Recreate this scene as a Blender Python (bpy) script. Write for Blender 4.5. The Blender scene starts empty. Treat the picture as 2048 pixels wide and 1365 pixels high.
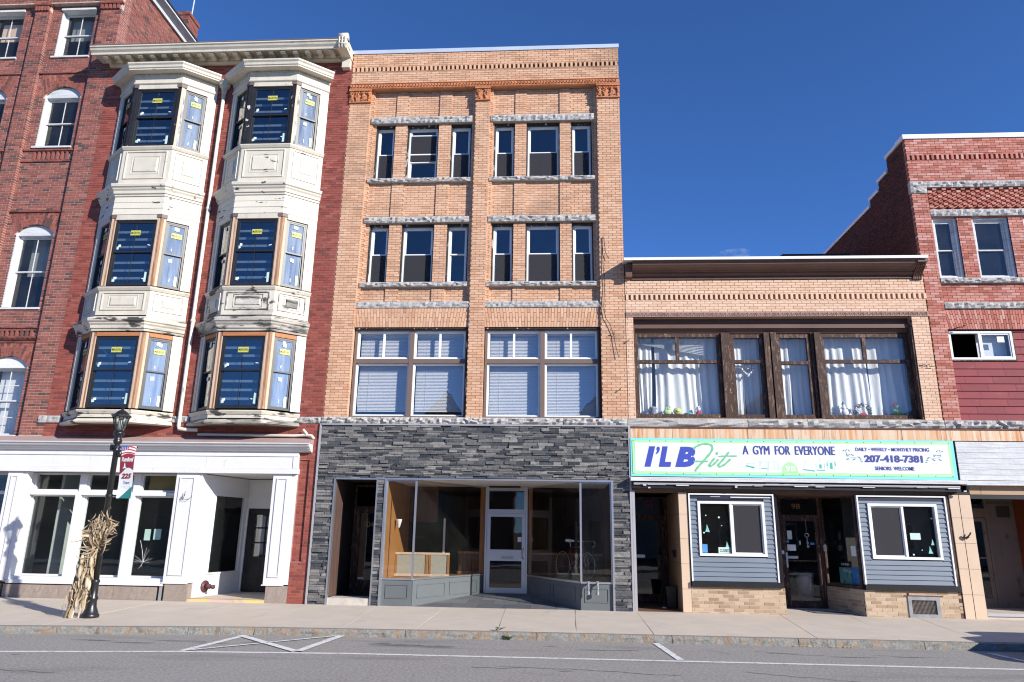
import bpy, bmesh, math, random
from mathutils import Vector, Matrix
random.seed(7)
sc = bpy.context.scene
COL = sc.collection
R = math.radians

# ------------------------------------------------------------------ camera, sky, sun, exposure
cam_d = bpy.data.cameras.new('camera')
cam = bpy.data.objects.new('camera', cam_d); COL.objects.link(cam)
right = Vector((0.99806382, 0.06033449, 0.01511185)); up = Vector((0.00104487, -0.25919248, 0.96582512)); fwd = Vector((-0.06218945, 0.96393932, 0.25875368))
cam.matrix_world = Matrix(((right.x, up.x, -fwd.x, 0.9908), (right.y, up.y, -fwd.y, -16.8), (right.z, up.z, -fwd.z, 1.7054), (0, 0, 0, 1)))
cam_d.sensor_width = 36.0; cam_d.lens = 1420.0 / 2048.0 * 36.0
cam_d.clip_start = 0.1; cam_d.clip_end = 6000
sc.camera = cam

SUN_EL = R(23.5); SUN_ROT = R(125.8)
w = bpy.data.worlds.new('World'); sc.world = w; w.use_nodes = True
nt = w.node_tree; nt.nodes.clear()
sky = nt.nodes.new('ShaderNodeTexSky'); sky.sky_type = 'NISHITA'; sky.sun_disc = False
sky.sun_elevation = SUN_EL; sky.sun_rotation = SUN_ROT
sky.altitude = 200; sky.air_density = 0.6; sky.dust_density = 0.05; sky.ozone_density = 10.0
bg = nt.nodes.new('ShaderNodeBackground'); bg.inputs['Strength'].default_value = 0.142
wo = nt.nodes.new('ShaderNodeOutputWorld')
nt.links.new(sky.outputs[0], bg.inputs[0]); nt.links.new(bg.outputs[0], wo.inputs[0])
sl = bpy.data.lights.new('sun', 'SUN'); sl.energy = 4.4; sl.angle = R(0.55); sl.color = (1.0, 0.945, 0.865)
sun = bpy.data.objects.new('sun', sl); COL.objects.link(sun)
sdir = Vector((math.sin(SUN_ROT) * math.cos(SUN_EL), math.cos(SUN_ROT) * math.cos(SUN_EL), math.sin(SUN_EL)))
sun.rotation_euler = sdir.to_track_quat('Z', 'Y').to_euler(); sun.location = (20, -20, 30)
sc.view_settings.view_transform = 'Standard'; sc.view_settings.look = 'None'
sc.view_settings.exposure = 0.7; sc.view_settings.gamma = 1.0; sc.view_settings.use_curve_mapping = False
sc.cycles.filter_width = 1.15; sc.cycles.transparent_max_bounces = 24; sc.cycles.max_bounces = 8

# ------------------------------------------------------------------ materials
def srgb(r, g, b):
    f = lambda c: (c / 255 / 12.92) if c / 255 <= 0.04045 else ((c / 255 + 0.055) / 1.055) ** 2.4
    return (f(r), f(g), f(b))
def _noise(N, L, co, scale, detail=4, rough=0.6):
    n = N.new('ShaderNodeTexNoise'); n.inputs['Scale'].default_value = scale
    n.inputs['Detail'].default_value = detail; n.inputs['Roughness'].default_value = rough
    L.new(co, n.inputs['Vector']); return n.outputs['Fac']
def _map(N, L, co, st):
    if st == (1, 1, 1): return co
    m = N.new('ShaderNodeMapping'); m.inputs['Scale'].default_value = st; L.new(co, m.inputs['Vector']); return m.outputs[0]
def mat(name, col, rough=0.7, var=(3.0, 0.15), spots=(), bump=None, metal=0.0, tint=None, spec=0.4, stretch=(1, 1, 1), trans=0.0):
    m = bpy.data.materials.new(name); m.use_nodes = True
    N = m.node_tree.nodes; L = m.node_tree.links; bs = N['Principled BSDF']
    g = N.new('ShaderNodeNewGeometry'); co = g.outputs['Position']
    if tint:
        a = N.new('ShaderNodeAttribute'); a.attribute_type = 'GEOMETRY'; a.attribute_name = 'tint'
        b = N.new('ShaderNodeAttribute'); b.attribute_type = 'OBJECT'; b.attribute_name = 'tint'
        ad = N.new('ShaderNodeMath'); ad.operation = 'ADD'; L.new(a.outputs['Fac'], ad.inputs[0]); L.new(b.outputs['Fac'], ad.inputs[1])
        r = N.new('ShaderNodeValToRGB'); L.new(ad.outputs[0], r.inputs[0])
        els = r.color_ramp.elements
        while len(els) < len(tint): els.new(0.5)
        for i, c in enumerate(tint):
            els[i].position = i / max(1, len(tint) - 1); els[i].color = (*c, 1)
        cur = r.outputs[0]
    else:
        rgb = N.new('ShaderNodeRGB'); rgb.outputs[0].default_value = (*col, 1); cur = rgb.outputs[0]
    if var:
        f = _noise(N, L, _map(N, L, co, stretch), var[0])
        mr = N.new('ShaderNodeMapRange'); mr.inputs[1].default_value = 0.25; mr.inputs[2].default_value = 0.75
        mr.inputs[3].default_value = 1 - var[1]; mr.inputs[4].default_value = 1 + var[1]; L.new(f, mr.inputs[0])
        mx = N.new('ShaderNodeMix'); mx.data_type = 'RGBA'; mx.blend_type = 'MULTIPLY'; mx.inputs[0].default_value = 1
        L.new(cur, mx.inputs[6]); L.new(mr.outputs[0], mx.inputs[7]); cur = mx.outputs[2]
    for s in spots:   # (colour, scale, lo, hi, stretch, amount[, detail])
        f = _noise(N, L, _map(N, L, co, s[4]), s[1], s[6] if len(s) > 6 else 6)
        mr = N.new('ShaderNodeMapRange'); mr.inputs[1].default_value = s[2]; mr.inputs[2].default_value = s[3]
        mr.inputs[4].default_value = s[5]; L.new(f, mr.inputs[0])
        mx = N.new('ShaderNodeMix'); mx.data_type = 'RGBA'; mx.inputs[7].default_value = (*s[0], 1)
        L.new(mr.outputs[0], mx.inputs[0]); L.new(cur, mx.inputs[6]); cur = mx.outputs[2]
    L.new(cur, bs.inputs['Base Color'])
    bs.inputs['Roughness'].default_value = rough; bs.inputs['Metallic'].default_value = metal
    bs.inputs['Specular IOR Level'].default_value = spec
    if bump:
        f = _noise(N, L, _map(N, L, co, bump[2] if len(bump) > 2 else (1, 1, 1)), bump[0], 5)
        bp = N.new('ShaderNodeBump'); bp.inputs['Strength'].default_value = bump[1]; bp.inputs['Distance'].default_value = 0.02
        L.new(f, bp.inputs['Height']); L.new(bp.outputs[0], bs.inputs['Normal'])
    if trans:
        tr = N.new('ShaderNodeBsdfTranslucent'); L.new(cur, tr.inputs[0]); ms = N.new('ShaderNodeMixShader'); ms.inputs[0].default_value = trans
        L.new(bs.outputs[0], ms.inputs[1]); L.new(tr.outputs[0], ms.inputs[2]); L.new(ms.outputs[0], N['Material Output'].inputs[0])
    return m
def glass(name, tintc=(0.9, 0.94, 0.93), k=1.0, wav=0.0, dirt=0.0, dst=(1, 1, 1), dcol=(0.5, 0.52, 0.5)):
    m = bpy.data.materials.new(name); m.use_nodes = True
    N = m.node_tree.nodes; L = m.node_tree.links; N.remove(N['Principled BSDF'])
    t = N.new('ShaderNodeBsdfTransparent'); t.inputs[0].default_value = (*tintc, 1)
    gl = N.new('ShaderNodeBsdfGlossy'); gl.inputs['Roughness'].default_value = 0.0
    lw = N.new('ShaderNodeLayerWeight'); lw.inputs[0].default_value = 0.5      # Schlick reflectance, alike for both faces of the pane
    pw = N.new('ShaderNodeMath'); pw.operation = 'POWER'; pw.inputs[1].default_value = 5.0; L.new(lw.outputs['Facing'], pw.inputs[0])
    mu = N.new('ShaderNodeMath'); mu.operation = 'MULTIPLY_ADD'; mu.use_clamp = True; mu.inputs[1].default_value = 0.9; mu.inputs[2].default_value = 0.042 * k; L.new(pw.outputs[0], mu.inputs[0])
    ms = N.new('ShaderNodeMixShader'); L.new(mu.outputs[0], ms.inputs[0]); L.new(t.outputs[0], ms.inputs[1]); L.new(gl.outputs[0], ms.inputs[2])
    g = N.new('ShaderNodeNewGeometry')
    if wav:
        f = _noise(N, L, g.outputs['Position'], 1.3, 2); bp = N.new('ShaderNodeBump'); bp.inputs['Strength'].default_value = wav; bp.inputs['Distance'].default_value = 0.02
        L.new(f, bp.inputs['Height']); L.new(bp.outputs[0], gl.inputs['Normal'])
    out = ms.outputs[0]
    if dirt:
        f = _noise(N, L, _map(N, L, g.outputs['Position'], dst), 2.2, 8, 0.7); mr = N.new('ShaderNodeMapRange'); mr.inputs[1].default_value = 0.22; mr.inputs[2].default_value = 0.66; mr.inputs[4].default_value = dirt
        L.new(f, mr.inputs[0]); df = N.new('ShaderNodeBsdfDiffuse'); df.inputs[0].default_value = (*dcol, 1)
        m2 = N.new('ShaderNodeMixShader'); L.new(mr.outputs[0], m2.inputs[0]); L.new(out, m2.inputs[1]); L.new(df.outputs[0], m2.inputs[2]); out = m2.outputs[0]
    L.new(out, N['Material Output'].inputs[0]); return m
def meshcloth(name, col, op):
    m = bpy.data.materials.new(name); m.use_nodes = True
    N = m.node_tree.nodes; L = m.node_tree.links; bs = N['Principled BSDF']; bs.inputs['Base Color'].default_value = (*col, 1); bs.inputs['Roughness'].default_value = 0.8
    t = N.new('ShaderNodeBsdfTransparent'); ms = N.new('ShaderNodeMixShader'); ms.inputs[0].default_value = op
    L.new(t.outputs[0], ms.inputs[1]); L.new(bs.outputs[0], ms.inputs[2]); L.new(ms.outputs[0], N['Material Output'].inputs[0]); return m
S1 = (1, 1, 1); SX = (0.35, 1, 1); SV = (6, 6, 0.5); SH = (0.5, 1, 8)
soot = (0.03, 0.025, 0.02)
M = {}
M['tan'] = mat('tan_brick', (0, 0, 0), 0.85, (2.0, 0.08), [((0.24, 0.15, 0.11), 0.55, 0.52, 0.78, (1, 1, 1.6), 0.6), (soot, 1.4, 0.64, 0.8, (0.6, 1, 2.5), 0.6), ((0.16, 0.12, 0.10), 2.0, 0.60, 0.74, (3.5, 3.5, 0.35), 0.35), ((0.70, 0.50, 0.35), 0.8, 0.6, 0.8, S1, 0.35)], (60, 0.25),
   tint=[(0.50, 0.275, 0.165), (0.59, 0.345, 0.21), (0.62, 0.38, 0.24), (0.65, 0.42, 0.28), (0.60, 0.33, 0.20)])
M['tan_d'] = mat('pale_tan_brick', (0, 0, 0), 0.85, (2.0, 0.06), [((0.62, 0.46, 0.34), 0.7, 0.5, 0.75, S1, 0.4), (soot, 2.0, 0.68, 0.78, (2.5, 1, 0.5), 0.6)], (60, 0.25),
   tint=[(0.60, 0.385, 0.255), (0.67, 0.45, 0.31), (0.69, 0.475, 0.335), (0.72, 0.505, 0.365), (0.65, 0.41, 0.275)])
M['tan_m'] = mat('dark_mortar', (0.33, 0.20, 0.13), 0.9, (12, 0.2))
M['tan_dm'] = mat('tan_mortar', (0.52, 0.36, 0.25), 0.9, (12, 0.2))
M['red'] = mat('red_brick', (0, 0, 0), 0.85, (1.5, 0.12), [((0.06, 0.04, 0.045), 0.9, 0.58, 0.8, (1, 1, 1.5), 0.5), ((0.40, 0.25, 0.20), 1.1, 0.64, 0.85, S1, 0.3)], (70, 0.35),
   tint=[(0.09, 0.05, 0.046), (0.21, 0.072, 0.056), (0.27, 0.088, 0.066), (0.25, 0.08, 0.06), (0.34, 0.125, 0.09)])
M['red_m'] = mat('light_mortar', (0.46, 0.36, 0.30), 0.9, (9, 0.25))
M['deep'] = mat('deep_red_brick', (0, 0, 0), 0.85, (1.3, 0.1), [((0.42, 0.33, 0.31), 0.9, 0.63, 0.86, (1, 1, 0.6), 0.45), ((0.05, 0.02, 0.018), 0.8, 0.6, 0.8, S1, 0.4)], (70, 0.3),
   tint=[(0.16, 0.045, 0.034), (0.245, 0.060, 0.043), (0.285, 0.072, 0.052), (0.265, 0.065, 0.047), (0.33, 0.10, 0.075)])
M['deep_m'] = mat('red_mortar', (0.34, 0.18, 0.145), 0.9, (9, 0.3))
M['salmon'] = mat('salmon_brick', (0, 0, 0), 0.85, (1.6, 0.1), [((0.55, 0.40, 0.36), 1.0, 0.6, 0.8, (0.7, 1, 1.5), 0.4), ((0.10, 0.05, 0.04), 0.9, 0.62, 0.82, S1, 0.35)], (60, 0.3),
   tint=[(0.28, 0.09, 0.06), (0.42, 0.135, 0.095), (0.47, 0.175, 0.13), (0.50, 0.215, 0.165), (0.55, 0.30, 0.25)])
M['shadeside'] = mat('shade_darkened_brick', (0, 0, 0), 0.9, (1.6, 0.15), (), (60, 0.3), tint=[(0.045, 0.018, 0.014), (0.075, 0.024, 0.018), (0.09, 0.03, 0.022)])  # right building's side wall: brick tints darkened so the colour carries its deep shade
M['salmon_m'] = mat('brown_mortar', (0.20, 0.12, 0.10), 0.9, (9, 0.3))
M['gran'] = mat('grey_granite', (0.40, 0.39, 0.372), 0.9, (22, 0.18), [((0.13, 0.13, 0.13), 7, 0.62, 0.78, (0.6, 1, 1.4), 0.5), ((0.12, 0.12, 0.12), 2.2, 0.58, 0.75, S1, 0.4), ((0.42, 0.28, 0.15), 1.0, 0.68, 0.85, S1, 0.4)], (25, 0.6))
M['gran_br'] = mat('brown_granite', (0.30, 0.245, 0.205), 0.8, (40, 0.22), [((0.16, 0.12, 0.10), 1.5, 0.5, 0.8, (1, 1, 0.5), 0.5)], (60, 0.3))
M['terra'] = mat('terracotta', (0.48, 0.19, 0.085), 0.75, (7, 0.3), [((0.62, 0.34, 0.19), 1.2, 0.55, 0.75, S1, 0.6)], (30, 0.4))
M['terra_p'] = mat('weathered_terracotta', (0.36, 0.235, 0.19), 0.8, (6, 0.25), [((0.10, 0.08, 0.07), 3, 0.55, 0.7, S1, 0.5)], (30, 0.4))
M['cream'] = mat('cream_paint', (0.60, 0.55, 0.45), 0.6, (2.0, 0.08), [((0.34, 0.31, 0.25), 2.0, 0.52, 0.80, (2.5, 2.5, 0.4), 0.55), ((0.12, 0.11, 0.10), 4.5, 0.66, 0.72, (0.8, 0.8, 2), 0.6)], (18, 0.12))
M['cream_old'] = mat('peeling_cream_paint', (0.62, 0.57, 0.47), 0.65, (2.0, 0.1), [((0.22, 0.20, 0.16), 1.6, 0.52, 0.72, (0.6, 0.6, 2.0), 0.75), ((0.035, 0.035, 0.035), 2.2, 0.56, 0.6, (0.8, 0.8, 2.4), 0.92), ((0.45, 0.5, 0.38), 1.0, 0.58, 0.8, S1, 0.4)], (18, 0.3))
M['cream_bad'] = mat('weather_blackened_cream_paint', (0.60, 0.56, 0.48), 0.7, (2.0, 0.12), [((0.10, 0.10, 0.095), 1.3, 0.40, 0.62, (0.5, 0.5, 2.5), 0.85), ((0.03, 0.03, 0.03), 2.6, 0.50, 0.60, (0.8, 0.8, 2.6), 0.9)], (18, 0.4))
M['cream_spot'] = mat('flaking_cream_paint', (0.66, 0.61, 0.50), 0.65, (2.0, 0.06), [((0.05, 0.055, 0.05), 3.2, 0.615, 0.635, (0.8, 0.8, 1.8), 0.95), ((0.50, 0.52, 0.44), 1.5, 0.55, 0.8, S1, 0.4)], (18, 0.2))
M['soffit'] = mat('cream_soffit', (0.50, 0.46, 0.36), 0.7, (4, 0.2), [((0.10, 0.09, 0.06), 3, 0.55, 0.75, S1, 0.5)])
M['white'] = mat('white_paint', (0.68, 0.68, 0.675), 0.5, (1.5, 0.04), [((0.5, 0.45, 0.38), 3, 0.60, 0.85, (1, 1, 0.3), 0.4), ((0.42, 0.39, 0.35), 7, 0.66, 0.72, (1, 1, 0.5), 0.45)], (20, 0.12))
M['white_vinyl'] = mat('white_vinyl', (0.76, 0.77, 0.77), 0.35, (1.5, 0.03))
M['lath'] = mat('grey_lath', (0.30, 0.33, 0.36), 0.8, None)
M['white_w'] = mat('weathered_white_boards', (0.60, 0.61, 0.62), 0.75, (2, 0.12), [((0.30, 0.29, 0.28), 2.5, 0.48, 0.75, (0.8, 1, 14), 0.7), ((0.36, 0.36, 0.35), 6, 0.55, 0.7, (0.5, 1, 12), 0.6), ((0.33, 0.20, 0.13), 4, 0.68, 0.75, (1, 1, 2), 0.6)], (14, 0.3))
M['grey_cornice'] = mat('grey_white_paint', (0.60, 0.60, 0.61), 0.5, (2, 0.05))
M['rawwood'] = mat('raw_orange_wood', (0.34, 0.19, 0.11), 0.75, (3, 0.3), [((0.12, 0.055, 0.03), 2.4, 0.52, 0.66, SV, 0.85), ((0.60, 0.40, 0.26), 2, 0.56, 0.7, SV, 0.7)], (14, 0.5, SV), stretch=SV)
M['newwood'] = mat('new_pale_wood', (0.58, 0.42, 0.30), 0.7, (3, 0.15), [((0.35, 0.20, 0.12), 2, 0.6, 0.75, SV, 0.5)], stretch=SV)
M['headwood'] = mat('orange_header_wood', (0.42, 0.17, 0.07), 0.7, (3, 0.3), stretch=(0.6, 6, 6))
M['barrier'] = mat('torn_black_membrane', (0.018, 0.018, 0.02), 0.5, (5, 0.3), [((0.65, 0.65, 0.66), 3.2, 0.64, 0.66, (1.5, 1.5, 1.0), 0.9)], (12, 0.5))
M['oldpaint'] = mat('grey_peeled_post', (0.42, 0.43, 0.45), 0.8, (4, 0.2), [((0.10, 0.10, 0.11), 4, 0.5, 0.6, (3, 3, 0.8), 0.8)], (14, 0.5))
M['blackvinyl'] = mat('black_window_frame', (0.022, 0.023, 0.025), 0.4, (2, 0.1))
M['darkbrown'] = mat('weathered_brown_wood', (0.060, 0.033, 0.024), 0.75, (4, 0.3), [((0.20, 0.12, 0.085), 4.5, 0.54, 0.6, (4, 4, 0.9), 0.75), ((0.40, 0.31, 0.25), 9, 0.64, 0.67, (3, 3, 1.2), 0.8)], (20, 0.6, (4, 4, 0.7)), stretch=SV)
M['brown'] = mat('brown_paint', (0.125, 0.068, 0.05), 0.6, (2, 0.15), [((0.03, 0.02, 0.015), 1.5, 0.55, 0.8, (0.4, 1, 3), 0.6)])
M['taupe'] = mat('taupe_frame', (0.16, 0.115, 0.095), 0.55, (2, 0.06))
M['blackpeel'] = mat('black_peeling_jamb', (0.028, 0.026, 0.025), 0.7, (5, 0.3), [((0.55, 0.54, 0.52), 3.5, 0.60, 0.63, (3, 3, 0.6), 0.85)], (20, 0.5))
M['alu'] = mat('aluminium', (0.55, 0.56, 0.58), 0.38, (2, 0.06), metal=0.85)
M['alu_dull'] = mat('dull_aluminium', (0.42, 0.41, 0.43), 0.5, (2, 0.06), metal=0.3)
M['coping'] = mat('metal_coping', (0.50, 0.56, 0.64), 0.5, (1.5, 0.1), metal=0.2)
M['veneer'] = mat('grey_stone_veneer', (0, 0, 0), 0.9, (18, 0.25), [((0.13, 0.125, 0.125), 5, 0.55, 0.75, (0.5, 1, 2), 0.5)], (35, 0.7),
   tint=[(0.03, 0.035, 0.043), (0.07, 0.076, 0.086), (0.115, 0.116, 0.118), (0.165, 0.158, 0.152), (0.25, 0.24, 0.225)])
M['veneer_m'] = mat('veneer_backing', (0.03, 0.03, 0.033), 0.95, (10, 0.2))
M['gpaint'] = mat('slate_grey_paint', (0.125, 0.14, 0.145), 0.5, (2, 0.06), [((0.45, 0.47, 0.47), 2.2, 0.68, 0.8, S1, 0.4)])
M['slate'] = mat('slate_tile', (0, 0, 0), 0.7, (5, 0.15), tint=[(0.10, 0.105, 0.115), (0.14, 0.145, 0.155), (0.17, 0.175, 0.185)], bump=(20, 0.3))
M['siding'] = mat('slate_blue_siding', (0.155, 0.19, 0.235), 0.55, (1.5, 0.05), [((0.26, 0.29, 0.33), 3, 0.6, 0.8, SX, 0.3)])
M['redsiding'] = mat('dark_red_shingle', (0, 0, 0), 0.7, (2.0, 0.08), [((0.42, 0.20, 0.20), 2.2, 0.62, 0.8, (0.7, 1, 3), 0.35)], (40, 0.2, (6, 6, 0.8)), tint=[(0.19, 0.028, 0.034), (0.24, 0.036, 0.042)])
M['tile'] = mat('cream_enamel_tile', (0.62, 0.47, 0.34), 0.4, (1.2, 0.05), [((0.50, 0.30, 0.16), 1.3, 0.62, 0.85, (3, 3, 0.4), 0.3)])
M['tile_rust'] = mat('rust_streaked_enamel_tile', (0.66, 0.51, 0.36), 0.45, (1.5, 0.06), [((0.60, 0.27, 0.09), 2.0, 0.45, 0.66, (5, 5, 0.25), 0.9), ((0.42, 0.15, 0.03), 3.2, 0.54, 0.66, (5, 5, 0.3), 0.8)])
M['tile_sh'] = mat('tan_enamel_tile', (0.40, 0.26, 0.15), 0.45, (1.5, 0.06))
M['tanbase'] = mat('buff_base_brick', (0, 0, 0), 0.8, (3, 0.1), (), (60, 0.2), tint=[(0.30, 0.20, 0.125), (0.40, 0.29, 0.195), (0.46, 0.345, 0.235), (0.50, 0.385, 0.27)])
M['tanbase_m'] = mat('buff_mortar', (0.55, 0.45, 0.33), 0.9, (9, 0.15))
M['blackpaint'] = mat('black_paint', (0.012, 0.012, 0.014), 0.45, (3, 0.2))
M['navy'] = mat('navy_trim', (0.02, 0.024, 0.04), 0.5, (3, 0.2))
M['iron'] = mat('black_iron', (0.012, 0.013, 0.014), 0.35, (4, 0.2), spec=0.6)
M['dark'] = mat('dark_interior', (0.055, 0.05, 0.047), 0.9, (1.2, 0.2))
M['room'] = mat('dim_plaster', (0.21, 0.22, 0.20), 0.9, (1.2, 0.15))
M['pale_room'] = mat('pale_plaster', (0.42, 0.45, 0.43), 0.9, (1.2, 0.12))
M['panelwood'] = mat('orange_wood_panel', (0.34, 0.15, 0.045), 0.5, (3, 0.2), [((0.25, 0.10, 0.03), 2, 0.5, 0.7, (8, 8, 0.6), 0.5)], stretch=(8, 8, 0.6))
M['panelwood_d'] = mat('brown_wood_panel', (0.11, 0.048, 0.022), 0.55, (3, 0.25), [((0.06, 0.025, 0.012), 2, 0.5, 0.7, (8, 8, 0.6), 0.6)], stretch=(8, 8, 0.6))
M['peg'] = mat('grey_pegboard', (0.34, 0.32, 0.26), 0.8, (40, 0.15))
M['ceil'] = mat('white_ceiling', (0.62, 0.60, 0.56), 0.8, (1.5, 0.08))
M['blind'] = mat('white_blind', (0.72, 0.74, 0.76), 0.5, (1.5, 0.04), trans=0.15)
M['curtain'] = mat('white_curtain', (0.88, 0.87, 0.84), 0.9, (1.5, 0.05), (), (9, 0.5, (5, 5, 0.8)), trans=0.25)
M['glass'] = glass('window_glass', (0.985, 0.99, 0.99), 2.3, 0.12)
M['glass_old'] = glass('old_window_glass', (0.98, 0.99, 0.99), 1.1, 0.30, 0.02)
M['glass_new'] = glass('double_glazing', (0.80, 0.86, 0.90), 5.5, 0.10)
M['glass_mid'] = glass('tinted_double_glazing', (0.80, 0.86, 0.90), 3.4, 0.12)
M['glass_film'] = glass('filmed_double_glazing', (0.80, 0.86, 0.90), 6.0, 0.12, 0.40, (3, 3, 0.3), (0.56, 0.64, 0.72))
M['glass_shop'] = glass('shop_glass', (0.95, 0.965, 0.96), 0.9, 0.05, 0.008)
M['screen'] = meshcloth('insect_screen', (0.030, 0.030, 0.036), 0.72)
M['yellow'] = mat('yellow_label', (0.50, 0.50, 0.11), 0.5, None)
M['ink'] = mat('black_ink', (0.02, 0.02, 0.02), 0.5, None)
M['paper'] = mat('white_paper', (0.78, 0.78, 0.78), 0.6, None)
M['palegreen'] = mat('pale_green_paper', (0.50, 0.66, 0.60), 0.6, (6, 0.1))
M['teal'] = mat('teal_cling', (0.22, 0.52, 0.48), 0.5, (8, 0.15))
M['blue'] = mat('blue_print', (0.08, 0.26, 0.55), 0.5, (8, 0.2))
M['aqua'] = mat('aqua_vinyl', (0.20, 0.68, 0.72), 0.45, (0.8, 0.05))
M['lime'] = mat('lime_vinyl', (0.42, 0.80, 0.36), 0.45, (0.6, 0.12))
M['vinyl'] = mat('white_banner_vinyl', (0.68, 0.69, 0.75), 0.5, (1.0, 0.03), (), (2.5, 0.25, (1.0, 1, 3)))
M['royal'] = mat('royal_blue_print', (0.045, 0.075, 0.40), 0.5, None)
M['navyp'] = mat('navy_print', (0.045, 0.06, 0.24), 0.5, None)
M['greenp'] = mat('green_print', (0.16, 0.50, 0.24), 0.5, None)
M['palegp'] = mat('pale_green_print', (0.50, 0.76, 0.55), 0.5, None)
M['tealp'] = mat('teal_print', (0.06, 0.42, 0.33), 0.5, None)
M['maroon'] = mat('maroon_print', (0.25, 0.035, 0.05), 0.55, (5, 0.08))
M['flagred'] = mat('red_print', (0.50, 0.05, 0.05), 0.5, None)
M['flagblue'] = mat('blue_flag_print', (0.05, 0.08, 0.30), 0.5, None)
M['darkteal'] = mat('dark_teal_print', (0.03, 0.20, 0.19), 0.55, None)
M['husk'] = mat('dry_corn_husk', (0, 0, 0), 0.8, (5, 0.2), [((0.22, 0.13, 0.06), 3, 0.58, 0.75, S1, 0.5)], tint=[(0.28, 0.20, 0.12), (0.42, 0.32, 0.20), (0.52, 0.42, 0.29), (0.62, 0.53, 0.40)], trans=0.2)
M['rust'] = mat('rusty_iron', (0.13, 0.05, 0.035), 0.8, (9, 0.35), (), (30, 0.4))
M['maroonm'] = mat('maroon_cast_iron', (0.10, 0.035, 0.04), 0.5, (6, 0.2))
M['greym'] = mat('grey_painted_pipe', (0.26, 0.27, 0.28), 0.5, (6, 0.2))
M['cable'] = mat('black_cable', (0.015, 0.015, 0.015), 0.6, None)
M['pvc'] = mat('cream_pipe', (0.70, 0.66, 0.57), 0.5, (2, 0.08), [((0.10, 0.09, 0.08), 4, 0.6, 0.7, (1, 1, 0.6), 0.6)])
M['mattan'] = mat('coir_mat', (0.13, 0.13, 0.13), 0.95, (50, 0.4))
M['redcloth'] = mat('red_plush', (0.45, 0.03, 0.035), 0.9, (9, 0.2))
M['greenc'] = mat('green_plush', (0.12, 0.32, 0.12), 0.9, (9, 0.2))
M['limec'] = mat('pale_lime_plush', (0.50, 0.66, 0.30), 0.9, (9, 0.2))
M['yellowc'] = mat('yellow_plush', (0.62, 0.55, 0.10), 0.9, (12, 0.25))
M['whitec'] = mat('white_plush', (0.78, 0.78, 0.78), 0.9, (9, 0.08))
M['orange'] = mat('orange_red_door_paint', (0.16, 0.035, 0.012), 0.6, (2, 0.25))
M['stainplaster'] = mat('stained_beige_plaster', (0.21, 0.165, 0.135), 0.9, (2, 0.1), [((0.05, 0.045, 0.04), 2.0, 0.58, 0.7, (1.5, 1.5, 1), 0.9)])
M['gold'] = mat('gold_leaf_lettering', (0.40, 0.24, 0.10), 0.5, None)
M['redneon'] = mat('unlit_red_neon', (0.30, 0.03, 0.03), 0.4, None)
M['chain'] = mat('galvanised_grille', (0.20, 0.17, 0.15), 0.7, (8, 0.3))
M['tar'] = mat('tar_roof', (0.03, 0.03, 0.032), 0.9, (3, 0.2))
M['leafy'] = mat('weed_leaf', (0.07, 0.14, 0.03), 0.7, (20, 0.3))
M['pink'] = mat('pink_ribbon', (0.70, 0.35, 0.36), 0.8, None)
M['jambwood'] = mat('stained_brown_jamb', (0.085, 0.05, 0.04), 0.8, (3, 0.3), [((0.20, 0.09, 0.04), 1.5, 0.55, 0.75, SV, 0.7)], (14, 0.4, SV), stretch=SV)
M['asphalt'] = mat('old_asphalt', (0.305, 0.287, 0.262), 0.95, (26, 0.42), [((0.35, 0.345, 0.34), 0.35, 0.40, 0.75, (1, 1, 1), 0.35), ((0.17, 0.165, 0.16), 0.9, 0.56, 0.70, (0.35, 1.6, 1), 0.55), ((0.42, 0.41, 0.40), 45, 0.62, 0.72, S1, 0.6)], (140, 0.5))
M['concrete'] = mat('pavement_concrete', (0.56, 0.49, 0.405), 0.9, (1.6, 0.08), [((0.60, 0.49, 0.38), 0.6, 0.45, 0.75, (0.4, 1.5, 1), 0.5), ((0.40, 0.36, 0.32), 3, 0.60, 0.8, (0.3, 2, 1), 0.45), ((0.26, 0.23, 0.20), 11, 0.70, 0.74, S1, 0.6), ((0.34, 0.31, 0.28), 1.1, 0.60, 0.70, (1.6, 0.5, 1), 0.3), ((0.66, 0.63, 0.58), 1.3, 0.58, 0.8, S1, 0.4)], (120, 0.25))
M['kerb'] = mat('granite_kerb', (0.24, 0.24, 0.22), 0.9, (26, 0.3), [((0.34, 0.20, 0.10), 2.6, 0.48, 0.66, (2.2, 2.2, 0.6), 0.75), ((0.13, 0.12, 0.10), 7, 0.56, 0.68, (1.2, 1.2, 0.8), 0.7), ((0.26, 0.10, 0.03), 5.5, 0.62, 0.72, (2.5, 2.5, 0.5), 0.85)], (30, 1.0))
M['rpaint'] = mat('worn_road_paint', (0.72, 0.72, 0.70), 0.8, (9, 0.1), [((0.26, 0.26, 0.255), 11, 0.55, 0.64, S1, 0.75)], (90, 0.3))
M['yellowp'] = mat('worn_yellow_step_paint', (0.60, 0.42, 0.33), 0.8, (2, 0.08), [((0.66, 0.54, 0.16), 1.6, 0.50, 0.56, (1, 1, 1), 0.8), ((0.30, 0.27, 0.25), 6, 0.60, 0.66, S1, 0.6)])
M['grout'] = mat('dark_joint', (0.05, 0.045, 0.04), 0.95, None)

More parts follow.
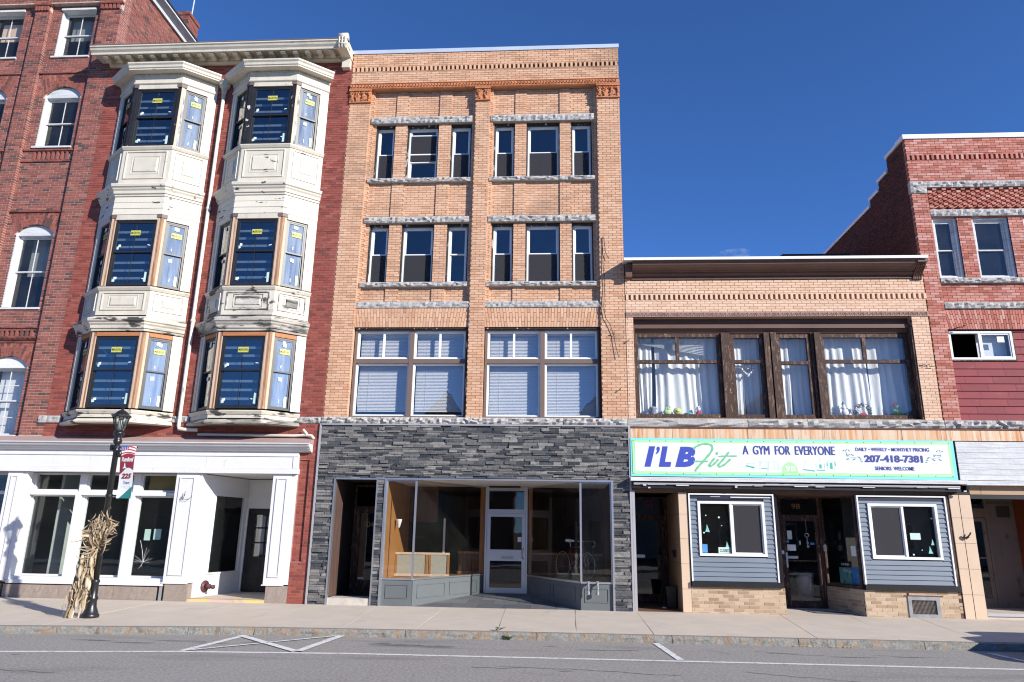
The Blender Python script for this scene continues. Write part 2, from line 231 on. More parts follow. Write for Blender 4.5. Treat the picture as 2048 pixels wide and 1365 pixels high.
# ------------------------------------------------------------------ helpers
def org(o):
    v = Vector((0, 0, 0))
    while o is not None: v += o.location; o = o.parent
    return v
def link(o, parent=None):
    COL.objects.link(o)
    if parent is not None: o.parent = parent
    return o
def thing(name, label, cat, loc=(0, 0, 0), group=None):
    o = bpy.data.objects.new(name, None); o.location = loc; o.empty_display_size = 0.2
    o['label'] = label; o['category'] = cat
    if group: o['group'] = group
    return link(o)
def tag(o, label, cat, group=None):
    o['label'] = label; o['category'] = cat
    if group: o['group'] = group
    return o
class MB:
    def __init__(s, T=None): s.v = []; s.f = []; s.t = []; s.T = T; s.tint = 0.5
    def add(s, vs, fs):
        b = len(s.v); T = s.T
        s.v += [T(*p) if T else tuple(p) for p in vs]
        s.f += [tuple(b + i for i in f) for f in fs]; s.t += [s.tint] * len(fs); return s
    def box(s, x0, x1, y0, y1, z0, z1, back=True):
        vs = [(x0, y0, z0), (x1, y0, z0), (x1, y1, z0), (x0, y1, z0), (x0, y0, z1), (x1, y0, z1), (x1, y1, z1), (x0, y1, z1)]
        fs = [(0, 1, 5, 4), (1, 2, 6, 5), (3, 0, 4, 7), (4, 5, 6, 7), (3, 2, 1, 0)]
        if back: fs.append((2, 3, 7, 6))
        return s.add(vs, fs)
    def quad(s, *p): return s.add(p, [(0, 1, 2, 3)])
    def poly(s, pts): return s.add(pts, [tuple(range(len(pts)))])
    def frame(s, x0, x1, z0, z1, y0, y1, w, wb=None, wt=None):
        wb = w if wb is None else wb; wt = w if wt is None else wt
        s.box(x0, x0 + w, y0, y1, z0, z1); s.box(x1 - w, x1, y0, y1, z0, z1)
        s.box(x0 + w, x1 - w, y0, y1, z0, z0 + wb); s.box(x0 + w, x1 - w, y0, y1, z1 - wt, z1); return s
    def extr(s, prof, x0, x1):            # closed profile of (y, z) along x
        n = len(prof)
        vs = [(x0, y, z) for y, z in prof] + [(x1, y, z) for y, z in prof]
        fs = [(i, (i + 1) % n, n + (i + 1) % n, n + i) for i in range(n)] + [tuple(range(n))[::-1], tuple(range(n, 2 * n))]
        return s.add(vs, fs)
    def prism(s, pts, y0, y1):            # closed outline of (x, z) from y0 to y1
        n = len(pts)
        vs = [(x, y0, z) for x, z in pts] + [(x, y1, z) for x, z in pts]
        fs = [(i, (i + 1) % n, n + (i + 1) % n, n + i) for i in range(n)] + [tuple(range(n))[::-1], tuple(range(n, 2 * n))]
        return s.add(vs, fs)
    def slab(s, pts, z0, z1):             # closed plan outline (x, y)
        n = len(pts)
        vs = [(x, y, z0) for x, y in pts] + [(x, y, z1) for x, y in pts]
        fs = [(i, (i + 1) % n, n + (i + 1) % n, n + i) for i in range(n)] + [tuple(range(n))[::-1], tuple(range(n, 2 * n))]
        return s.add(vs, fs)
    def sweep(s, path, prof, sgn=1):      # plan path (x, y), closed profile (out, z), mitred corners
        P = [Vector((a, b)) for a, b in path]; n = len(P); m = len(prof); vs = []
        for i, p in enumerate(P):
            d1 = (P[i] - P[i - 1]).normalized() if i > 0 else None
            d2 = (P[i + 1] - P[i]).normalized() if i < n - 1 else None
            n1 = Vector((d1.y, -d1.x)) if d1 else None; n2 = Vector((d2.y, -d2.x)) if d2 else None
            if n1 is None: nn = n2
            elif n2 is None: nn = n1
            else:
                nn = (n1 + n2).normalized(); nn = nn / max(0.3, nn.dot(n1))
            for o, z in prof: q = p + nn * o * sgn; vs.append((q.x, q.y, z))
        fs = []
        for i in range(n - 1):
            for j in range(m): fs.append((i * m + j, i * m + (j + 1) % m, (i + 1) * m + (j + 1) % m, (i + 1) * m + j))
        fs += [tuple(range(m))[::-1], tuple(range((n - 1) * m, n * m))]
        return s.add(vs, fs)
    def tube(s, pts, r, n=6, r2=None):
        P = [Vector(p) for p in pts]; vs = []; k = len(P)
        for i, p in enumerate(P):
            d = (P[min(i + 1, k - 1)] - P[max(i - 1, 0)]).normalized()
            a = Vector((0, 0, 1)) if abs(d.z) < 0.9 else Vector((1, 0, 0))
            u = d.cross(a).normalized(); w_ = d.cross(u)
            rr = r if r2 is None else r + (r2 - r) * i / (k - 1)
            for j in range(n):
                t = 2 * math.pi * j / n; vs.append(tuple(p + u * math.cos(t) * rr + w_ * math.sin(t) * rr))
        fs = [(i * n + j, i * n + (j + 1) % n, (i + 1) * n + (j + 1) % n, (i + 1) * n + j) for i in range(k - 1) for j in range(n)]
        fs += [tuple(range(n))[::-1], tuple(range((k - 1) * n, k * n))]
        return s.add(vs, fs)
    def lathe(s, cx, cy, prof, n=16, ph=0.0):
        vs = [(cx + r * math.cos(2 * math.pi * j / n + ph), cy + r * math.sin(2 * math.pi * j / n + ph), z) for r, z in prof for j in range(n)]
        k = len(prof)
        fs = [(i * n + j, i * n + (j + 1) % n, (i + 1) * n + (j + 1) % n, (i + 1) * n + j) for i in range(k - 1) for j in range(n)]
        fs += [tuple(range(n))[::-1], tuple(range((k - 1) * n, k * n))]
        return s.add(vs, fs)
    def ell(s, c, r, n=12, m=8):
        vs = []; fs = []
        for i in range(m + 1):
            a = math.pi * (i + 0.02) / (m + 0.04)
            for j in range(n):
                t = 2 * math.pi * j / n; vs.append((c[0] + r[0] * math.sin(a) * math.cos(t), c[1] + r[1] * math.sin(a) * math.sin(t), c[2] + r[2] * math.cos(a)))
        for i in range(m):
            for j in range(n): fs.append((i * n + j, i * n + (j + 1) % n, (i + 1) * n + (j + 1) % n, (i + 1) * n + j))
        fs += [tuple(range(n)), tuple(range(m * n, (m + 1) * n))]
        return s.add(vs, fs)
    def torus(s, c, R_, r, n=20, m=6, axis='y'):
        vs = []
        for i in range(n):
            a = 2 * math.pi * i / n
            for j in range(m):
                b = 2 * math.pi * j / m; q = R_ + r * math.cos(b); p = (q * math.cos(a), r * math.sin(b), q * math.sin(a))
                if axis == 'x': p = (p[1], p[0], p[2])
                if axis == 'z': p = (p[0], p[2], p[1])
                vs.append((c[0] + p[0], c[1] + p[1], c[2] + p[2]))
        fs = [(i * m + j, i * m + (j + 1) % m, ((i + 1) % n) * m + (j + 1) % m, ((i + 1) % n) * m + j) for i in range(n) for j in range(m)]
        return s.add(vs, fs)
    def mesh(s, name, m, ox=Vector((0, 0, 0)), smooth=False, recalc=True):
        me = bpy.data.meshes.new(name)
        me.from_pydata([(a - ox.x, b - ox.y, c - ox.z) for a, b, c in s.v], [], s.f)
        at = me.attributes.new('tint', 'FLOAT', 'FACE'); at.data.foreach_set('value', s.t)
        if recalc:
            bm = bmesh.new(); bm.from_mesh(me); bmesh.ops.recalc_face_normals(bm, faces=bm.faces); bm.to_mesh(me); bm.free()
        me.materials.append(M[m] if isinstance(m, str) else m)
        if smooth: me.polygons.foreach_set('use_smooth', [True] * len(me.polygons))
        return me
    def build(s, name, m, parent=None, smooth=False, recalc=True, kind=None):
        ox = org(parent) if parent is not None else Vector((0, 0, 0))
        o = link(bpy.data.objects.new(name, s.mesh(name, m, ox, smooth, recalc)), parent)
        if kind: o['kind'] = kind
        return o
def frameT(ox, oy, dx, dy):               # local (u, depth, z) -> world; depth is towards the inside of the wall
    l = math.hypot(dx, dy); dx /= l; dy /= l
    return lambda u, v, z: (ox + dx * u - dy * v, oy + dy * u + dx * v, z)
def cut(ivs, a, b):
    out = []
    for p, q in ivs:
        if b <= p or a >= q: out.append((p, q)); continue
        if a > p: out.append((p, a))
        if b < q: out.append((b, q))
    return out
CAMP = Vector((0.99, -16.8, 1.7))
class Brickwork:
    def __init__(s, L=0.2, H=0.057, J=0.0105, seed=1): s.L = L; s.H = H; s.J = J; s.items = []; s.rnd = random.Random(seed)
    def lay(s, x0, x1, z0, z1, y, holes=(), d=0.1, T=None, ph=0.0, header=0):
        """running bond; holes are (x0, x1, z0, z1) or functions z -> (x0, x1) or None"""
        st = s.L + s.J; ch = s.H + s.J; k0 = math.floor(z0 / ch); k1 = math.ceil(z1 / ch)
        for k in range(k0, k1 + 1):
            a = max(z0, k * ch); b = min(z1, k * ch + s.H)
            if b - a < 0.012: continue
            zc = (a + b) / 2; iv = [(x0, x1)]
            for h in holes:
                if callable(h):
                    r = h(zc)
                    if r: iv = cut(iv, r[0], r[1])
                elif h[2] < zc < h[3]: iv = cut(iv, h[0], h[1])
            hd = header and k % header == 0
            sl_ = (s.L - s.J) / 2 + s.J if hd else st
            off = (k % 2) * st * 0.5 + ph
            for p, q in iv:
                i = math.floor((p - off) / sl_)
                while True:
                    u0 = max(p, i * sl_ + off); u1 = min(q, i * sl_ + off + sl_ - s.J); i += 1
                    if u0 >= q: break
                    if u1 - u0 < 0.025: continue
                    full = abs(u1 - u0 - s.L) < 1e-6 and abs(b - a - s.H) < 1e-6
                    s.items.append((u0, u1, a, b, y + s.rnd.uniform(-0.0025, 0.0015), d, T, full, s.rnd.random()))
        return s
    def one(s, x0, x1, z0, z1, y, d=0.05, T=None): s.items.append((x0, x1, z0, z1, y, d, T, False, s.rnd.random()))
    def fan(s, xs_b, zb, xs_t, zt, y, d=0.1, split=2):
        """voussoirs: lists of bottom and top edge points of each joint"""
        s.fans = getattr(s, 'fans', [])
        for i in range(len(xs_b) - 1):
            ks = [0, 0.5, 1] if split == 2 and i % 2 == 0 else ([0, 0.27, 0.75, 1] if split == 2 else [0, 1])
            for k in range(len(ks) - 1):
                s.fans.append((xs_b[i], zb[i], xs_b[i + 1], zb[i + 1], xs_t[i], zt[i], xs_t[i + 1], zt[i + 1], ks[k], ks[k + 1], y, d, s.rnd.random()))
    def finish(s, parent, m, name='brick', n=300, stuff='brickwork'):
        ox = org(parent)
        full = [it for it in s.items if it[7] and it[6] is None]
        full.sort(key=lambda it: (Vector((it[0], it[4], it[2])) - CAMP).length)
        single = full[:n]; ids = set(id(i) for i in single)
        if single:
            me = MB().box(0, s.L, 0, single[0][5], 0, s.H, back=False).mesh(name, m, recalc=False)
            me.attributes.remove(me.attributes['tint'])
            for it in single:
                o = bpy.data.objects.new(name, me); o.location = (it[0] - ox.x, it[4] - ox.y, it[2] - ox.z); o['tint'] = it[8]; link(o, parent)
        mb = MB()
        for it in s.items:
            if id(it) in ids: continue
            mb.T = it[6]; mb.tint = it[8]; mb.box(it[0], it[1], it[4], it[4] + it[5], it[2], it[3], back=False)
        mb.T = None
        for f in getattr(s, 'fans', []):
            bx0, bz0, bx1, bz1, tx0, tz0, tx1, tz1, ka, kb, y, d, t = f; mb.tint = t
            g = 0.006
            def pt(x0_, z0_, x1_, z1_, k): return (x0_ + (x1_ - x0_) * k, z0_ + (z1_ - z0_) * k)
            L0 = max(0.05, math.hypot(tx0 - bx0, tz0 - bz0)); ga = g / L0 if ka > 0 else 0; gb = g / L0 if kb < 1 else 0
            a0 = pt(bx0, bz0, tx0, tz0, ka + ga); a1 = pt(bx1, bz1, tx1, tz1, ka + ga); b0 = pt(bx0, bz0, tx0, tz0, kb - gb); b1 = pt(bx1, bz1, tx1, tz1, kb - gb)
            def ins(p, q): 
                dx, dz = q[0] - p[0], q[1] - p[1]; l = math.hypot(dx, dz); k = min(0.4, 0.005 / l) if l else 0
                return (p[0] + dx * k, p[1] + dz * k), (q[0] - dx * k, q[1] - dz * k)
            a0, a1 = ins(a0, a1); b0, b1 = ins(b0, b1)
            mb.prism([a0, a1, b1, b0], y, y + d)
        return mb.build(stuff, m, parent, recalc=False, kind='stuff')
def backing(name, m, parent, x0, x1, z0, z1, y0, y1, holes=(), T=None):
    """wall body: a grid of blocks with the openings left out, merged row by row"""
    mb = MB(T)
    zs = sorted({z0, z1, *[h[2] for h in holes if z0 < h[2] < z1], *[h[3] for h in holes if z0 < h[3] < z1]})
    for a, b in zip(zs[:-1], zs[1:]):
        iv = [(x0, x1)]
        for h in holes:
            if h[2] < (a + b) / 2 < h[3]: iv = cut(iv, h[0], h[1])
        for p, q in iv: mb.box(p, q, y0, y1, a, b)
    return mb.build(name, m, parent) if parent is not None or m else mb
def rock(name, parent, x0, x1, z0, z1, y0, y1, m='gran', rough=0.02, seed=0, nx=None):
    """rock-faced block: the front bulges unevenly, margins drafted"""
    r = random.Random(seed * 77 + int(x0 * 100)); nx = nx or max(4, min(22, int((x1 - x0) / 0.065))); nz = 4
    vs = []; fs = []
    for j in range(nz + 1):
        for i in range(nx + 1):
            e = (i in (0, nx)) or (j in (0, nz))
            x = x0 + (x1 - x0) * i / nx + (0 if i in (0, nx) else r.uniform(-.012, .012)); z = z0 + (z1 - z0) * j / nz + (0 if j in (0, nz) else r.uniform(-.008, .008))
            y = y0 + (r.uniform(-0.3, 0.25) * rough if e else -r.uniform(-0.3, 1.6) * rough); vs.append((x, y, z))
    for j in range(nz):
        for i in range(nx): a = j * (nx + 1) + i; fs.append((a, a + 1, a + nx + 2, a + nx + 1))
    mb = MB(); mb.add(vs, fs)
    b = [(x0, z0), (x1, z0), (x1, z1), (x0, z1)]
    nb = len(mb.v); mb.v += [(x, y1, z) for x, z in b]
    rows = [list(range(0, nx + 1)), [k * (nx + 1) + nx for k in range(nz + 1)], [nz * (nx + 1) + i for i in range(nx, -1, -1)], [k * (nx + 1) for k in range(nz, -1, -1)]]
    for k, rw in enumerate(rows): mb.f.append(tuple(rw[::-1]) + (nb + k, nb + (k + 1) % 4)); mb.t.append(0.5)
    o = mb.build(name, m, parent, recalc=True); return o
def fit_text(name, s, x0, x1, z0, z1, y, m, parent, bold=0.0, shear=0.0, ext=0.0015, T=None, fat=0.0):
    cu = bpy.data.curves.new(name, 'FONT'); cu.body = s; cu.size = 1.0; cu.offset = bold; cu.shear = shear; cu.extrude = 0.01; cu.resolution_u = 3
    o = bpy.data.objects.new(name, cu); me = bpy.data.meshes.new_from_object(o); bpy.data.objects.remove(o); bpy.data.curves.remove(cu)
    vs = [v.co.copy() for v in me.vertices]; ax = min(v.x for v in vs); bx = max(v.x for v in vs); az = min(v.y for v in vs); bz = max(v.y for v in vs)
    ox = org(parent); sx = (x1 - x0) / (bx - ax); sz = (z1 - z0) / (bz - az)
    for v, c in zip(me.vertices, vs):
        p = (x0 + (c.x - ax) * sx, y - (c.z / 0.01) * ext, z0 + (c.y - az) * sz)
        if T: p = T(*p)
        v.co = (p[0] - ox.x, p[1] - ox.y, p[2] - ox.z)
    if fat:                                  # heavier upright strokes: the outline laid again a little to each side
        bm = bmesh.new(); bm.from_mesh(me); g0_ = list(bm.verts) + list(bm.edges) + list(bm.faces)
        for k, dx in enumerate((-fat, fat)):
            r_ = bmesh.ops.duplicate(bm, geom=g0_)['geom']
            for v in r_:
                if isinstance(v, bmesh.types.BMVert): v.co.x += dx; v.co.y -= 0.0003 * (k + 1)
        bm.to_mesh(me); bm.free()
    me.materials.clear(); me.materials.append(M[m])
    return link(bpy.data.objects.new(name, me), parent)
PR = random.Random(31)
def window(par, x0, x1, z0, z1, y, fm='white_vinyl', fw=0.05, rail=None, T=None, gl='glass', muntin=0, hrows=0, screen=None, sash=0.03, depth=0.09, sashm=None, upper_out=0.02, sill=0.0, fleft=None, rails=None):
    """double-hung (rail set) or fixed window: frame > sashes, panes, muntins, screen"""
    sm = sashm or fm
    w_ = MB(T).frame(x0, x1, z0, z1, y, y + depth, fw).build('window', fm, par)
    ix0, ix1, iz0, iz1 = x0 + fw, x1 - fw, z0 + fw, z1 - fw
    parts = [(iz0, iz1, y + 0.03)] if rail is None else [(rail - sash / 2, iz1, y + upper_out), (iz0, rail + sash / 2, y + upper_out + 0.035)]
    for a, b, yy in parts:
        MB(T).frame(ix0, ix1, a, b, yy, yy + 0.03, sash).build('sash', sm, w_)
        q_ = [(ix0 + sash, a + sash), (ix1 - sash, a + sash), (ix1 - sash, b - sash), (ix0 + sash, b - sash)]; tx, tz = PR.uniform(-.003, .003), PR.uniform(-.003, .003)
        of = [-tx - tz, tx - tz, tx + tz, -tx + tz]
        MB(T).add([(x, yy + 0.0175 + o_, z) for (x, z), o_ in zip(q_, of)] + [(x, yy + 0.0215 + o_, z) for (x, z), o_ in zip(q_, of)], [(0, 1, 2, 3), (7, 6, 5, 4), (0, 4, 5, 1), (1, 5, 6, 2), (2, 6, 7, 3), (3, 7, 4, 0)]).build('pane', gl, w_)
        if muntin or hrows:
            mb = MB(T)
            for k in range(muntin):
                xc = ix0 + (ix1 - ix0) * (k + 1) / (muntin + 1); mb.box(xc - 0.011, xc + 0.011, yy + 0.002, yy + 0.0115, a + sash, b - sash)
            for k in range(hrows):
                zc = a + (b - a) * (k + 1) / (hrows + 1); mb.box(ix0 + sash, ix1 - sash, yy + 0.003, yy + 0.0112, zc - 0.009, zc + 0.009)
            mb.build('muntin', sm, w_)
    if screen:
        a, b = screen; MB(T).box(ix0 + 0.004, ix1 - 0.004, y + 0.006, y + 0.010, a, b).build('screen', 'screen', w_)
    return w_
def room(parent, x0, x1, y0, y1, z0, z1, m='dark', name='room'):
    mb = MB(); t = 0.08
    mb.box(x0, x1, y1, y1 + t, z0, z1); mb.box(x0 - t, x0, y0, y1, z0, z1); mb.box(x1, x1 + t, y0, y1, z0, z1)
    mb.box(x0 - t, x1 + t, y0, y1 + t, z0 - t, z0); mb.box(x0 - t, x1 + t, y0, y1 + t, z1, z1 + t)
    return mb.build(name, m, parent)
BG = 'brick shop buildings standing in a row along the street'
# ------------------------------------------------------------------ ground
def kerb_y(x):
    P = [(-40, -6.2), (-14, -5.05), (-8.5, -4.33), (-4.3, -3.75), (0, -3.55), (6.8, -3.46), (14, -3.42), (40, -3.4)]
    for (a, ya), (b, yb) in zip(P[:-1], P[1:]):
        if a <= x <= b: return ya + (yb - ya) * (x - a) / (b - a)
    return P[0][1] if x < P[0][0] else P[-1][1]
def sw_z(y): return 0.038 + 0.0107 * min(y, 0.0)
RZ = -0.12
gr = MB().box(-1500, 1500, -1500, 1500, -0.6, -0.16).build('ground', mat('grass_ground', (0.09, 0.11, 0.05), 0.95, (0.2, 0.3)))
gr['kind'] = 'structure'
rd = MB()
xs = [-120, -40, -20, -14, -11, -8.5, -6.4, -4.3, -2, 0, 3, 6.8, 10, 14, 40, 120]
for a, b in zip(xs[:-1], xs[1:]): rd.quad((a, -15.4, RZ), (b, -15.4, RZ), (b, kerb_y(b) + 0.1, RZ), (a, kerb_y(a) + 0.1, RZ))
rd = rd.build('road', 'asphalt'); rd['kind'] = 'structure'
# pavement slabs, joints open
pv = MB()
for a, b in zip(xs[1:-1], xs[2:]): pv.add([(a, kerb_y(a) + 0.16, -0.10), (b, kerb_y(b) + 0.16, -0.10), (b, 0.02, 0.012), (a, 0.02, 0.012)], [(0, 1, 2, 3)])
pv = pv.build('sidewalk', 'grout'); pv['kind'] = 'structure'
jt = [-22, -20, -17.2, -15.8, -14.4, -12.9, -11.3, -9.8, -8.0, -6.2, -4.5, (-3.06, -2.79), -1.5, (-0.14, -0.05), (1.4, 1.34), (2.75, 2.69), (4.32, 4.1), (5.85, 5.48), (7.32, 6.89), (8.73, 8.26), (10.06, 9.58), 11.3, 12.8, 14.4, 16, 18, 22]
jt = [(j, j) if not isinstance(j, tuple) else j for j in jt]
for (a0, a1), (b0, b1) in zip(jt[:-1], jt[1:]):
    g = 0.0045; n = 4; mb = MB(); top = []
    ya, yb = kerb_y(a1) + 0.165, kerb_y(b1) + 0.165
    dz = random.uniform(-0.002, 0.002)
    for k in range(n + 1):
        t = k / n; wob = random.uniform(-0.006, 0.006)
        top.append((a1 + (a0 - a1) * t + g + wob, ya + (0.0 - ya) * t)); 
    for k in range(n + 1):
        t = 1 - k / n; wob = random.uniform(-0.006, 0.006)
        top.append((b1 + (b0 - b1) * t - g + wob, yb + (0.0 - yb) * t))
    vs = [(x, y, sw_z(y) + dz) for x, y in top] + [(x, y, sw_z(y) - 0.09) for x, y in top]; m_ = len(top)
    mb.add(vs, [tuple(range(m_))] + [(i, (i + 1) % m_, m_ + (i + 1) % m_, m_ + i) for i in range(m_)])
    mb.build('slab', 'concrete', pv)
kb = MB()
for a, b in zip(xs[1:-1], xs[2:]): kb.add([(a, kerb_y(a) + 0.03, -0.3), (b, kerb_y(b) + 0.03, -0.3), (b, kerb_y(b) + 0.03, -0.03), (a, kerb_y(a) + 0.03, -0.03), (a, kerb_y(a) + 0.15, -0.03), (b, kerb_y(b) + 0.15, -0.03)], [(0, 1, 2, 3), (3, 2, 5, 4)])
kb = kb.build('kerb', 'grout'); kb['kind'] = 'structure'
kj = [-22, -19.5, -17, -14.6, -12.2, -9.9, -7.6, -5.42, -4.3, -1.65, 0.65, 2.98, 5.12, 7.21, 9.4, 11.8, 14.2, 17, 20]
for a, b in zip(kj[:-1], kj[1:]):
    mb = MB(); nx = max(3, int((b - a) / 0.12)); rows = []
    for i in range(nx + 1):
        x = a + 0.006 + (b - a - 0.012) * i / nx; y = kerb_y(x); j = lambda s: random.uniform(-s, s)
        rows.append([(x, y - 0.012 + j(.008), -0.20), (x, y - 0.006 + j(.012), -0.085), (x, y + j(.013), -0.045 + j(.01)), (x, y + 0.012 + j(.007), 0.0 + j(.004)), (x, y + 0.155, sw_z(-3.4) - 0.001)])
    vs = [p for r in rows for p in r]; fs = [(i * 5 + k, (i + 1) * 5 + k, (i + 1) * 5 + k + 1, i * 5 + k + 1) for i in range(nx) for k in range(4)]
    fs += [tuple(range(5)), tuple(range(nx * 5, nx * 5 + 5))]
    mb.add(vs, fs).build('kerb_stone', 'kerb', kb)
# painted markings: each 4 mm above the road
def strip(pts, wd, z):
    mb = MB()
    P = [Vector(p) for p in pts]
    for a, b in zip(P[:-1], P[1:]):
        d = (b - a).normalized(); n_ = Vector((-d.y, d.x)) * wd / 2
        mb.quad((*(a - n_), z), (*(b - n_), z), (*(b + n_), z), (*(a + n_), z))
    return mb
def marking(name, mb): o = mb.build(name, 'rpaint'); o['kind'] = 'structure'; return o
marking('road_edge_line', strip([(-30, -7.9), (-14, -6.72), (-9.5, -6.22), (-7.17, -6.0), (-4.7, -5.6), (-2.12, -5.38), (3.1, -5.27), (7.74, -5.21), (20, -5.15)], 0.10, RZ + 0.004))
for nm, pts, wd, k in (('hatch_line', [(-4.66, -5.56), (-4.42, -3.88)], 0.13, 2), ('hatch_line', [(-4.48, -3.88), (-2.96, -5.36)], 0.13, 3), ('hatch_line', [(-4.60, -5.54), (-2.83, -3.66)], 0.075, 4), ('hatch_line', [(-2.93, -5.36), (-2.76, -3.66)], 0.13, 5), ('bay_line', [(2.69, -3.56), (2.84, -5.20)], 0.11, 2), ('bay_line', [(8.1, -3.75), (8.3, -5.1)], 0.11, 2)):
    marking(nm, strip(pts, wd, RZ + 0.004 * k))
M['oil'] = mat('dark_oil_stain', (0.15, 0.15, 0.155), 0.8, (6, 0.3)); M['crackm'] = mat('tarred_crack', (0.07, 0.07, 0.072), 0.9, None)
rr = random.Random(77); st_ = MB()
for cx, cy, rx, ry in ((-1.55, -4.45, .55, .12), (-1.0, -4.5, .35, .16), (-1.9, -4.3, .25, .06), (-5.2, -4.6, .5, .06), (-3.9, -4.55, .3, .12), (-6.6, -4.75, .4, .07), (-5.8, -4.9, .5, .05), (-4.6, -4.75, .3, .06), (0.9, -4.2, .15, .04), (1.6, -4.45, .4, .05), (2.1, -4.4, .3, .04), (4.6, -4.3, .3, .04), (5.6, -4.5, .5, .05), (6.5, -4.35, .3, .05), (1.1, -6.3, .14, .05), (0.3, -6.1, .2, .03), (2.9, -7.1, .2, .06), (-6.8, -6.2, .1, .05)):
    k = 26; ph = rr.uniform(0, 6)
    st_.poly([(cx + rx * (0.72 + 0.28 * math.sin(3 * t + ph) + rr.uniform(-.12, .12)) * math.cos(t), cy + ry * (0.75 + 0.25 * math.sin(2 * t + ph) + rr.uniform(-.15, .15)) * math.sin(t), RZ + 0.002) for t in [2 * math.pi * i / k for i in range(k)]])
st_ = st_.build('road_stain', 'oil'); st_['kind'] = 'structure'
cr_ = MB()
for x0, y0, a, l in ((-0.2, -6.2, 0.02, 3.2), (3.6, -6.0, -0.25, 2.0), (6.0, -4.3, 0.05, 1.4), (3.4, -4.2, -0.9, 0.7), (-9.0, -7.4, 0.08, 4.0), (4.2, -4.15, -0.3, 1.2)):
    P = []; x, y = x0, y0; n = int(l / 0.12)
    for i in range(n): P.append((x, y)); an = a + rr.uniform(-.55, .55); x += 0.12 * math.cos(an); y += 0.12 * math.sin(an)
    m_ = strip(P, rr.uniform(.008, .016), RZ + 0.003); cr_.add(m_.v, m_.f)
cr_ = cr_.build('road_crack', 'crackm'); cr_['kind'] = 'structure'
# far side of the street, behind the photographer
fs_ = MB().box(-60, 60, -19.5, -15.4, -0.2, 0.0).build('far_sidewalk', 'concrete'); fs_['kind'] = 'structure'

# ------------------------------------------------------------------ tan four-storey building
C_ = thing('brick_building', 'four-storey tan brick building above a dark grey stone shopfront', 'building', (-1.0, 0, 0), BG)
wall = MB(); bw = Brickwork(seed=3)
def back(mb, x0, x1, z0, z1, y0, y1, holes=(), T=None):
    mb.T = T
    zs = sorted({z0, z1, *[h[2] for h in holes if z0 < h[2] < z1], *[h[3] for h in holes if z0 < h[3] < z1]})
    for a, b in zip(zs[:-1], zs[1:]):
        iv = [(x0, x1)]
        for h in holes:
            if h[2] < (a + b) / 2 < h[3]: iv = cut(iv, h[0], h[1])
        for p, q in iv: mb.box(p, q, y0, y1, a, b)
    mb.T = None
LBAY = (-4.07, -1.18); RBAY = (-0.79, 2.08)
for a, b in ((-4.65, -4.07), (-1.18, -0.79), (2.08, 2.68)):
    bw.lay(a, b, 4.315, 12.95, 0.0, d=0.14); back(wall, a + 0.002, b - 0.002, 4.31, 13.35, 0.007, 0.40)
bw.lay(-4.65, 2.68, 13.53, 13.945, 0.0); bw.lay(-4.65, 2.68, 14.075, 14.49, -0.012); back(wall, -4.645, 2.675, 13.36, 13.944, 0.007, 0.40); back(wall, -4.645, 2.675, 13.944, 14.076, 0.085, 0.40); back(wall, -4.645, 2.675, 14.076, 14.50, 0.007, 0.40)
wins4 = [(-3.89, -3.36), (-3.03, -2.17), (-1.84, -1.28), (-0.67, -0.11), (0.20, 1.09), (1.39, 1.94)]
holes = [(a, b, 10.71, 12.34) for a, b in wins4] + [(a, b, 7.79, 9.42) for a, b in wins4]
for xa, xb, js, pr in ((*LBAY, (-3.98, -1.27), ((-3.36, -3.03), (-2.17, -1.84))), (*RBAY, (-0.70, 1.99), ((-0.11, 0.20), (1.09, 1.39)))):
    bw.lay(js[0], js[1], 7.26, 13.36, 0.145, holes + [(a, b, 7.2, 13.4) for a, b in pr]); back(wall, xa, xb, 7.1, 13.36, 0.152, 0.40, holes)
    for a, b in pr: bw.lay(a, b, 7.26, 13.36, 0.115, d=0.10); back(wall, a + 0.002, b - 0.002, 7.26, 13.36, 0.122, 0.151)
    for a, b in ((xa, js[0]), (js[1], xb)): bw.lay(a, b, 7.26, 13.36, 0.075, d=0.09); back(wall, a + 0.001, b - 0.001, 7.26, 13.36, 0.082, 0.151)
    n = 40; xbot = [xa + (xb - xa) * i / n for i in range(n + 1)]; xc = (xa + xb) / 2
    xtop = [min(xb, max(xa, x + 0.09 * (x - xc) / (xb - xa) * 2)) for x in xbot]
    bw.fan(xbot, [6.59] * (n + 1), xtop, [7.085] * (n + 1), 0.05, split=2); back(wall, xa, xb, 6.59, 7.1, 0.058, 0.40)
    for k, (p, q) in enumerate(((xa, xa + 0.88), (xa + 0.88, xa + 2.05), (xa + 2.05, xb + 0.03))): rock('stone_block', C_, p + 0.003, q - 0.003, 7.095, 7.255, 0.03, 0.15, seed=k)
    for z0, z1, nm in ((12.345, 12.53, 'lintel'), (9.425, 9.585, 'lintel'), (10.59, 10.70, 'window_sill'), (7.665, 7.78, 'window_sill')):
        l0 = xa + 0.05 if xa < -2 else xa + 0.02; l1 = js[1] + 0.01
        for p, q in ((l0, l0 + 0.82), (l0 + 0.82, l0 + 2.0), (l0 + 2.0, l1)): rock(nm, C_, p + 0.003, q - 0.003, z0, z1, 0.04, 0.16, seed=z0, rough=0.03)
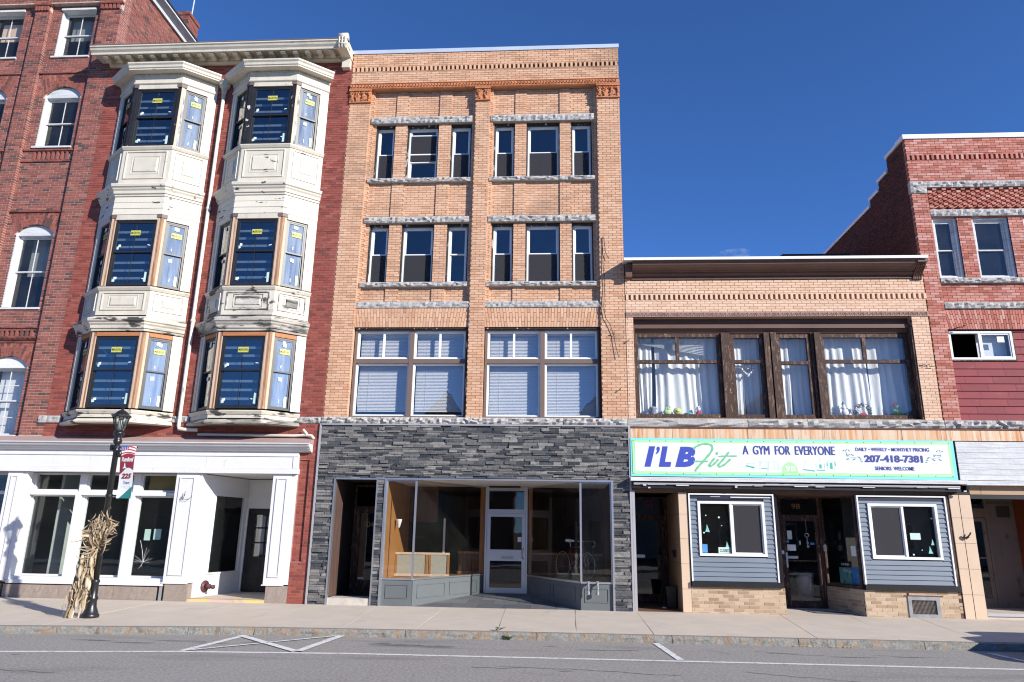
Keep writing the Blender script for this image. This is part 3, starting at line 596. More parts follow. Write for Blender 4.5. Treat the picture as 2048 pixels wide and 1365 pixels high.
# dentil course
dm = MB(); x = -4.64
while x < 2.62: dm.box(x, x + 0.062, -0.016, 0.084, 13.945, 14.074); x += 0.1205
dm.build('dentil', 'tan', C_, kind='stuff')
MB().extr([(0.0, 13.944), (-0.014, 13.944), (-0.014, 13.935), (0.0, 13.93)], -4.65, 2.68).build('dentil_ledge', 'tan', C_)
bw.finish(C_ and wall.build('wall', 'tan_m', C_), 'tan')
MB().extr([(-0.035, 14.50), (-0.035, 14.615), (0.42, 14.64), (0.42, 14.60), (-0.02, 14.50)], -4.67, 2.70).build('coping', 'coping', C_)
MB().box(-4.65, 2.68, 0.42, 9, 14.2, 14.45).build('roof', 'tar', C_)
for xa, xb in ((-4.66, -4.30), (2.50, 2.695)): pass
MB().box(-4.645, -4.35, 0.4, 9, 4.2, 14.2).box(2.36, 2.672, 0.4, 9, 8.0, 14.2).box(2.36, 2.672, 0.4, 9, 4.2, 8.0).box(-4.35, 2.36, 8.6, 9, 4.2, 14.2).build('side_wall', 'tan', C_)
# terracotta band with guilloche rings, capitals
MB().extr([(0.02, 13.35), (-0.05, 13.35), (-0.07, 13.37), (-0.055, 13.39), (-0.055, 13.50), (-0.075, 13.515), (-0.06, 13.54), (0.02, 13.54)], -4.66, 2.69).build('terracotta_band', 'terra', C_)
rg = MB(); x = -4.60
while x < 2.65:
    rg.torus((x, -0.062, 13.445), 0.033, 0.014, 10, 4); rg.ell((x, -0.056, 13.445), (0.012, 0.02, 0.012), 6, 4); x += 0.0875
rg.build('rosette', 'terra', C_, kind='stuff')
for a, b in ((-4.66, -4.065), (-1.185, -0.785), (2.075, 2.69)):
    cp = MB().box(a, b, -0.03, 0.13, 12.96, 13.345).box(a - 0.01, b + 0.01, -0.075, 0.13, 13.30, 13.349).box(a - 0.005, b + 0.005, -0.05, 0.13, 12.955, 12.985).build('capital', 'terra', C_)
    lf = MB(); rr = random.Random(5); n = int((b - a) / 0.135)
    for i in range(n):
        xc = a + (b - a) * (i + 0.5) / n
        for k in range(9):
            s_ = rr.choice((-1, 1)); lf.ell((xc + s_ * rr.uniform(0, .05), -0.045 - rr.uniform(0, .025), 13.02 + k * 0.03), (rr.uniform(.012, .03), .02, rr.uniform(.018, .04)), 6, 4)
        lf.torus((xc - 0.03, -0.06, 13.25), 0.022, 0.01, 8, 4); lf.torus((xc + 0.03, -0.06, 13.25), 0.022, 0.01, 8, 4)
    lf.build('acanthus_leaf', 'terra', cp, kind='stuff')
# upper windows: black peeling linings and white sashes
for zi, (z0, z1, rl) in enumerate(((10.71, 12.34, 11.52), (7.79, 9.42, 8.62))):
    for i, (a, b) in enumerate(wins4):
        ln = MB().box(a, a + 0.035, 0.17, 0.42, z0, z1).box(b - 0.03, b, 0.17, 0.42, z0, z1).box(a + 0.035, b - 0.03, 0.17, 0.42, z1 - 0.05, z1).box(a + 0.035, b - 0.03, 0.17, 0.42, z0, z0 + 0.03).build('jamb', 'blackpeel', C_)
        sc_ = None if (zi == 1 and i == 2) else (z0 + 0.075, rl - 0.02)
        if zi == 0 and i == 1:
            wn = window(C_, a + 0.035, b - 0.03, z0 + 0.03, z1 - 0.05, 0.27, 'white_vinyl', 0.045, 11.30, upper_out=0.03)
            mb = MB().box(a + 0.08, b - 0.075, 0.274, 0.30, 12.07, 12.10).box(a + 0.08, b - 0.075, 0.274, 0.30, 11.50, 11.535); mb.build('screen_rail', 'white_vinyl', wn)
            MB().box(a + 0.08, b - 0.075, 0.280, 0.284, 11.32, 12.07).build('screen', 'screen', wn)
        else: window(C_, a + 0.035, b - 0.03, z0 + 0.03, z1 - 0.05, 0.27, 'white_vinyl', 0.045, rl, screen=sc_)
room(C_, -4.3, 2.3, 0.46, 6, 7.5, 10.2); room(C_, -4.3, 2.3, 0.46, 6, 10.5, 13.2)
# second-floor picture windows
slat_me = None
for xa, xb, mu in ((-4.05, -1.20, -2.605), (-0.77, 2.06, 0.655)):
    MB().frame(xa, xb, 4.325, 6.59, 0.14, 0.30, 0.06, 0.045, 0.07).box(mu - 0.055, mu + 0.055, 0.15, 0.30, 4.37, 6.52).box(xa + 0.06, mu - 0.055, 0.155, 0.30, 5.69, 5.80).box(mu + 0.055, xb - 0.06, 0.155, 0.30, 5.69, 5.80).build('window_frame', 'taupe', C_)
    MB().box(xa, xb, 0.08, 0.14, 6.55, 6.595).box(xb - 0.03, xb, 0.06, 0.14, 4.33, 6.55).build('jamb', 'blackpeel', C_)
    for p, q in ((xa + 0.06, mu - 0.055), (mu + 0.055, xb - 0.06)):
        window(C_, p, q, 4.37, 5.69, 0.20, 'white_vinyl', 0.035, sash=0.012)
        wn = window(C_, p, q, 5.80, 6.52, 0.19, 'white_vinyl', 0.035, sash=0.02)
        MB().box((p + q) / 2 - 0.025, (p + q) / 2 + 0.025, 0.205, 0.25, 5.835, 6.485).build('sash', 'white_vinyl', wn)
        bl = MB().box(p + 0.03, q - 0.03, 0.36, 0.41, 6.44, 6.5).box(p + 0.3, p + 0.303, 0.372, 0.375, 4.5, 6.44).box(q - 0.3, q - 0.297, 0.372, 0.375, 4.5, 6.44).build('blind', 'blind', C_)
        sm = MB().add([(0, -0.011, -0.019), (q - p - 0.1, -0.011, -0.019), (q - p - 0.1, 0.011, 0.018), (0, 0.011, 0.018), (0, -0.011, -0.017), (q - p - 0.1, -0.011, -0.017), (q - p - 0.1, 0.011, 0.02), (0, 0.011, 0.02)], [(0, 1, 2, 3), (4, 5, 6, 7), (0, 1, 5, 4), (2, 3, 7, 6)]).mesh('slat', 'blind')
        z = 4.47 + (0.06 if mu < 0 else 0)
        while z < 6.42:
            o = bpy.data.objects.new('slat', sm); o.location = (p + 0.05 - C_.location.x, 0.39, z); link(o, bl); z += 0.037
room(C_, -4.3, 2.3, 0.46, 5, 4.35, 6.9, 'pale_room')
# belt course over the shopfront
for p, q in ((-4.67, -3.22), (-3.22, -1.73), (-1.73, -0.76), (-0.76, 1.16), (1.16, 2.665)): rock('stone_block', C_, p + 0.003, q - 0.003, 4.155, 4.312, -0.05, 0.2, rough=0.045, seed=p)
MB().box(-4.645, 2.672, 0.06, 0.4, 4.0, 4.33).build('wall', 'tan_m', C_)
# stone veneer
def ashlar(parent, x0, x1, z0, z1, y, holes, seed=2):
    r = random.Random(seed); items = []
    z = z0
    while z < z1 - 0.01:
        h = r.choice((0.034, 0.048, 0.048, 0.062, 0.075)); b = min(z1, z + h)
        if z1 - b < 0.02: b = z1
        iv = [(x0, x1)]
        for hl in holes:
            if hl[2] < (z + b) / 2 < hl[3]: iv = cut(iv, hl[0], hl[1])
        for p, q in iv:
            x = p
            while x < q - 0.02:
                l = r.uniform(0.14, 0.42); e = min(q, x + l)
                if q - e < 0.06: e = q
                items.append((x, e, z, b)); x = e
        z = b
    items.sort(key=lambda i: -(i[1] - i[0]) * (i[3] - i[2]))
    st = MB()
    for k, (a, b, c, d) in enumerate(items):
        mb = MB() if k < 300 else st
        mb.tint = r.random(); pr = r.uniform(0.002, 0.042); j = lambda: r.uniform(-0.009, 0.009); g = 0.0025; xm = a + (b - a) * r.uniform(.3, .7)
        vs = [(a + g, y - pr + j(), c + g), (xm, y - pr + j(), c + g), (b - g, y - pr + j(), c + g), (a + g, y - pr + j(), d - g), (xm, y - pr + j(), d - g), (b - g, y - pr + j(), d - g)]
        vs += [(p[0], y + 0.03, p[2]) for p in vs]
        mb.add(vs, [(0, 1, 4, 3), (1, 2, 5, 4), (6, 7, 1, 0), (7, 8, 2, 1), (3, 4, 10, 9), (4, 5, 11, 10), (0, 3, 9, 6), (2, 8, 11, 5)])
        if k < 300: mb.build('stone', 'veneer', parent, recalc=False)
    st.build('stonework', 'veneer', parent, recalc=False, kind='stuff')
vh = [(-4.235, -3.205, -1, 2.855), (-3.02, 2.265, -1, 2.87)]
vb = MB(); back(vb, -4.66, 2.68, 0.0, 4.13, -0.005, 0.06, vh); vb.box(-3.2, -3.02, 0.06, 0.5, 0, 2.85).box(-4.645, -4.26, 0.06, 0.5, 0, 4.0).box(2.27, 2.67, 0.06, 0.5, 0, 4.0).box(-4.26, 2.27, 0.06, 0.4, 2.9, 4.0)
vb = vb.build('shopfront_wall', 'veneer_m', C_); ashlar(vb, -4.645, 2.665, 0.03, 4.115, -0.01, vh)
MB().box(-4.70, -4.655, -0.05, 0.02, 0.03, 4.15).box(2.67, 2.715, -0.05, 0.02, 0.03, 4.15).box(-4.655, 2.67, -0.06, 0.0, 4.118, 4.15).build('edge_trim', 'alu_dull', C_)
MB().box(-4.245, -4.205, -0.055, 0.05, 0.03, 2.85).box(-3.225, -3.195, -0.055, 0.05, 0.03, 2.85).box(-4.205, -3.225, -0.055, 0.05, 2.83, 2.87).box(-3.195, 2.30, -0.055, 0.05, 2.835, 2.875).box(-3.03, -2.985, -0.055, 0.05, 0.03, 2.835).box(2.245, 2.29, -0.055, 0.05, 0.03, 2.835).build('opening_trim', 'alu', C_)
# side entrance 104
MB().box(-4.235, -4.20, 0.05, 0.75, 0.2, 2.83).build('jamb_board', 'jambwood', C_)
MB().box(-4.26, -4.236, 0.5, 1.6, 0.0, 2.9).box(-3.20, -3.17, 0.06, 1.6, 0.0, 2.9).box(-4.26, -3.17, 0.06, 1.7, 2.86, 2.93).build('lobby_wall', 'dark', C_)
MB().box(-4.20, -3.225, -0.03, 0.5, 0.0, 0.185).build('entrance_step', mat('pale_step_stone', (0.52, 0.48, 0.42), 0.9, (4, 0.15), [((0.28, 0.24, 0.2), 3, .55, .75, S1, .6)]), C_)
MB().box(-4.236, -3.20, 0.5, 1.7, 0.0, 0.17).build('lobby_floor', 'dark', C_)
dr = MB().frame(-4.15, -3.22, 0.17, 2.8, 1.5, 1.56, 0.06).box(-4.09, -3.28, 1.5, 1.56, 2.2, 2.26).frame(-4.09, -3.28, 0.17, 2.2, 1.515, 1.56, 0.11, 0.3).build('door', 'darkbrown', C_)
MB().box(-3.98, -3.39, 1.53, 1.536, 0.47, 2.09).build('pane', 'glass_shop', dr)
fit_text('door_number', '104', -3.86, -3.62, 1.75, 1.89, 1.525, 'gold', dr)
MB().box(-3.95, -3.80, 1.52, 1.53, 0.50, 0.55).build('sticker', 'paper', dr)
room(C_, -4.25, -3.1, 1.75, 4, 0.1, 2.9)
# recessed shop entrance with splayed display windows
TL = frameT(-2.27, 0.0, 1.37, 2.40); TR = frameT(0.22, 2.40, 1.31, -2.40); LL = math.hypot(1.37, 2.4); LR = math.hypot(1.31, 2.4)
def bulkhead(T, u0, u1, z0b, z1b, panels):
    mb = MB(T); mb.box(u0, u1, 0.0, 0.10, z0b, 0.60); o = mb.build('bulkhead', 'gpaint', C_)
    for a, b in panels:
        MB(T).frame(a, b, 0.20, 0.50, -0.014, 0.0, 0.018).build('panel_moulding', 'gpaint', o)
    MB(T).box(u0, u1, -0.02, 0.12, 0.60, 0.635).build('sill', 'alu', o)
FL = lambda u, v, z: (u, v, z)
bulkhead(FL, -2.985, -2.275, 0.0, 0.6, [(-2.88, -2.36)]); bulkhead(FL, 1.535, 2.245, 0.0, 0.6, [(1.62, 2.15)])
bulkhead(TL, 0.012, LL - 0.02, 0.0, 0.6, [(0.16, 1.18), (1.36, 2.5)]); bulkhead(TR, 0.03, LR - 0.012, 0.0, 0.6, [(0.16, 1.3), (1.45, 2.5)])
def shopglass(T, u0, u1):
    fr = MB(T).box(u0, u1, -0.005, 0.03, 2.80, 2.835).build('window_frame', 'alu', C_)
    MB(T).box(u0, u1, 0.008, 0.016, 0.635, 2.80).build('pane', 'glass_shop', fr)
shopglass(FL, -2.985, -2.30); shopglass(FL, 1.57, 2.245); shopglass(TL, 0.03, LL - 0.02); shopglass(TR, 0.02, LR - 0.04)
for xx in (-2.285, 1.545): MB().box(xx - 0.022, xx + 0.022, -0.02, 0.03, 0.635, 2.835).build('mullion', 'alu', C_)
MB().box(-2.98, -2.955, -0.02, 0.03, 0.635, 2.835).box(2.215, 2.24, -0.02, 0.03, 0.635, 2.835).build('mullion', 'alu', C_)
df = MB().frame(-0.88, 0.235, 0.17, 2.835, 2.36, 2.44, 0.045).box(-0.835, 0.19, 2.36, 2.44, 2.16, 2.21).build('door_frame', 'alu', C_)
MB().frame(-0.835, 0.19, 2.21, 2.79, 2.375, 2.425, 0.05).build('transom_sash', 'alu', df); MB().box(-0.785, 0.14, 2.395, 2.403, 2.26, 2.74).build('pane', 'glass_shop', df)
dr = MB().frame(-0.83, 0.185, 0.18, 2.155, 2.375, 2.425, 0.095, 0.12, 0.085).box(-0.735, 0.09, 2.375, 2.425, 0.96, 1.24).build('door', 'alu', C_)
MB().box(-0.735, 0.09, 2.395, 2.403, 0.30, 0.96).box(-0.735, 0.09, 2.395, 2.403, 1.24, 2.07).build('pane', 'glass_shop', dr)
MB().box(-0.44, -0.12, 2.366, 2.374, 1.01, 1.085).build('letter_slot', 'alu_dull', dr)
MB().tube([(0.135, 2.372, 1.02), (0.10, 2.31, 1.05), (0.09, 2.31, 1.2), (0.135, 2.372, 1.28)], 0.014, 8).build('handle', 'alu', dr, True)
MB().box(-0.02, 0.08, 2.385, 2.392, 1.44, 1.56).build('sticker', 'paper', dr)
MB().box(-2.27, 1.53, 0.05, 2.5, 2.836, 2.90).box(-2.985, -2.27, 0.06, 2.6, 2.838, 2.90).box(1.53, 2.25, 0.06, 2.6, 2.838, 2.90).build('ceiling', 'ceil', C_)
MB().box(-0.75, 0.06, 1.9, 2.15, 2.80, 2.835).build('vent', 'blackpaint', C_)
fl = MB().add([(-2.27, 0.0, 0.03), (1.53, 0.0, 0.03), (0.22, 2.4, 0.165), (-0.9, 2.4, 0.165)], [(0, 1, 2, 3)]).build('entry_floor', 'grout', C_)
rows = [(0.02, 0.62), (0.63, 1.22), (1.23, 1.80), (1.81, 2.36)]; rr = random.Random(4)
for k, (ya, yb) in enumerate(rows):
    xl = lambda y: -2.25 + 1.37 * y / 2.4; xr = lambda y: 1.51 - 1.31 * y / 2.4; z_ = lambda y: 0.036 + 0.056 * y
    x = -2.6 + (k % 2) * 0.3
    while x < 1.6:
        a0 = max(x, xl(ya)); a1 = max(x, xl(yb)); b0 = min(x + 0.59, xr(ya)); b1 = min(x + 0.59, xr(yb)); x += 0.6
        if b0 - a0 < 0.04 and b1 - a1 < 0.04: continue
        if b1 <= a1: a1 = b1 = max(a1, b1) if a1 < 0 else min(a1, b1)
        if b0 <= a0: a0 = b0
        mb = MB(); mb.tint = rr.random()
        top = [(a0, ya, z_(ya)), (b0, ya, z_(ya)), (b1, yb, z_(yb)), (a1, yb, z_(yb))]; mb.add(top + [(p[0], p[1], p[2] - 0.008) for p in top], [(0, 1, 2, 3), (0, 1, 5, 4), (1, 2, 6, 5), (2, 3, 7, 6), (3, 0, 4, 7)]); mb.build('tile', 'slate', fl)
# display interiors
MB().slab([(-2.97, 0.11), (-2.3, 0.11), (-1.02, 2.36), (-1.02, 2.75), (-2.97, 2.75)], 0.50, 0.60).slab([(1.58, 0.11), (2.23, 0.11), (2.23, 2.75), (0.36, 2.75), (0.36, 2.36)], 0.50, 0.60).build('display_floor', 'panelwood', C_)
MB().box(-3.0, -2.965, 0.06, 2.7, 0.5, 2.85).build('wall_panel', 'panelwood', C_)
pt = MB().box(-2.96, -1.62, 1.2, 1.25, 1.12, 1.17).box(-2.96, -1.62, 1.2, 1.25, 0.61, 0.67).build('half_partition', 'newwood', C_)
for x in (-2.96, -2.2, -2.12, -1.67): MB().box(x, x + 0.05, 1.198, 1.252, 0.67, 1.12).build('post', 'panelwood', pt)
MB().box(-2.91, -1.67, 1.215, 1.235, 0.67, 1.12).build('panel', 'peg', pt)
pt2 = MB().box(-1.6, -0.95, 2.65, 2.7, 1.12, 1.17).box(0.3, 2.2, 2.65, 2.7, 1.12, 1.17).box(-1.6, -0.95, 2.65, 2.7, 0.61, 0.67).box(0.3, 2.2, 2.65, 2.7, 0.61, 0.67).build('half_partition', 'panelwood', C_)
MB().box(-1.58, -0.97, 2.665, 2.685, 0.67, 1.12).box(0.32, 2.18, 2.665, 2.685, 0.67, 1.12).build('panel', 'panelwood_d', pt2)
MB().box(-1.02, -0.90, 2.45, 2.6, 0.17, 2.83).box(0.25, 0.36, 2.45, 2.6, 0.17, 2.83).build('door_post', 'panelwood', C_)
MB().box(2.25, 2.29, 0.06, 2.7, 0.5, 2.85).box(-2.96, -2.2, 2.72, 2.78, 1.9, 2.84).build('wall_panel', 'panelwood_d', C_)
MB().box(-1.95, -1.90, 2.2, 2.25, 0.6, 2.0).build('door_edge', 'white', C_)
MB().lathe(-2.86, 0.95, [(0.012, 1.74), (0.03, 1.76), (0.075, 1.93), (0.078, 1.95), (0.0, 1.95)], 12).build('wall_lamp', 'white', C_, True)
room(C_, -3.0, 2.25, 2.85, 9, 0.1, 2.9, 'panelwood_d')
# standpipe outlets on the right bulkhead
for xx in (1.70, 1.905):
    hb = MB().tube([(xx, -0.02, 0.61), (xx, -0.10, 0.60), (xx - 0.005, -0.12, 0.52), (xx - 0.01, -0.13, 0.44)], 0.024, 8).build('hose_outlet', 'greym', C_, True)
    MB().lathe(xx - 0.01, -0.13, [(0.034, 0.375), (0.037, 0.44), (0.028, 0.45)], 10).build('cap', 'greym', hb); MB().tube([(xx, -0.10, 0.6), (xx, -0.10, 0.65)], 0.012, 6).tube([(xx - 0.03, -0.1, 0.65), (xx + 0.03, -0.1, 0.65)], 0.009, 6).build('valve', 'greym', hb)
# ------------------------------------------------------------------ red building with bay windows and white shopfront
B_ = thing('brick_building', 'deep red brick building with two stacks of cream bay windows', 'building', (-8.0, 0, 0), BG)
wall = MB(); bw = Brickwork(seed=5)
BAYS = [(-11.21, -10.46, -9.13, -8.43), (-7.97, -7.25, -5.95, -5.25)]; BP = 0.57
hs = [(b[0] + 0.06, b[3] - 0.06, 4.12, 13.9) for b in BAYS]
bw.lay(-11.67, -4.665, 3.80, 14.30, 0.0, hs + [(-5.285, -4.66, 4.15, 4.315), (-8.42, -7.98, 4.15, 4.315)]); back(wall, -11.675, -4.66, 3.6, 14.6, 0.007, 0.30, hs)
bw.lay(-5.14, -4.72, 0.04, 3.80, 0.0, [(-5.14, -4.89, 0.95, 3.29)]); bw.lay(-5.14, -4.89, 0.95, 3.29, 0.05); back(wall, -5.14, -4.72, 0.0, 3.6, 0.007, 0.3, [(-5.135, -4.895, 0.955, 3.285)]); wall.box(-5.135, -4.895, 0.057, 0.3, 0.955, 3.285)
wall.box(-4.72, -4.66, 0.02, 0.3, 0, 4.2)
bw.finish(wall.build('wall', 'deep_m', B_), 'deep')
for p, q in ((-5.28, -4.67), (-8.41, -7.99)): rock('stone_block', B_, p, q, 4.155, 4.31, -0.02, 0.1, rough=0.04, seed=q)
MB().box(-11.67, -11.4, 0.3, 8, 3.9, 14.5).box(-4.95, -4.67, 0.3, 8, 3.9, 14.5).box(-11.4, -4.95, 7.6, 8, 3.9, 14.5).build('side_wall', 'deep', B_)
MB().box(-11.67, -4.67, 0.0, 8, 14.52, 14.6).build('roof', 'tar', B_)
for z0, z1 in ((4.0, 7.0), (7.25, 9.9), (10.3, 13.6)): room(B_, -11.3, -5.1, 0.5, 4, z0, z1)
# main cornice
MB().extr([(0.0, 14.27), (-0.06, 14.27), (-0.10, 14.32), (-0.10, 14.36), (-0.13, 14.40), (-0.13, 14.43), (0.0, 14.43)], -11.66, -4.72).build('cornice_bed_mould', 'cream', B_)
MB().extr([(0.0, 14.43), (-0.13, 14.43), (-0.48, 14.37), (-0.48, 14.345), (-0.51, 14.345), (-0.52, 14.40), (-0.57, 14.45), (-0.59, 14.50), (-0.62, 14.52), (-0.62, 14.56), (0.0, 14.58)], -11.93, -4.74).build('cornice', 'cream', B_)
MB().extr([(-0.63, 14.562), (-0.63, 14.585), (-0.2, 14.70), (0.1, 14.70), (0.1, 14.585)], -11.95, -4.72).build('cornice_flashing', 'taupe', B_)
x = -11.62
while x < -4.95:
    MB().extr([(-0.135, 14.33), (-0.135, 14.425), (-0.47, 14.37), (-0.47, 14.31), (-0.42, 14.27), (-0.33, 14.29), (-0.24, 14.25)], x, x + 0.125).build('modillion', 'soffit', B_); x += 0.338
cs = MB().box(-4.93, -4.67, -0.60, 0.05, 14.29, 14.60).box(-4.91, -4.69, -0.16, 0.05, 14.0, 14.29).build('cornice_console', 'cream', B_)
cm = MB().tube([(-4.93, -0.52, 14.66), (-4.67, -0.52, 14.66)], 0.125, 14)
for k in range(3): cm.tube([(-4.88 + k * 0.08, -0.625, 14.62), (-4.88 + k * 0.08, -0.615, 14.30)], 0.022, 6)
cm.box(-4.94, -4.66, -0.64, -0.3, 14.40, 14.43); cm.build('scroll', 'cream', cs, True)
# bays
def bay(b, lv, style):
    z = lv; xw0, xf0, xf1, xw1 = b; path = [(xw0, 0.0), (xf0, -BP), (xf1, -BP), (xw1, 0.0)]
    faces = [(frameT(xw0, 0, xf0 - xw0, -BP), math.hypot(xf0 - xw0, BP)), (frameT(xf0, -BP, 1, 0), xf1 - xf0), (frameT(xf1, -BP, xw1 - xf1, BP), math.hypot(xw1 - xf1, BP))]
    a0, a1, w0, w1, h1, c0, c1 = z['a0'], z['a1'], z['w0'], z['w1'], z['h1'], z['c0'], z['c1']
    body = MB(); pm = z['paint']
    # apron (solid) and roof/floor plates
    inner = [(xw0 + .02, -0.01), (xf0 + .02, -BP + .02), (xf1 - .02, -BP + .02), (xw1 - .02, -0.01)]
    body.slab([(xw0, 0.06), *path, (xw1, 0.06)], a0 - 0.02, a0 + 0.03)
    for T, L in faces:
        body.T = T; body.box(0.004, L - 0.004, 0.0, 0.07, a0, a1)
    body.T = None
    o = body.build('bay_window', pm, B_)
    for k, (T, L) in enumerate(faces):
        if z['panel']:
            m0, m1, q0, q1 = 0.11, L - 0.11, a0 + 0.16, a1 - 0.10
            mb = MB(T).frame(m0, m1, q0, q1, -0.022, 0.0, 0.022); cx_ = (m0 + m1) / 2; cz = (q0 + q1) / 2
            hw = (m1 - m0) / 2 * (0.60 if k == 1 else 0.45); hh = (q1 - q0) / 2 * 0.52
            mb.frame(cx_ - hw - 0.05, cx_ + hw + 0.05, cz - hh - 0.05, cz + hh + 0.05, -0.008, 0.0, 0.012)
            mb.add([(cx_ - hw, -0.001, cz - hh), (cx_ + hw, -0.001, cz - hh), (cx_ + hw, -0.001, cz + hh), (cx_ - hw, -0.001, cz + hh), (cx_ - hw + .025, -0.024, cz - hh + .025), (cx_ + hw - .025, -0.024, cz - hh + .025), (cx_ + hw - .025, -0.024, cz + hh - .025), (cx_ - hw + .025, -0.024, cz + hh - .025)], [(0, 1, 5, 4), (1, 2, 6, 5), (2, 3, 7, 6), (3, 0, 4, 7), (4, 5, 6, 7)])
            mb.build('panel', z['panelm'] if k > 0 else 'cream', o)
    # sill moulding on the apron
    MB().sweep(path, [(-0.03, a1 - 0.05), (0.02, a1 - 0.05), (0.045, a1 - 0.01), (0.06, a1 + 0.015), (0.06, a1 + 0.04), (-0.06, a1 + 0.05), (-0.10, a1 + 0.05), (-0.10, a1 - 0.05)]).build('sill', z['sillm'], o)
    # posts at corners, white casing at the wall, head
    for k, (T, L) in enumerate(faces):
        if k == 1: u0, u1 = 0.115, L - 0.115
        elif k == 0: u0, u1 = 0.24, L - 0.13
        else: u0, u1 = 0.13, L - 0.24
        zb, zt = w0 - 0.01, h1
        if k == 1:
            for s_, (p, q) in enumerate(((0.006, 0.052), (0.054, 0.096), (L - 0.096, L - 0.054), (L - 0.052, L - 0.006))): MB(T).box(p, q, 0.012 + 0.006 * (s_ % 2), 0.08, zb, zt).build('corner_post', z['post'][s_ % 2 if z['post'][0] != 'barrier' else 0], o)
            for p, q in ((0.097, u0), (u1, L - 0.097)): MB(T).box(p, q, 0.02, 0.10, zb, w1 + 0.03).build('jamb', z['jamb'], o)
        else:
            pu = (L - 0.125, L - 0.008) if k == 0 else (0.008, 0.125)
            mid = (pu[0] + pu[1]) / 2
            MB(T).box(pu[0], mid - 0.001, 0.012, 0.08, zb, zt).build('corner_post', z['post2'][0] if k == 2 else z['post'][0], o); MB(T).box(mid + 0.001, pu[1], 0.02, 0.08, zb, zt).build('corner_post', z['post2'][1] if k == 2 else z['post'][1], o)
            cu = (0.0, 0.236) if k == 0 else (L - 0.236, L)
            cm_ = 'cream' if z['casing'] == 0 else 'white'
            c_ = MB(T).box(cu[0], cu[1], 0.0, 0.08, zb, zt).build('casing', cm_ if k == 2 else 'cream', o)
            MB(T).box(cu[0] + 0.10, cu[0] + 0.135, -0.012, 0.0, zb, zt - 0.1).build('casing_batten', cm_ if k == 2 else 'cream', o)
        MB(T).box(u0, u1, 0.0 if z['headm'] == 'cream' else 0.01, 0.09, w1 + 0.03, zt).build('head_board', z['headm'], o)
        if z['plate']: 
            for p in ((0.0, 0.13), (L - 0.13, L)) if k == 1 else (((L - 0.14, L),) if k == 0 else ((0.0, 0.14),)): MB(T).box(p[0], p[1], -0.004, 0.012, zt - 0.09, zt).build('post_block', 'taupe', o)
        rail = z['rail']
        wn = window(B_, u0, u1, w0, w1 + 0.03, 0.035, 'blackvinyl', 0.045, rail, T=T, gl=('glass_new', 'glass_mid', 'glass_film')[k], sash=0.035, upper_out=0.01, muntin=0)
        zu0, zu1 = rail + 0.03, w1 - 0.05; zl0, zl1 = w0 + 0.08, rail - 0.05; uw = u1 - u0; rr = random.Random(int(xw0 * 10 + w0 * 100 + k))
        if k == 1:
            bt = MB(T)
            for j in range(3):
                for q0, q1 in ((zu0, zu1), (zl0, zl1)): zz = q1 - (q1 - q0) * (0.24 + 0.27 * j); bt.box(u0 - 0.10, u1 + 0.10, 0.20, 0.22, zz - 0.03, zz + 0.03)
            bt.build('batten', 'lath', wn)
            MB(T).box((u0 + u1) / 2 - 0.004, (u0 + u1) / 2 + 0.004, 0.047, 0.058, zl0 - 0.02, zl1 + 0.02).box((u0 + u1) / 2 - 0.004, (u0 + u1) / 2 + 0.004, 0.047, 0.058, zu0 - 0.02, zu1 + 0.02).build('glazing_bar', 'blackvinyl', wn)
        def stick(ua, ub, za, zb2, m, d=0.045):
            du, dz_, sh = (rr.uniform(-.02, .02), rr.uniform(-.025, .025), rr.uniform(-.012, .012)) if m != 'yellow' else (0, 0, 0)
            ua += du; ub += du; za += dz_; zb2 += dz_; P = [(ua, za - sh), (ub, za + sh), (ub - sh, zb2 + sh), (ua - sh, zb2 - sh)]
            MB(T).prism(P, d, d + 0.003).build('sticker', m, wn)
        lw = 0.26 if k == 1 else min(0.25, uw * 0.55); lc = (u0 + u1) / 2 + (0.01 if k == 1 else 0.02); lz = zu1 - (zu1 - zu0) * 0.36
        if not (k == 0 and style == 1):
            stick(lc - lw / 2, lc + lw / 2, lz - 0.065, lz + 0.07, 'yellow', 0.046 if k != 1 else 0.042)
            fit_text('lettering', 'MARVIN', lc - lw * 0.44, lc + lw * 0.44, lz - 0.03, lz + 0.032, 0.0455 if k != 1 else 0.0415, 'ink', wn, bold=0.01, T=T, ext=0.0004)
        if k == 1:
            stick(u0 + 0.12, u0 + 0.17, zu0 + 0.06, zu0 + 0.13, 'palegreen'); stick(u0 + 0.15, u0 + 0.21, zu0 + 0.09, zu0 + 0.155, 'paper', 0.041)
            stick(u1 - 0.19, u1 - 0.12, zu0 + 0.13, zu0 + 0.148, 'paper')
            stick(u0 + 0.11, u0 + 0.18, zl0 + 0.04, zl0 + 0.11, 'palegreen', 0.080); stick(u0 + 0.14, u0 + 0.215, zl0 + 0.09, zl0 + 0.15, 'paper', 0.076)
            stick(u1 - 0.17, u1 - 0.10, zl0 + 0.01, zl0 + 0.27, 'palegreen', 0.080); stick(u1 - 0.22, u1 - 0.17, zl0 + 0.13, zl0 + 0.15, 'paper', 0.080)
        else:
            stick(lc - 0.08, lc, zu1 - 0.11, zu1 - 0.02, 'palegreen'); stick(lc - 0.05, lc + 0.03, zu1 - 0.13, zu1 - 0.05, 'paper', 0.041)
            stick(lc - 0.07, lc - 0.055, zu0 + 0.06, zu0 + 0.13, 'paper')
            stick(lc - 0.10, lc - 0.01, zl1 - 0.15, zl1 - 0.06, 'paper', 0.078); stick(u1 - 0.16, u1 - 0.09, zl0 + 0.01, zl0 + 0.27, 'palegreen', 0.080); stick(lc - 0.05, lc - 0.035, zl0 + 0.08, zl0 + 0.17, 'paper', 0.080)
    # inside lining behind the casings
    ins = MB()
    for T, L in (faces[0], faces[2]): pass
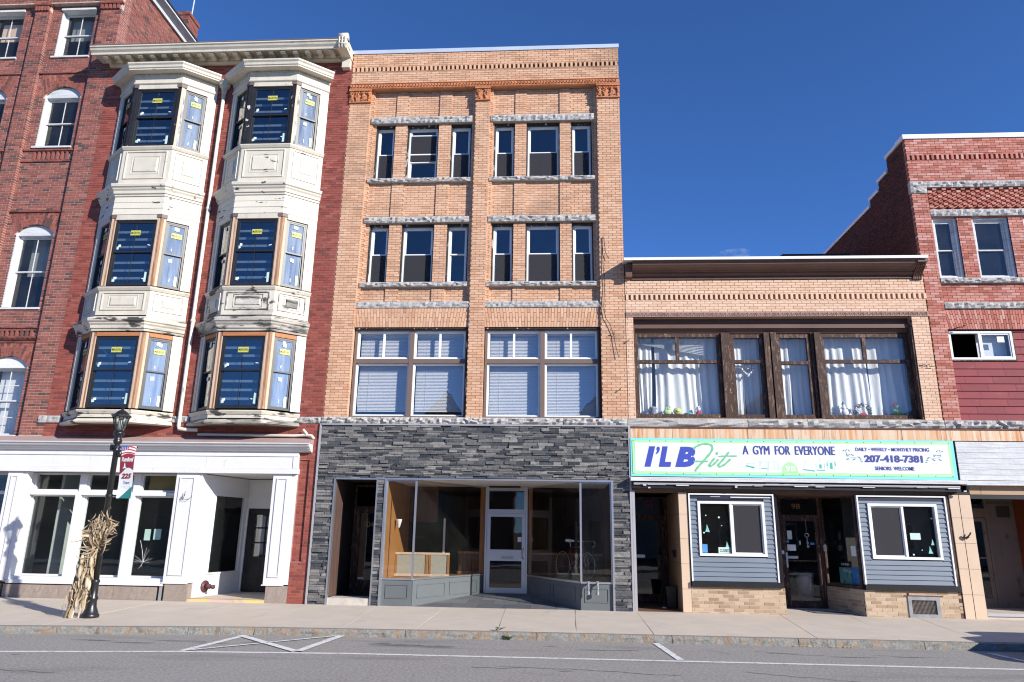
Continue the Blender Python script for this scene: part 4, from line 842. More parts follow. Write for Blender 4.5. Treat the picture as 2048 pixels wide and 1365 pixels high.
    # cornice above the windows
    if z['top']:
        MB().sweep(path, [(-0.06, h1), (0.015, h1), (0.035, h1 + 0.02), (0.035, h1 + 0.05), (0.01, h1 + 0.07), (0.01, h1 + 0.22), (0.03, h1 + 0.22), (0.03, h1 + 0.30), (-0.06, h1 + 0.30)]).build('frieze', 'cream', o)
        dt = MB()
        for T, L in faces:
            u = 0.02; dt.T = T
            while u < L - 0.03: dt.box(u, u + 0.022, -0.055, -0.03, h1 + 0.23, h1 + 0.285); u += 0.042
        dt.T = None; dt.build('dentil', 'cream', o, kind='stuff')
        MB().sweep(path, [(-0.06, h1 + 0.30), (0.075, h1 + 0.30), (0.23, h1 + 0.31), (0.23, h1 + 0.34), (0.255, h1 + 0.36), (0.265, h1 + 0.42), (0.30, h1 + 0.46), (0.30, h1 + 0.50), (0.0, h1 + 0.58), (-0.06, h1 + 0.58)]).build('cornice', 'cream', o)
        MB().slab([(xw0, 0.0), *path, (xw1, 0.0)], h1 + 0.50, h1 + 0.575).build('bay_roof', 'tar', o)
    else:
        if z['boards']:
            n = 3; hb = (c0 - h1) / n
            for j in range(n): MB().sweep(path, [(-0.05, h1 + j * hb), (0.012 + 0.004 * (j % 2), h1 + j * hb + 0.003), (0.004, h1 + (j + 1) * hb), (-0.05, h1 + (j + 1) * hb)]).build('frieze_board', z['boards'], o)
        MB().sweep(path, [(-0.06, c0), (0.03, c0), (0.04, c0 + 0.05), (0.07, c0 + 0.06), (0.08, c0 + 0.13), (0.115, c0 + 0.17), (0.125, c0 + 0.20), (0.16, c0 + 0.225), (0.175, c0 + 0.28), (0.17, c0 + 0.30), (0.02, c1), (-0.06, c1)]).build('cornice', z['cornm'], o)
    return o
for i, b in enumerate(BAYS):
    L1 = dict(a0=4.16, a1=4.33, w0=4.43, w1=6.18, h1=6.31, c0=6.33, c1=6.70, rail=5.36, panel=False, panelm='cream', paint='cream_old', sillm='cream_old', post=('newwood', 'rawwood'), post2=('rawwood', 'newwood'), jamb='newwood', casing=i, headm='headwood', plate=False, top=False, boards=None, cornm='cream_bad' if i else 'cream_old')
    L2 = dict(a0=6.71, a1=7.43, w0=7.53, w1=9.28, h1=9.45, c0=9.96, c1=10.30, rail=8.44, panel=True, panelm='cream_bad' if i else 'cream', paint='cream_old' if i else 'cream', sillm='cream_old' if i else 'cream', post=('newwood', 'rawwood'), post2=('rawwood', 'newwood'), jamb='newwood', casing=0, headm='cream', plate=True, top=False, boards='cream_spot', cornm='cream_spot')
    L3 = dict(a0=10.31, a1=11.36, w0=11.45, w1=13.14, h1=13.30, c0=0, c1=0, rail=12.32, panel=True, panelm='cream_spot' if i else 'cream', paint='cream', sillm='cream', post=('barrier', 'barrier'), post2=('newwood', 'oldpaint'), jamb='barrier', casing=0, headm='cream', plate=True, top=True, boards=None, cornm='cream')
    b1 = bay(b, L1, i); bay(b, L2, i); bay(b, L3, i)
    path = [(b[0], 0.0), (b[1], -BP), (b[2], -BP), (b[3], 0.0)]
    MB().sweep(path, [(-0.5, 4.085), (-0.02, 4.05), (0.02, 4.05), (0.075, 4.07), (0.08, 4.10), (0.05, 4.13), (0.02, 4.155), (-0.05, 4.157)]).build('base_moulding', 'cream_bad' if i else 'cream_old', b1)
    MB().slab([(b[0] + .02, 0.0), (b[1] + .02, -BP + .02), (b[2] - .02, -BP + .02), (b[3] - .02, 0.0)], 4.06, 4.14).build('bay_floor', 'taupe', b1)
    for s_ in (b[0] + 0.3, b[3] + 0.28): pass
# leader head and downpipe
dp = MB().tube([(-8.20, -0.07, 13.55), (-8.20, -0.07, 4.06), (-8.17, -0.09, 3.99), (-8.02, -0.09, 3.97), (-7.7, -0.09, 3.965)], 0.045, 10).build('downpipe', 'pvc', B_, True)
MB().lathe(-8.20, -0.08, [(0.05, 13.15), (0.06, 13.3), (0.09, 13.45), (0.15, 13.52), (0.15, 13.6), (0.17, 13.62), (0.17, 13.66)], 8).build('leader_head', 'soffit', dp)
for z in (6.7, 9.8): MB().lathe(-8.20, -0.07, [(0.05, z), (0.058, z + 0.01), (0.058, z + 0.07), (0.05, z + 0.08)], 10).build('pipe_collar', 'pvc', dp)
ep = MB().tube([(-7.7, -0.05, 3.86), (-5.3, -0.05, 3.845), (-5.0, -0.08, 3.86), (-4.86, -0.1, 3.84), (-4.80, -0.1, 3.77)], 0.035, 8).build('drain_pipe', 'pvc', B_, True); MB().tube([(-5.08, -0.1, 3.99), (-4.98, -0.1, 3.88)], 0.03, 8).build('pipe_stub', 'pvc', ep)
# white shopfront
CF = -0.06
MB().extr([(0.0, 3.80), (-0.33, 3.655), (-0.33, 3.645), (0.0, 3.645)], -16.5, -4.83).build('shopfront_roof', mat('faded_brown_metal', (0.36, 0.26, 0.235), 0.7, (2, 0.1)), B_)
MB().extr([(0.0, 3.643), (-0.335, 3.643), (-0.335, 3.62), (-0.30, 3.61), (-0.28, 3.57), (-0.22, 3.55), (-0.21, 3.525), (-0.17, 3.52), (-0.14, 3.48), (-0.10, 3.465), (-0.09, 3.452), (0.0, 3.452)], -16.5, -4.84).build('shopfront_cornice', 'grey_cornice', B_)
MB().box(-16.5, -5.14, CF - 0.02, 0.2, 3.345, 3.45).build('fascia_board', 'white', B_)
xx = [-16.5, -13.4, -10.3, -7.4, -5.27]
for p, q in zip(xx[:-1], xx[1:]): MB().box(p + 0.003, q - 0.003, CF, 0.2, 3.062, 3.34).build('fascia_panel', 'white', B_)
MB().box(-5.265, -5.145, CF - 0.015, 0.2, 3.062, 3.34).box(-16.5, -5.13, CF - 0.025, 0.2, 2.94, 3.058).build('fascia_board', 'white', B_)
def pilaster(x0, x1, extra):
    o = MB().box(x0, x1, -0.02, 0.18, 0.44, 2.935).box(x0 - 0.03, x1 + 0.02, -0.035, 0.16, 0.415, 0.438).build('pilaster', 'white', B_)
    MB().frame(x0 + 0.10, x1 - 0.09, 0.60, 2.84, -0.045, -0.02, 0.025).box(x0 + 0.125, x1 - 0.115, -0.026, -0.02, 0.625, 2.815).build('panel_moulding', 'white', o)
    if extra: MB().box(extra[0], extra[1], -0.005, 0.18, 0.44, 2.935).build('pilaster_return', 'white', o)
pilaster(-5.73, -5.28, (-5.275, -5.145)); pilaster(-8.10, -7.54, (-7.535, -7.47)); pilaster(-12.34, -11.97, (-11.965, -11.86))
MB().box(-11.965, -11.90, 0.18, 0.42, 0.44, 2.935).box(-8.1, -8.06, 0.18, 0.42, 0.44, 2.935).build('reveal', 'white', B_)
for a, b in ((-8.05, -7.49), (-5.66, -5.145)): rock('granite_plinth', B_, a, b, 0.0, 0.412, -0.005, 0.18, 'gran_br', 0.004)
for a, b in ((-16.4, -14.2), (-14.2, -12.05), (-11.97, -10.6), (-10.6, -9.28), (-9.28, -8.24)): rock('granite_plinth', B_, a + 0.004, b - 0.004, 0.0, 0.335, 0.02, 0.25, 'gran_br', 0.005)
MB().box(-8.17, -8.12, 0.0, 0.1, 0.0, 0.41).build('pipe_cover', 'greym', B_)
MB().box(-11.90, -8.1, -0.02, 0.45, 0.36, 0.44).box(-11.90, -8.1, 0.06, 0.45, 0.44, 0.515).box(-16.5, -12.34, -0.02, 0.45, 0.34, 0.50).build('sill', 'white', B_)
# windows between the pilasters
for a, b in ((-11.90, -10.70), (-10.53, -9.33), (-9.17, -8.06)):
    wf = MB().frame(a, b, 0.515, 2.40, 0.34, 0.42, 0.035).build('window', 'white', B_); MB().box(a + 0.035, b - 0.035, 0.375, 0.383, 0.55, 2.365).build('pane', 'glass_shop', wf)
    wf = MB().frame(a, b, 2.49, 2.935, 0.34, 0.42, 0.045).build('window', 'white', B_); MB().box(a + 0.045, b - 0.045, 0.375, 0.383, 2.535, 2.89).build('pane', 'glass_shop', wf)
MB().box(-11.90, -8.45, 0.22, 0.42, 2.40, 2.49).build('transom_bar', 'white', B_); MB().box(-8.45, -8.06, 0.28, 0.42, 2.41, 2.48).build('transom_bar', 'white', B_)
for a, b in ((-10.70, -10.53), (-9.33, -9.17)): MB().box(a, b - 0.05, 0.20, 0.42, 0.515, 2.40).box(a, b, 0.30, 0.42, 2.49, 2.935).box(b - 0.05, b, 0.31, 0.42, 0.515, 2.40).build('mullion', 'white', B_)
MB().box(-9.05, -8.1, 0.50, 0.52, 2.50, 2.92).build('blind', mat('ochre_blind', (0.26, 0.20, 0.08), 0.8), B_)
wf = MB().frame(-16.4, -12.34, 0.50, 2.935, 0.34, 0.42, 0.06).box(-16.4, -12.34, 0.30, 0.42, 2.40, 2.48).box(-14.2, -14.05, 0.25, 0.42, 0.5, 2.935).build('window', 'white', B_); MB().box(-16.3, -12.4, 0.375, 0.383, 0.55, 2.9).build('pane', 'glass_shop', wf)
MB().box(-8.93, -8.78, 0.386, 0.389, 1.36, 1.62).box(-8.70, -8.52, 0.386, 0.389, 1.38, 1.63).build('notice', 'palegreen', wf)
ck = MB(); rr = random.Random(8); cx, cz = -8.86, 0.86
for k in range(11):
    a = rr.uniform(0, 6.28); l = rr.uniform(0.1, 0.35); ck.tube([(cx, 0.373, cz), (cx + math.cos(a) * l * .5 + rr.uniform(-.02, .02), 0.373, cz + math.sin(a) * l * .5), (cx + math.cos(a) * l, 0.373, max(0.56, cz + math.sin(a) * l))], 0.0018, 4)
ck.tube([(cx - 0.14, 0.373, 1.36), (cx - 0.05, 0.373, 1.1), (cx, 0.373, cz)], 0.003, 4); ck.build('glass_crack', 'paper', wf)
# shop interior
room(B_, -16.3, -8.05, 0.50, 5.5, 0.30, 3.0, 'room'); 
MB().box(-11.45, -11.38, 0.7, 1.6, 0.3, 2.95).box(-10.15, -10.05, 1.5, 1.6, 0.3, 2.95).box(-13.3, -13.0, 2.0, 2.3, 0.3, 2.95).build('column', 'pale_room', B_)
MB().box(-8.10, -8.05, 0.45, 1.2, 0.5, 2.95).build('wall_panel', 'pale_room', B_)
# entry
TE = frameT(-7.47, 0.18, 0.36, 1.72); LE = math.hypot(0.36, 1.72)
en = MB(TE).box(0.0, 0.42, 0.0, 0.08, 0.10, 2.92).box(0.42, LE, 0.0, 0.08, 0.10, 0.60).box(0.42, LE, 0.0, 0.08, 2.44, 2.92).box(LE - 0.14, LE, -0.01, 0.08, 0.60, 2.44).box(0.42, 0.47, -0.012, 0.08, 0.6, 2.44).box(0.42, LE, -0.02, 0.0, 2.44, 2.50).box(0.42, LE - 0.14, -0.03, 0.08, 0.595, 0.63).build('entry_wall', 'white', B_)
MB(TE).box(0.47, LE - 0.14, 0.03, 0.038, 0.63, 2.44).build('pane', 'glass_shop', en)
TE2 = frameT(-6.02, 1.9, 0.32, -1.72); MB(TE2).box(0.0, 1.74, 0.0, 0.08, 0.10, 2.92).build('entry_wall', 'white', B_)
dw = MB().box(-7.11, -6.02, 1.9, 1.98, 2.18, 2.92).box(-7.11, -7.06, 1.86, 1.98, 0.1, 2.18).box(-6.08, -6.02, 1.86, 1.98, 0.1, 2.18).build('door_surround', 'white', B_); MB().frame(-7.05, -6.1, 2.46, 2.86, 1.885, 1.9, 0.03).frame(-7.05, -6.1, 2.20, 2.40, 1.885, 1.9, 0.03).build('panel_moulding', 'white', dw)
dr = MB().box(-7.06, -6.08, 1.90, 1.945, 0.12, 0.98).box(-7.06, -6.90, 1.90, 1.945, 0.98, 2.18).box(-6.24, -6.08, 1.90, 1.945, 0.98, 2.18).box(-6.90, -6.24, 1.90, 1.945, 2.02, 2.18).box(-6.90, -6.24, 1.905, 1.94, 1.30, 1.34).box(-6.90, -6.24, 1.905, 1.94, 1.67, 1.71).box(-6.59, -6.55, 1.905, 1.94, 0.98, 2.02).build('door', 'blackpaint', B_)
MB().box(-6.90, -6.24, 1.918, 1.924, 0.98, 2.02).build('pane', 'glass', dr); MB().frame(-6.98, -6.62, 0.25, 0.85, 1.89, 1.9, 0.02).frame(-6.52, -6.16, 0.25, 0.85, 1.89, 1.9, 0.02).build('panel_moulding', 'blackpaint', dr)
MB().tube([(-6.16, 1.87, 1.12), (-6.16, 1.84, 1.1), (-6.24, 1.84, 1.1)], 0.012, 6).build('handle', 'alu_dull', dr)
MB().box(-6.86, -6.62, 2.2, 2.21, 1.0, 2.0).build('curtain', 'blind', B_)
MB().box(-7.5, -5.66, 0.0, 2.0, -0.02, 0.105).build('entry_floor', 'concrete', B_); MB().box(-7.485, -5.665, -0.015, 0.0, 0.0, 0.098).box(-7.485, -5.665, -0.015, 0.06, 0.1055, 0.109).build('step_edge', 'yellowp', B_)
MB().box(-7.6, -5.6, 0.2, 2.0, 2.94, 3.0).build('ceiling', 'white', B_)
room(B_, -7.95, -5.2, 2.4, 5, 0.1, 3.0, 'dark')
fd = MB(TE).lathe(0, 0, [(0, 0)], 3) if False else MB()
nx_, ny_ = TE(0, -1, 0)[0] - TE(0, 0, 0)[0], TE(0, -1, 0)[1] - TE(0, 0, 0)[1]
c = Vector(TE(0.40, -0.01, 0.33)); nn = Vector((nx_, ny_, 0))
fd.tube([c, c + nn * 0.03], 0.135, 20); fd.tube([c + nn * 0.03, c + nn * 0.16], 0.055, 12)
f_ = fd.build('fire_hose_connection', 'maroonm', B_, True)
side = Vector((0.9, -0.42, -0.05)).normalized()
MB().tube([c + nn * 0.11, c + nn * 0.14 + side * 0.13], 0.038, 10).tube([c + nn * 0.14 + side * 0.11, c + nn * 0.14 + side * 0.145], 0.052, 12).tube([c + nn * 0.11, c + nn * 0.2 + Vector((-0.02, -0.05, -0.02))], 0.036, 10).build('hose_outlet', 'maroonm', f_, True)
MB().tube([(-7.93, -0.05, 2.30), (-7.85, -0.09, 2.42), (-7.80, -0.09, 2.43), (-7.86, -0.09, 2.30), (-7.70, -0.10, 2.32), (-7.62, -0.11, 2.38), (-7.64, -0.11, 2.40)], 0.006, 5).tube([(-7.86, -0.05, 2.31), (-7.80, -0.09, 2.50)], 0.006, 5).build('flag_bracket', 'iron', B_)

# ------------------------------------------------------------------ tall red building with arched windows
A_ = thing('brick_building', 'tallest red brick building with brick pilasters and arched sash windows', 'building', (-13.5, 0, 0), BG)
wall = MB(); bw = Brickwork(seed=9, J=0.014)
for a, b in ((-14.30, -13.85), (-12.30, -11.68), (-16.6, -16.5)):
    bw.lay(a, b, 3.82, 16.28, 0.0, [(-11.83, -11.26, 4.13, 4.31)], d=0.12); back(wall, a + 0.002, b - 0.002, 3.6, 17.59, 0.007, 0.4)
bw.lay(-16.6, -11.69, 16.53, 17.6, -0.05, d=0.12); back(wall, -16.6, -11.695, 16.5, 17.6, -0.043, 0.4)
AW = [(-13.56, -12.50), (-15.76, -14.70)]; lev = [(14.79, 16.45, None), (11.87, 13.52, 13.79), (7.16, 9.28, 9.52), (3.83, 5.62, 5.86)]
def arch_fn(a, b, zs, zc):
    w_ = (b - a) / 2; h = zc - zs; r = (w_ * w_ + h * h) / (2 * h); cx = (a + b) / 2; cz = zc - r
    return cx, cz, r
for (wa, wb), (ba, bb) in zip(AW, ((-13.85, -12.30), (-16.5, -14.30))):
    hol = [(wa, wb, z0, z1 if c is None else c) for z0, z1, c in lev]; fanz = []
    for z0, z1, c in lev:
        if c is None: continue
        cx, cz, r = arch_fn(wa, wb, z1, c); zt = c + 0.38; th = math.asin((wb - wa) / 2 / r) * 1.12; n = 21
        an = [(-th + 2 * th * i / n) for i in range(n + 1)]
        xb = [cx + r * math.sin(t) for t in an]; zb = [cz + r * math.cos(t) for t in an]
        k = 1.35; xt = [cx + (x - cx) * k for x in xb]
        bw.fan(xb, zb, xt, [zt] * (n + 1), 0.095, split=2)
        sl_ = (xt[-1] - xb[-1]) / (zt - zb[-1])
        def hf(z, cx=cx, xb=xb, zb=zb, sl_=sl_, zt=zt): 
            if zb[-1] - 0.02 < z < zt + 0.005: h_ = xb[-1] - cx + max(0, z - zb[-1]) * sl_; return (cx - h_, cx + h_)
            return None
        fanz.append(hf)
        # backing above the arch: solid spandrel
        seg = [(cx + r * math.sin(t), cz + r * math.cos(t)) for t in an if abs(r * math.sin(t)) <= (wb - wa) / 2 + 0.03]
        wall.prism([(wa, zt)] + [(max(wa, min(wb, x)), z) for x, z in seg] + [(wb, zt)], 0.108, 0.38)
    cor = [(ba + 0.30, bb - 0.14, 11.46, 11.71), (ba + 0.30, bb - 0.14, 6.28, 6.56)]
    bw.lay(ba, bb, 3.82, 16.5, 0.10, hol + fanz + cor); 
    hb = [(wa, wb, z0, z1 if c is None else c + 0.38) for z0, z1, c in lev]
    back(wall, ba, bb, 3.6, 16.5, 0.107, 0.4, hb + [(a, b, c, d) for a, b, c, d in cor]); back(wall, ba, bb, 11.4, 11.8, 0.16, 0.4); back(wall, ba, bb, 6.2, 6.6, 0.16, 0.4)
    for z in (14.185, 9.86, 5.99 + 0.3): bw.lay(ba, bb, z, z + 0.03, 0.055, d=0.05); bw.lay(ba, bb, z + 0.045, z + 0.09, 0.07, d=0.05)
    for z0, z1 in ((11.46, 11.71), (6.28, 6.56)):
        bw.lay(ba, bb, z1 + 0.02, z1 + 0.065, 0.06, d=0.06); bw.lay(ba, bb, z0 - 0.07, z0 - 0.02, 0.07, d=0.06)
        x = ba + 0.32
        while x < bb - 0.2: bw.one(x, x + 0.055, z0, z1, 0.09, 0.07); x += 0.135
    for j, (z0, z1, c) in enumerate(lev):
        rl = (z0 + z1) / 2
        fm_ = MB().box(wa, wa + 0.03, 0.13, 0.40, z0, z1).box(wb - 0.03, wb, 0.13, 0.40, z0, z1)
        if c:
            cx, cz, r = arch_fn(wa, wb, z1, c); th = math.asin((wb - wa) / 2 / r)
            seg = [(cx + (r - 0.005) * math.sin(-th + 2 * th * i / 12), cz + (r - 0.005) * math.cos(-th + 2 * th * i / 12)) for i in range(13)]
            fm_.prism([(wa, z1 - 0.06)] + seg + [(wb, z1 - 0.06)], 0.17, 0.30)
        else: fm_.box(wa, wb, 0.06, 0.3, z1 - 0.1, z1 - 0.04)
        fm_.box(wa - 0.05, wb + 0.03, 0.06, 0.34, z0 - 0.05, z0).build('window_frame', 'white_w' if j < 3 else 'white', A_)
        window(A_, wa + 0.03, wb - 0.03, z0, z1 - (0.06 if c else 0.10), 0.26, 'white_w', 0.03, rl, gl='glass_old', muntin=1, hrows=1 if j == 3 else 0, sash=0.035)
for a, b in ((-14.32, -13.83), (-12.32, -11.66)):
    n = 5
    for i in range(n): x = a + 0.02 + (b - a - 0.04) * i / n; bw.one(x, x + (b - a) / n * 0.6, 16.28, 16.43, -0.05, 0.1)
    bw.lay(a - 0.02, b + 0.02, 16.44, 16.525, -0.07, d=0.12)
TA = frameT(-11.68, 0, 0, 1)
bw.lay(0.11, 5.0, 14.4, 17.6, 0.0, T=TA); back(wall, 0.03, 8.0, 3.9, 17.59, 0.007, 0.3, T=TA)
bw.finish(wall.build('wall', 'red_m', A_), 'red')
TAc = [( -11.68, -0.30), (-11.68, 9.0)]
MB().sweep([(-17.0, -0.07), (-11.69, -0.07), (-11.69, 8.0)], [(-0.1, 17.6), (0.08, 17.6), (0.10, 17.70), (0.22, 17.76), (0.30, 17.80), (0.30, 17.86), (-0.1, 17.95)]).build('cornice', 'white_w', A_)
MB().sweep([(-17.0, -0.07), (-11.69, -0.07), (-11.69, 8.0)], [(-0.1, 17.955), (0.33, 17.87), (0.33, 17.93), (-0.1, 18.1)]).build('roof_edge', 'tar', A_)
MB().box(-17, -11.7, 0.4, 8, 17.5, 17.59).build('roof', 'tar', A_)
rock('stone_block', A_, -11.84, -11.26, 4.135, 4.305, -0.03, 0.1, rough=0.02, seed=3)
for z0, z1 in ((3.7, 6.2), (6.5, 10.5), (10.8, 14), (14.3, 17.2)): room(A_, -16.4, -12.0, 0.48, 4, z0, z1, 'room')
MB().box(-15.6, -14.75, 0.44, 0.46, 15.6, 16.2).build('board', 'newwood', A_); MB().box(-13.45, -12.6, 0.50, 0.51, 4.75, 5.6).box(-13.45, -12.6, 0.55, 0.56, 3.9, 4.75).build('curtain', 'blind', A_)
MB().box(-13.4, -12.6, 0.6, 0.61, 8.2, 9.3).box(-13.45, -12.6, 0.5, 0.51, 15.6, 16.3).build('blind', 'room', A_)
ch = MB(); cb = Brickwork(seed=12)
cb.lay(-12.14, -11.68, 17.5, 18.93, 3.29, d=0.05); cb.lay(0, 0.66, 17.5, 18.93, 0, d=0.05, T=frameT(-11.68, 3.29, 0, 1)); ch.box(-12.13, -11.69, 3.30, 3.94, 17.4, 18.90)
cb.lay(-12.17, -11.65, 18.80, 18.93, 3.26, d=0.04); cb.lay(-0.03, 0.69, 18.80, 18.93, -0.03, d=0.04, T=frameT(-11.68, 3.29, 0, 1))
ch = ch.build('chimney', 'red_m', A_); cb.finish(ch, 'red'); MB().tube([(-11.72, 3.5, 18.9), (-11.68, 3.5, 20.6)], 0.022, 8).build('flue_pipe', 'coping', ch)
# ------------------------------------------------------------------ two-storey tan building with the gym
D_ = thing('brick_building', 'low two-storey tan building with brown cornice and wide curtained window', 'building', (6.3, 0, 0), BG)
wall = MB(); bw = Brickwork(seed=21)
dwin = (2.87, 9.47, 4.33, 6.82)
bw.lay(2.695, 9.855, 4.315, 6.82, 0.0, [dwin]); bw.lay(2.695, 9.855, 6.945, 7.26, 0.0); bw.lay(2.695, 9.855, 7.39, 7.90, -0.012)
back(wall, 2.70, 9.85, 4.3, 7.258, 0.007, 0.30, [dwin]); back(wall, 2.70, 9.85, 7.258, 7.392, 0.085, 0.30); back(wall, 2.70, 9.85, 7.392, 8.3, 0.007, 0.30); 
bw.finish(wall.build('wall', 'tan_dm', D_), 'tan_d')
dm = MB(); x = 2.71
while x < 9.82: dm.box(x, x + 0.062, -0.016, 0.084, 7.26, 7.39); x += 0.1205
dm.build('dentil', 'tan_d', D_, kind='stuff')
MB().box(2.695, 9.875, -0.02, 0.05, 6.82, 6.94).build('terracotta_band', 'terra_p', D_)
rg = MB(); x = 2.75
while x < 9.82: rg.torus((x, -0.02, 6.88), 0.032, 0.012, 8, 4); rg.ell((x, -0.02, 6.88), (0.014, 0.014, 0.014), 6, 4); rg.box(x + 0.045, x + 0.06, -0.032, -0.02, 6.84, 6.92); x += 0.105
rg.build('rosette', 'terra_p', D_, kind='stuff')
MB().extr([(0.0, 7.76), (-0.045, 7.77), (-0.05, 7.80), (-0.03, 7.82), (-0.03, 7.84), (-0.10, 7.86), (-0.13, 7.89), (-0.13, 7.92), (-0.19, 7.93), (-0.20, 7.95), (-0.30, 7.99), (-0.36, 8.05), (-0.37, 8.10), (-0.40, 8.11), (-0.41, 8.14), (0.0, 8.16)], 2.86, 9.60).build('cornice', 'brown', D_)
MB().extr([(-0.43, 8.135), (-0.455, 8.135), (-0.455, 8.20), (0.3, 8.30), (0.3, 8.24), (-0.43, 8.16)], 2.64, 9.82).build('gutter_edge', 'white_vinyl', D_)
MB().box(2.70, 2.86, -0.2, 0.0, 7.80, 8.13).build('cornice_end', 'brown', D_)
cs = MB().box(9.60, 9.83, -0.40, 0.0, 8.06, 8.14).build('cornice_console', 'brown', D_)
for k in range(5): MB().extr([(0.0, 7.72), (-0.06, 7.74), (-0.07, 7.80), (-0.17, 7.90), (-0.30, 7.98), (-0.36, 8.06), (0.0, 8.06)], 9.61 + k * 0.043, 9.64 + k * 0.043).build('flute', 'brown', cs)
MB().box(2.70, 9.85, 0.3, 12, 8.2, 8.28).build('roof', 'tar', D_); MB().extr([(3.2, 8.3), (3.2, 9.72), (4.4, 9.95), (4.4, 8.3)], 7.66, 9.6).build('roof_hatch', 'tar', D_)
MB().box(2.70, 2.86, 0.3, 8, 4.2, 8.2).box(9.48, 9.85, 0.3, 8, 4.2, 8.2).box(2.86, 9.48, 7.7, 8, 4.2, 8.2).build('side_wall', 'tan_d', D_)
for p, q in ((2.675, 5.45), (5.45, 6.80), (6.80, 8.20), (8.20, 9.87)):
    rock('stone_block', D_, p + 0.003, q - 0.003, 4.125, 4.31, -0.04, 0.2, rough=0.045, seed=p, nx=12)
# window joinery
MB().box(2.87, 9.47, 0.20, 0.40, 6.66, 6.82).box(2.87, 9.47, 0.10, 0.40, 6.56, 6.655).extr([(0.22, 6.46), (0.30, 6.46), (0.30, 6.555), (0.16, 6.555)], 2.87, 9.47).build('window_head', 'brown', D_)
MB().box(2.87, 2.91, 0.02, 0.45, 4.33, 6.56).box(9.43, 9.47, 0.02, 0.45, 4.33, 6.56).box(2.91, 9.43, 0.12, 0.45, 4.325, 4.37).build('jamb', 'darkbrown', D_)
def dsash(a, b, ztr, mid, top=6.45):
    wn = MB().frame(a, b, 4.37, top, 0.20, 0.30, 0.085, 0.09, 0.09).box(a + 0.085, b - 0.085, 0.205, 0.30, ztr - 0.04, ztr + 0.04).build('window', 'darkbrown', D_)
    MB().box(a + 0.085, b - 0.085, 0.24, 0.246, 4.46, ztr - 0.04).build('pane', 'glass_old', wn)
    if mid: MB().box((a + b) / 2 - 0.04, (a + b) / 2 + 0.04, 0.21, 0.30, ztr + 0.04, top - 0.09).build('glazing_bar', 'darkbrown', wn)
    MB().box(a + 0.085, b - 0.085, 0.24, 0.246, ztr + 0.04, top - 0.09).build('pane', 'glass_old', wn)
    return wn
W1 = dsash(2.91, 4.98, 5.75, True); dsash(5.22, 6.00, 5.75, False, 6.43); dsash(6.31, 7.12, 5.72, False, 6.43); dsash(7.35, 9.42, 5.76, True, 6.44)
for a, b, yf in ((4.99, 5.10, 0.12), (5.11, 5.21, 0.17), (6.01, 6.14, 0.13), (6.17, 6.30, 0.11), (7.13, 7.18, 0.16), (7.20, 7.34, 0.11)): MB().box(a, b, yf, 0.34, 4.37, 6.46).build('post', 'darkbrown', D_)
room(D_, 2.9, 9.45, 0.52, 5, 4.3, 6.9, 'room')
# rust streaked enamel tiles above the sign
x = 2.83 - 0.866
for k in range(14):
    a, b = max(2.72, x), x + 0.866
    if b > 2.75: MB().box(a + 0.004, b - 0.004, -0.03, 0.06, 3.845, 4.085).build('tile', 'tile_rust', D_)
    x += 0.866
MB().box(2.70, 14.2, -0.045, 0.1, 4.088, 4.122).build('rusted_flashing', 'rust', D_); MB().box(2.70, 14.2, 0.06, 0.3, 2.9, 4.2).build('wall', 'tan_dm', D_)
# canopy strip, shutter housing and soffit
MB().box(2.68, 10.08, -0.24, 0.05, 2.86, 2.945).build('canopy_edge', 'white_w', D_)
MB().box(2.72, 9.95, -0.16, 0.04, 2.70, 2.855).build('shutter_housing', 'blackpaint', D_)
MB().box(2.72, 9.75, 0.0, 0.3, 2.62, 2.72).build('beam', mat('brown_beam', (0.13, 0.075, 0.045), 0.7, (2, 0.3)), D_)
ds = MB(); rr = random.Random(3); x = 2.75
while x < 9.9:
    l = rr.uniform(0.05, 0.4); zz = 2.775 + rr.uniform(-0.02, 0.02); ds.box(x, x + l, -0.20, -0.17, zz, zz + rr.uniform(0.012, 0.035)); x += l + rr.uniform(0.01, 0.12)
    if rr.random() < 0.25: ds.box(x, x + 0.05, -0.21, -0.17, zz - 0.06, zz - 0.03)
ds.build('torn_awning_remnant', 'white_w', D_, kind='stuff')
MB().tube([(2.75, -0.19, 2.80), (9.92, -0.19, 2.80)], 0.022, 6).build('awning_bar', 'alu_dull', D_)
# door 100
MB().box(2.72, 2.78, -0.04, 0.06, 0.03, 2.65).build('edge_trim', 'alu_dull', D_)
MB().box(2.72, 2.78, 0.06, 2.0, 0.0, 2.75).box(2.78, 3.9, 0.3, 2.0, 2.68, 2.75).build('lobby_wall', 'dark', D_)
MB().box(2.78, 3.78, 0.0, 2.0, 0.0, 0.05).build('lobby_floor', mat('brown_floor', (0.16, 0.085, 0.05), 0.7), D_)
zs = [0.04, 0.53, 1.06, 1.60, 2.14, 2.64]
for a, b in zip(zs[:-1], zs[1:]):
    MB().box(3.775, 3.965, 0.0, 0.1, a + 0.003, b - 0.003).build('tile', 'tile', D_)
    for p, q in ((0.103, 0.62), (0.626, 1.25), (1.256, 1.9)): MB().box(3.775, 3.85, p, q, a + 0.003, b - 0.003).build('tile', 'tile_sh', D_)
MB().box(3.85, 3.96, 0.1, 1.95, 0.0, 2.7).build('pier', 'tan_dm', D_)
dr = MB().frame(2.80, 3.77, 0.06, 2.60, 1.95, 2.0, 0.05).box(2.85, 3.72, 1.95, 2.0, 2.1, 2.16).frame(2.86, 3.71, 0.06, 2.1, 1.96, 1.995, 0.08, 0.2).box(2.94, 3.63, 1.94, 1.99, 1.14, 1.17).build('door', 'darkbrown', D_)
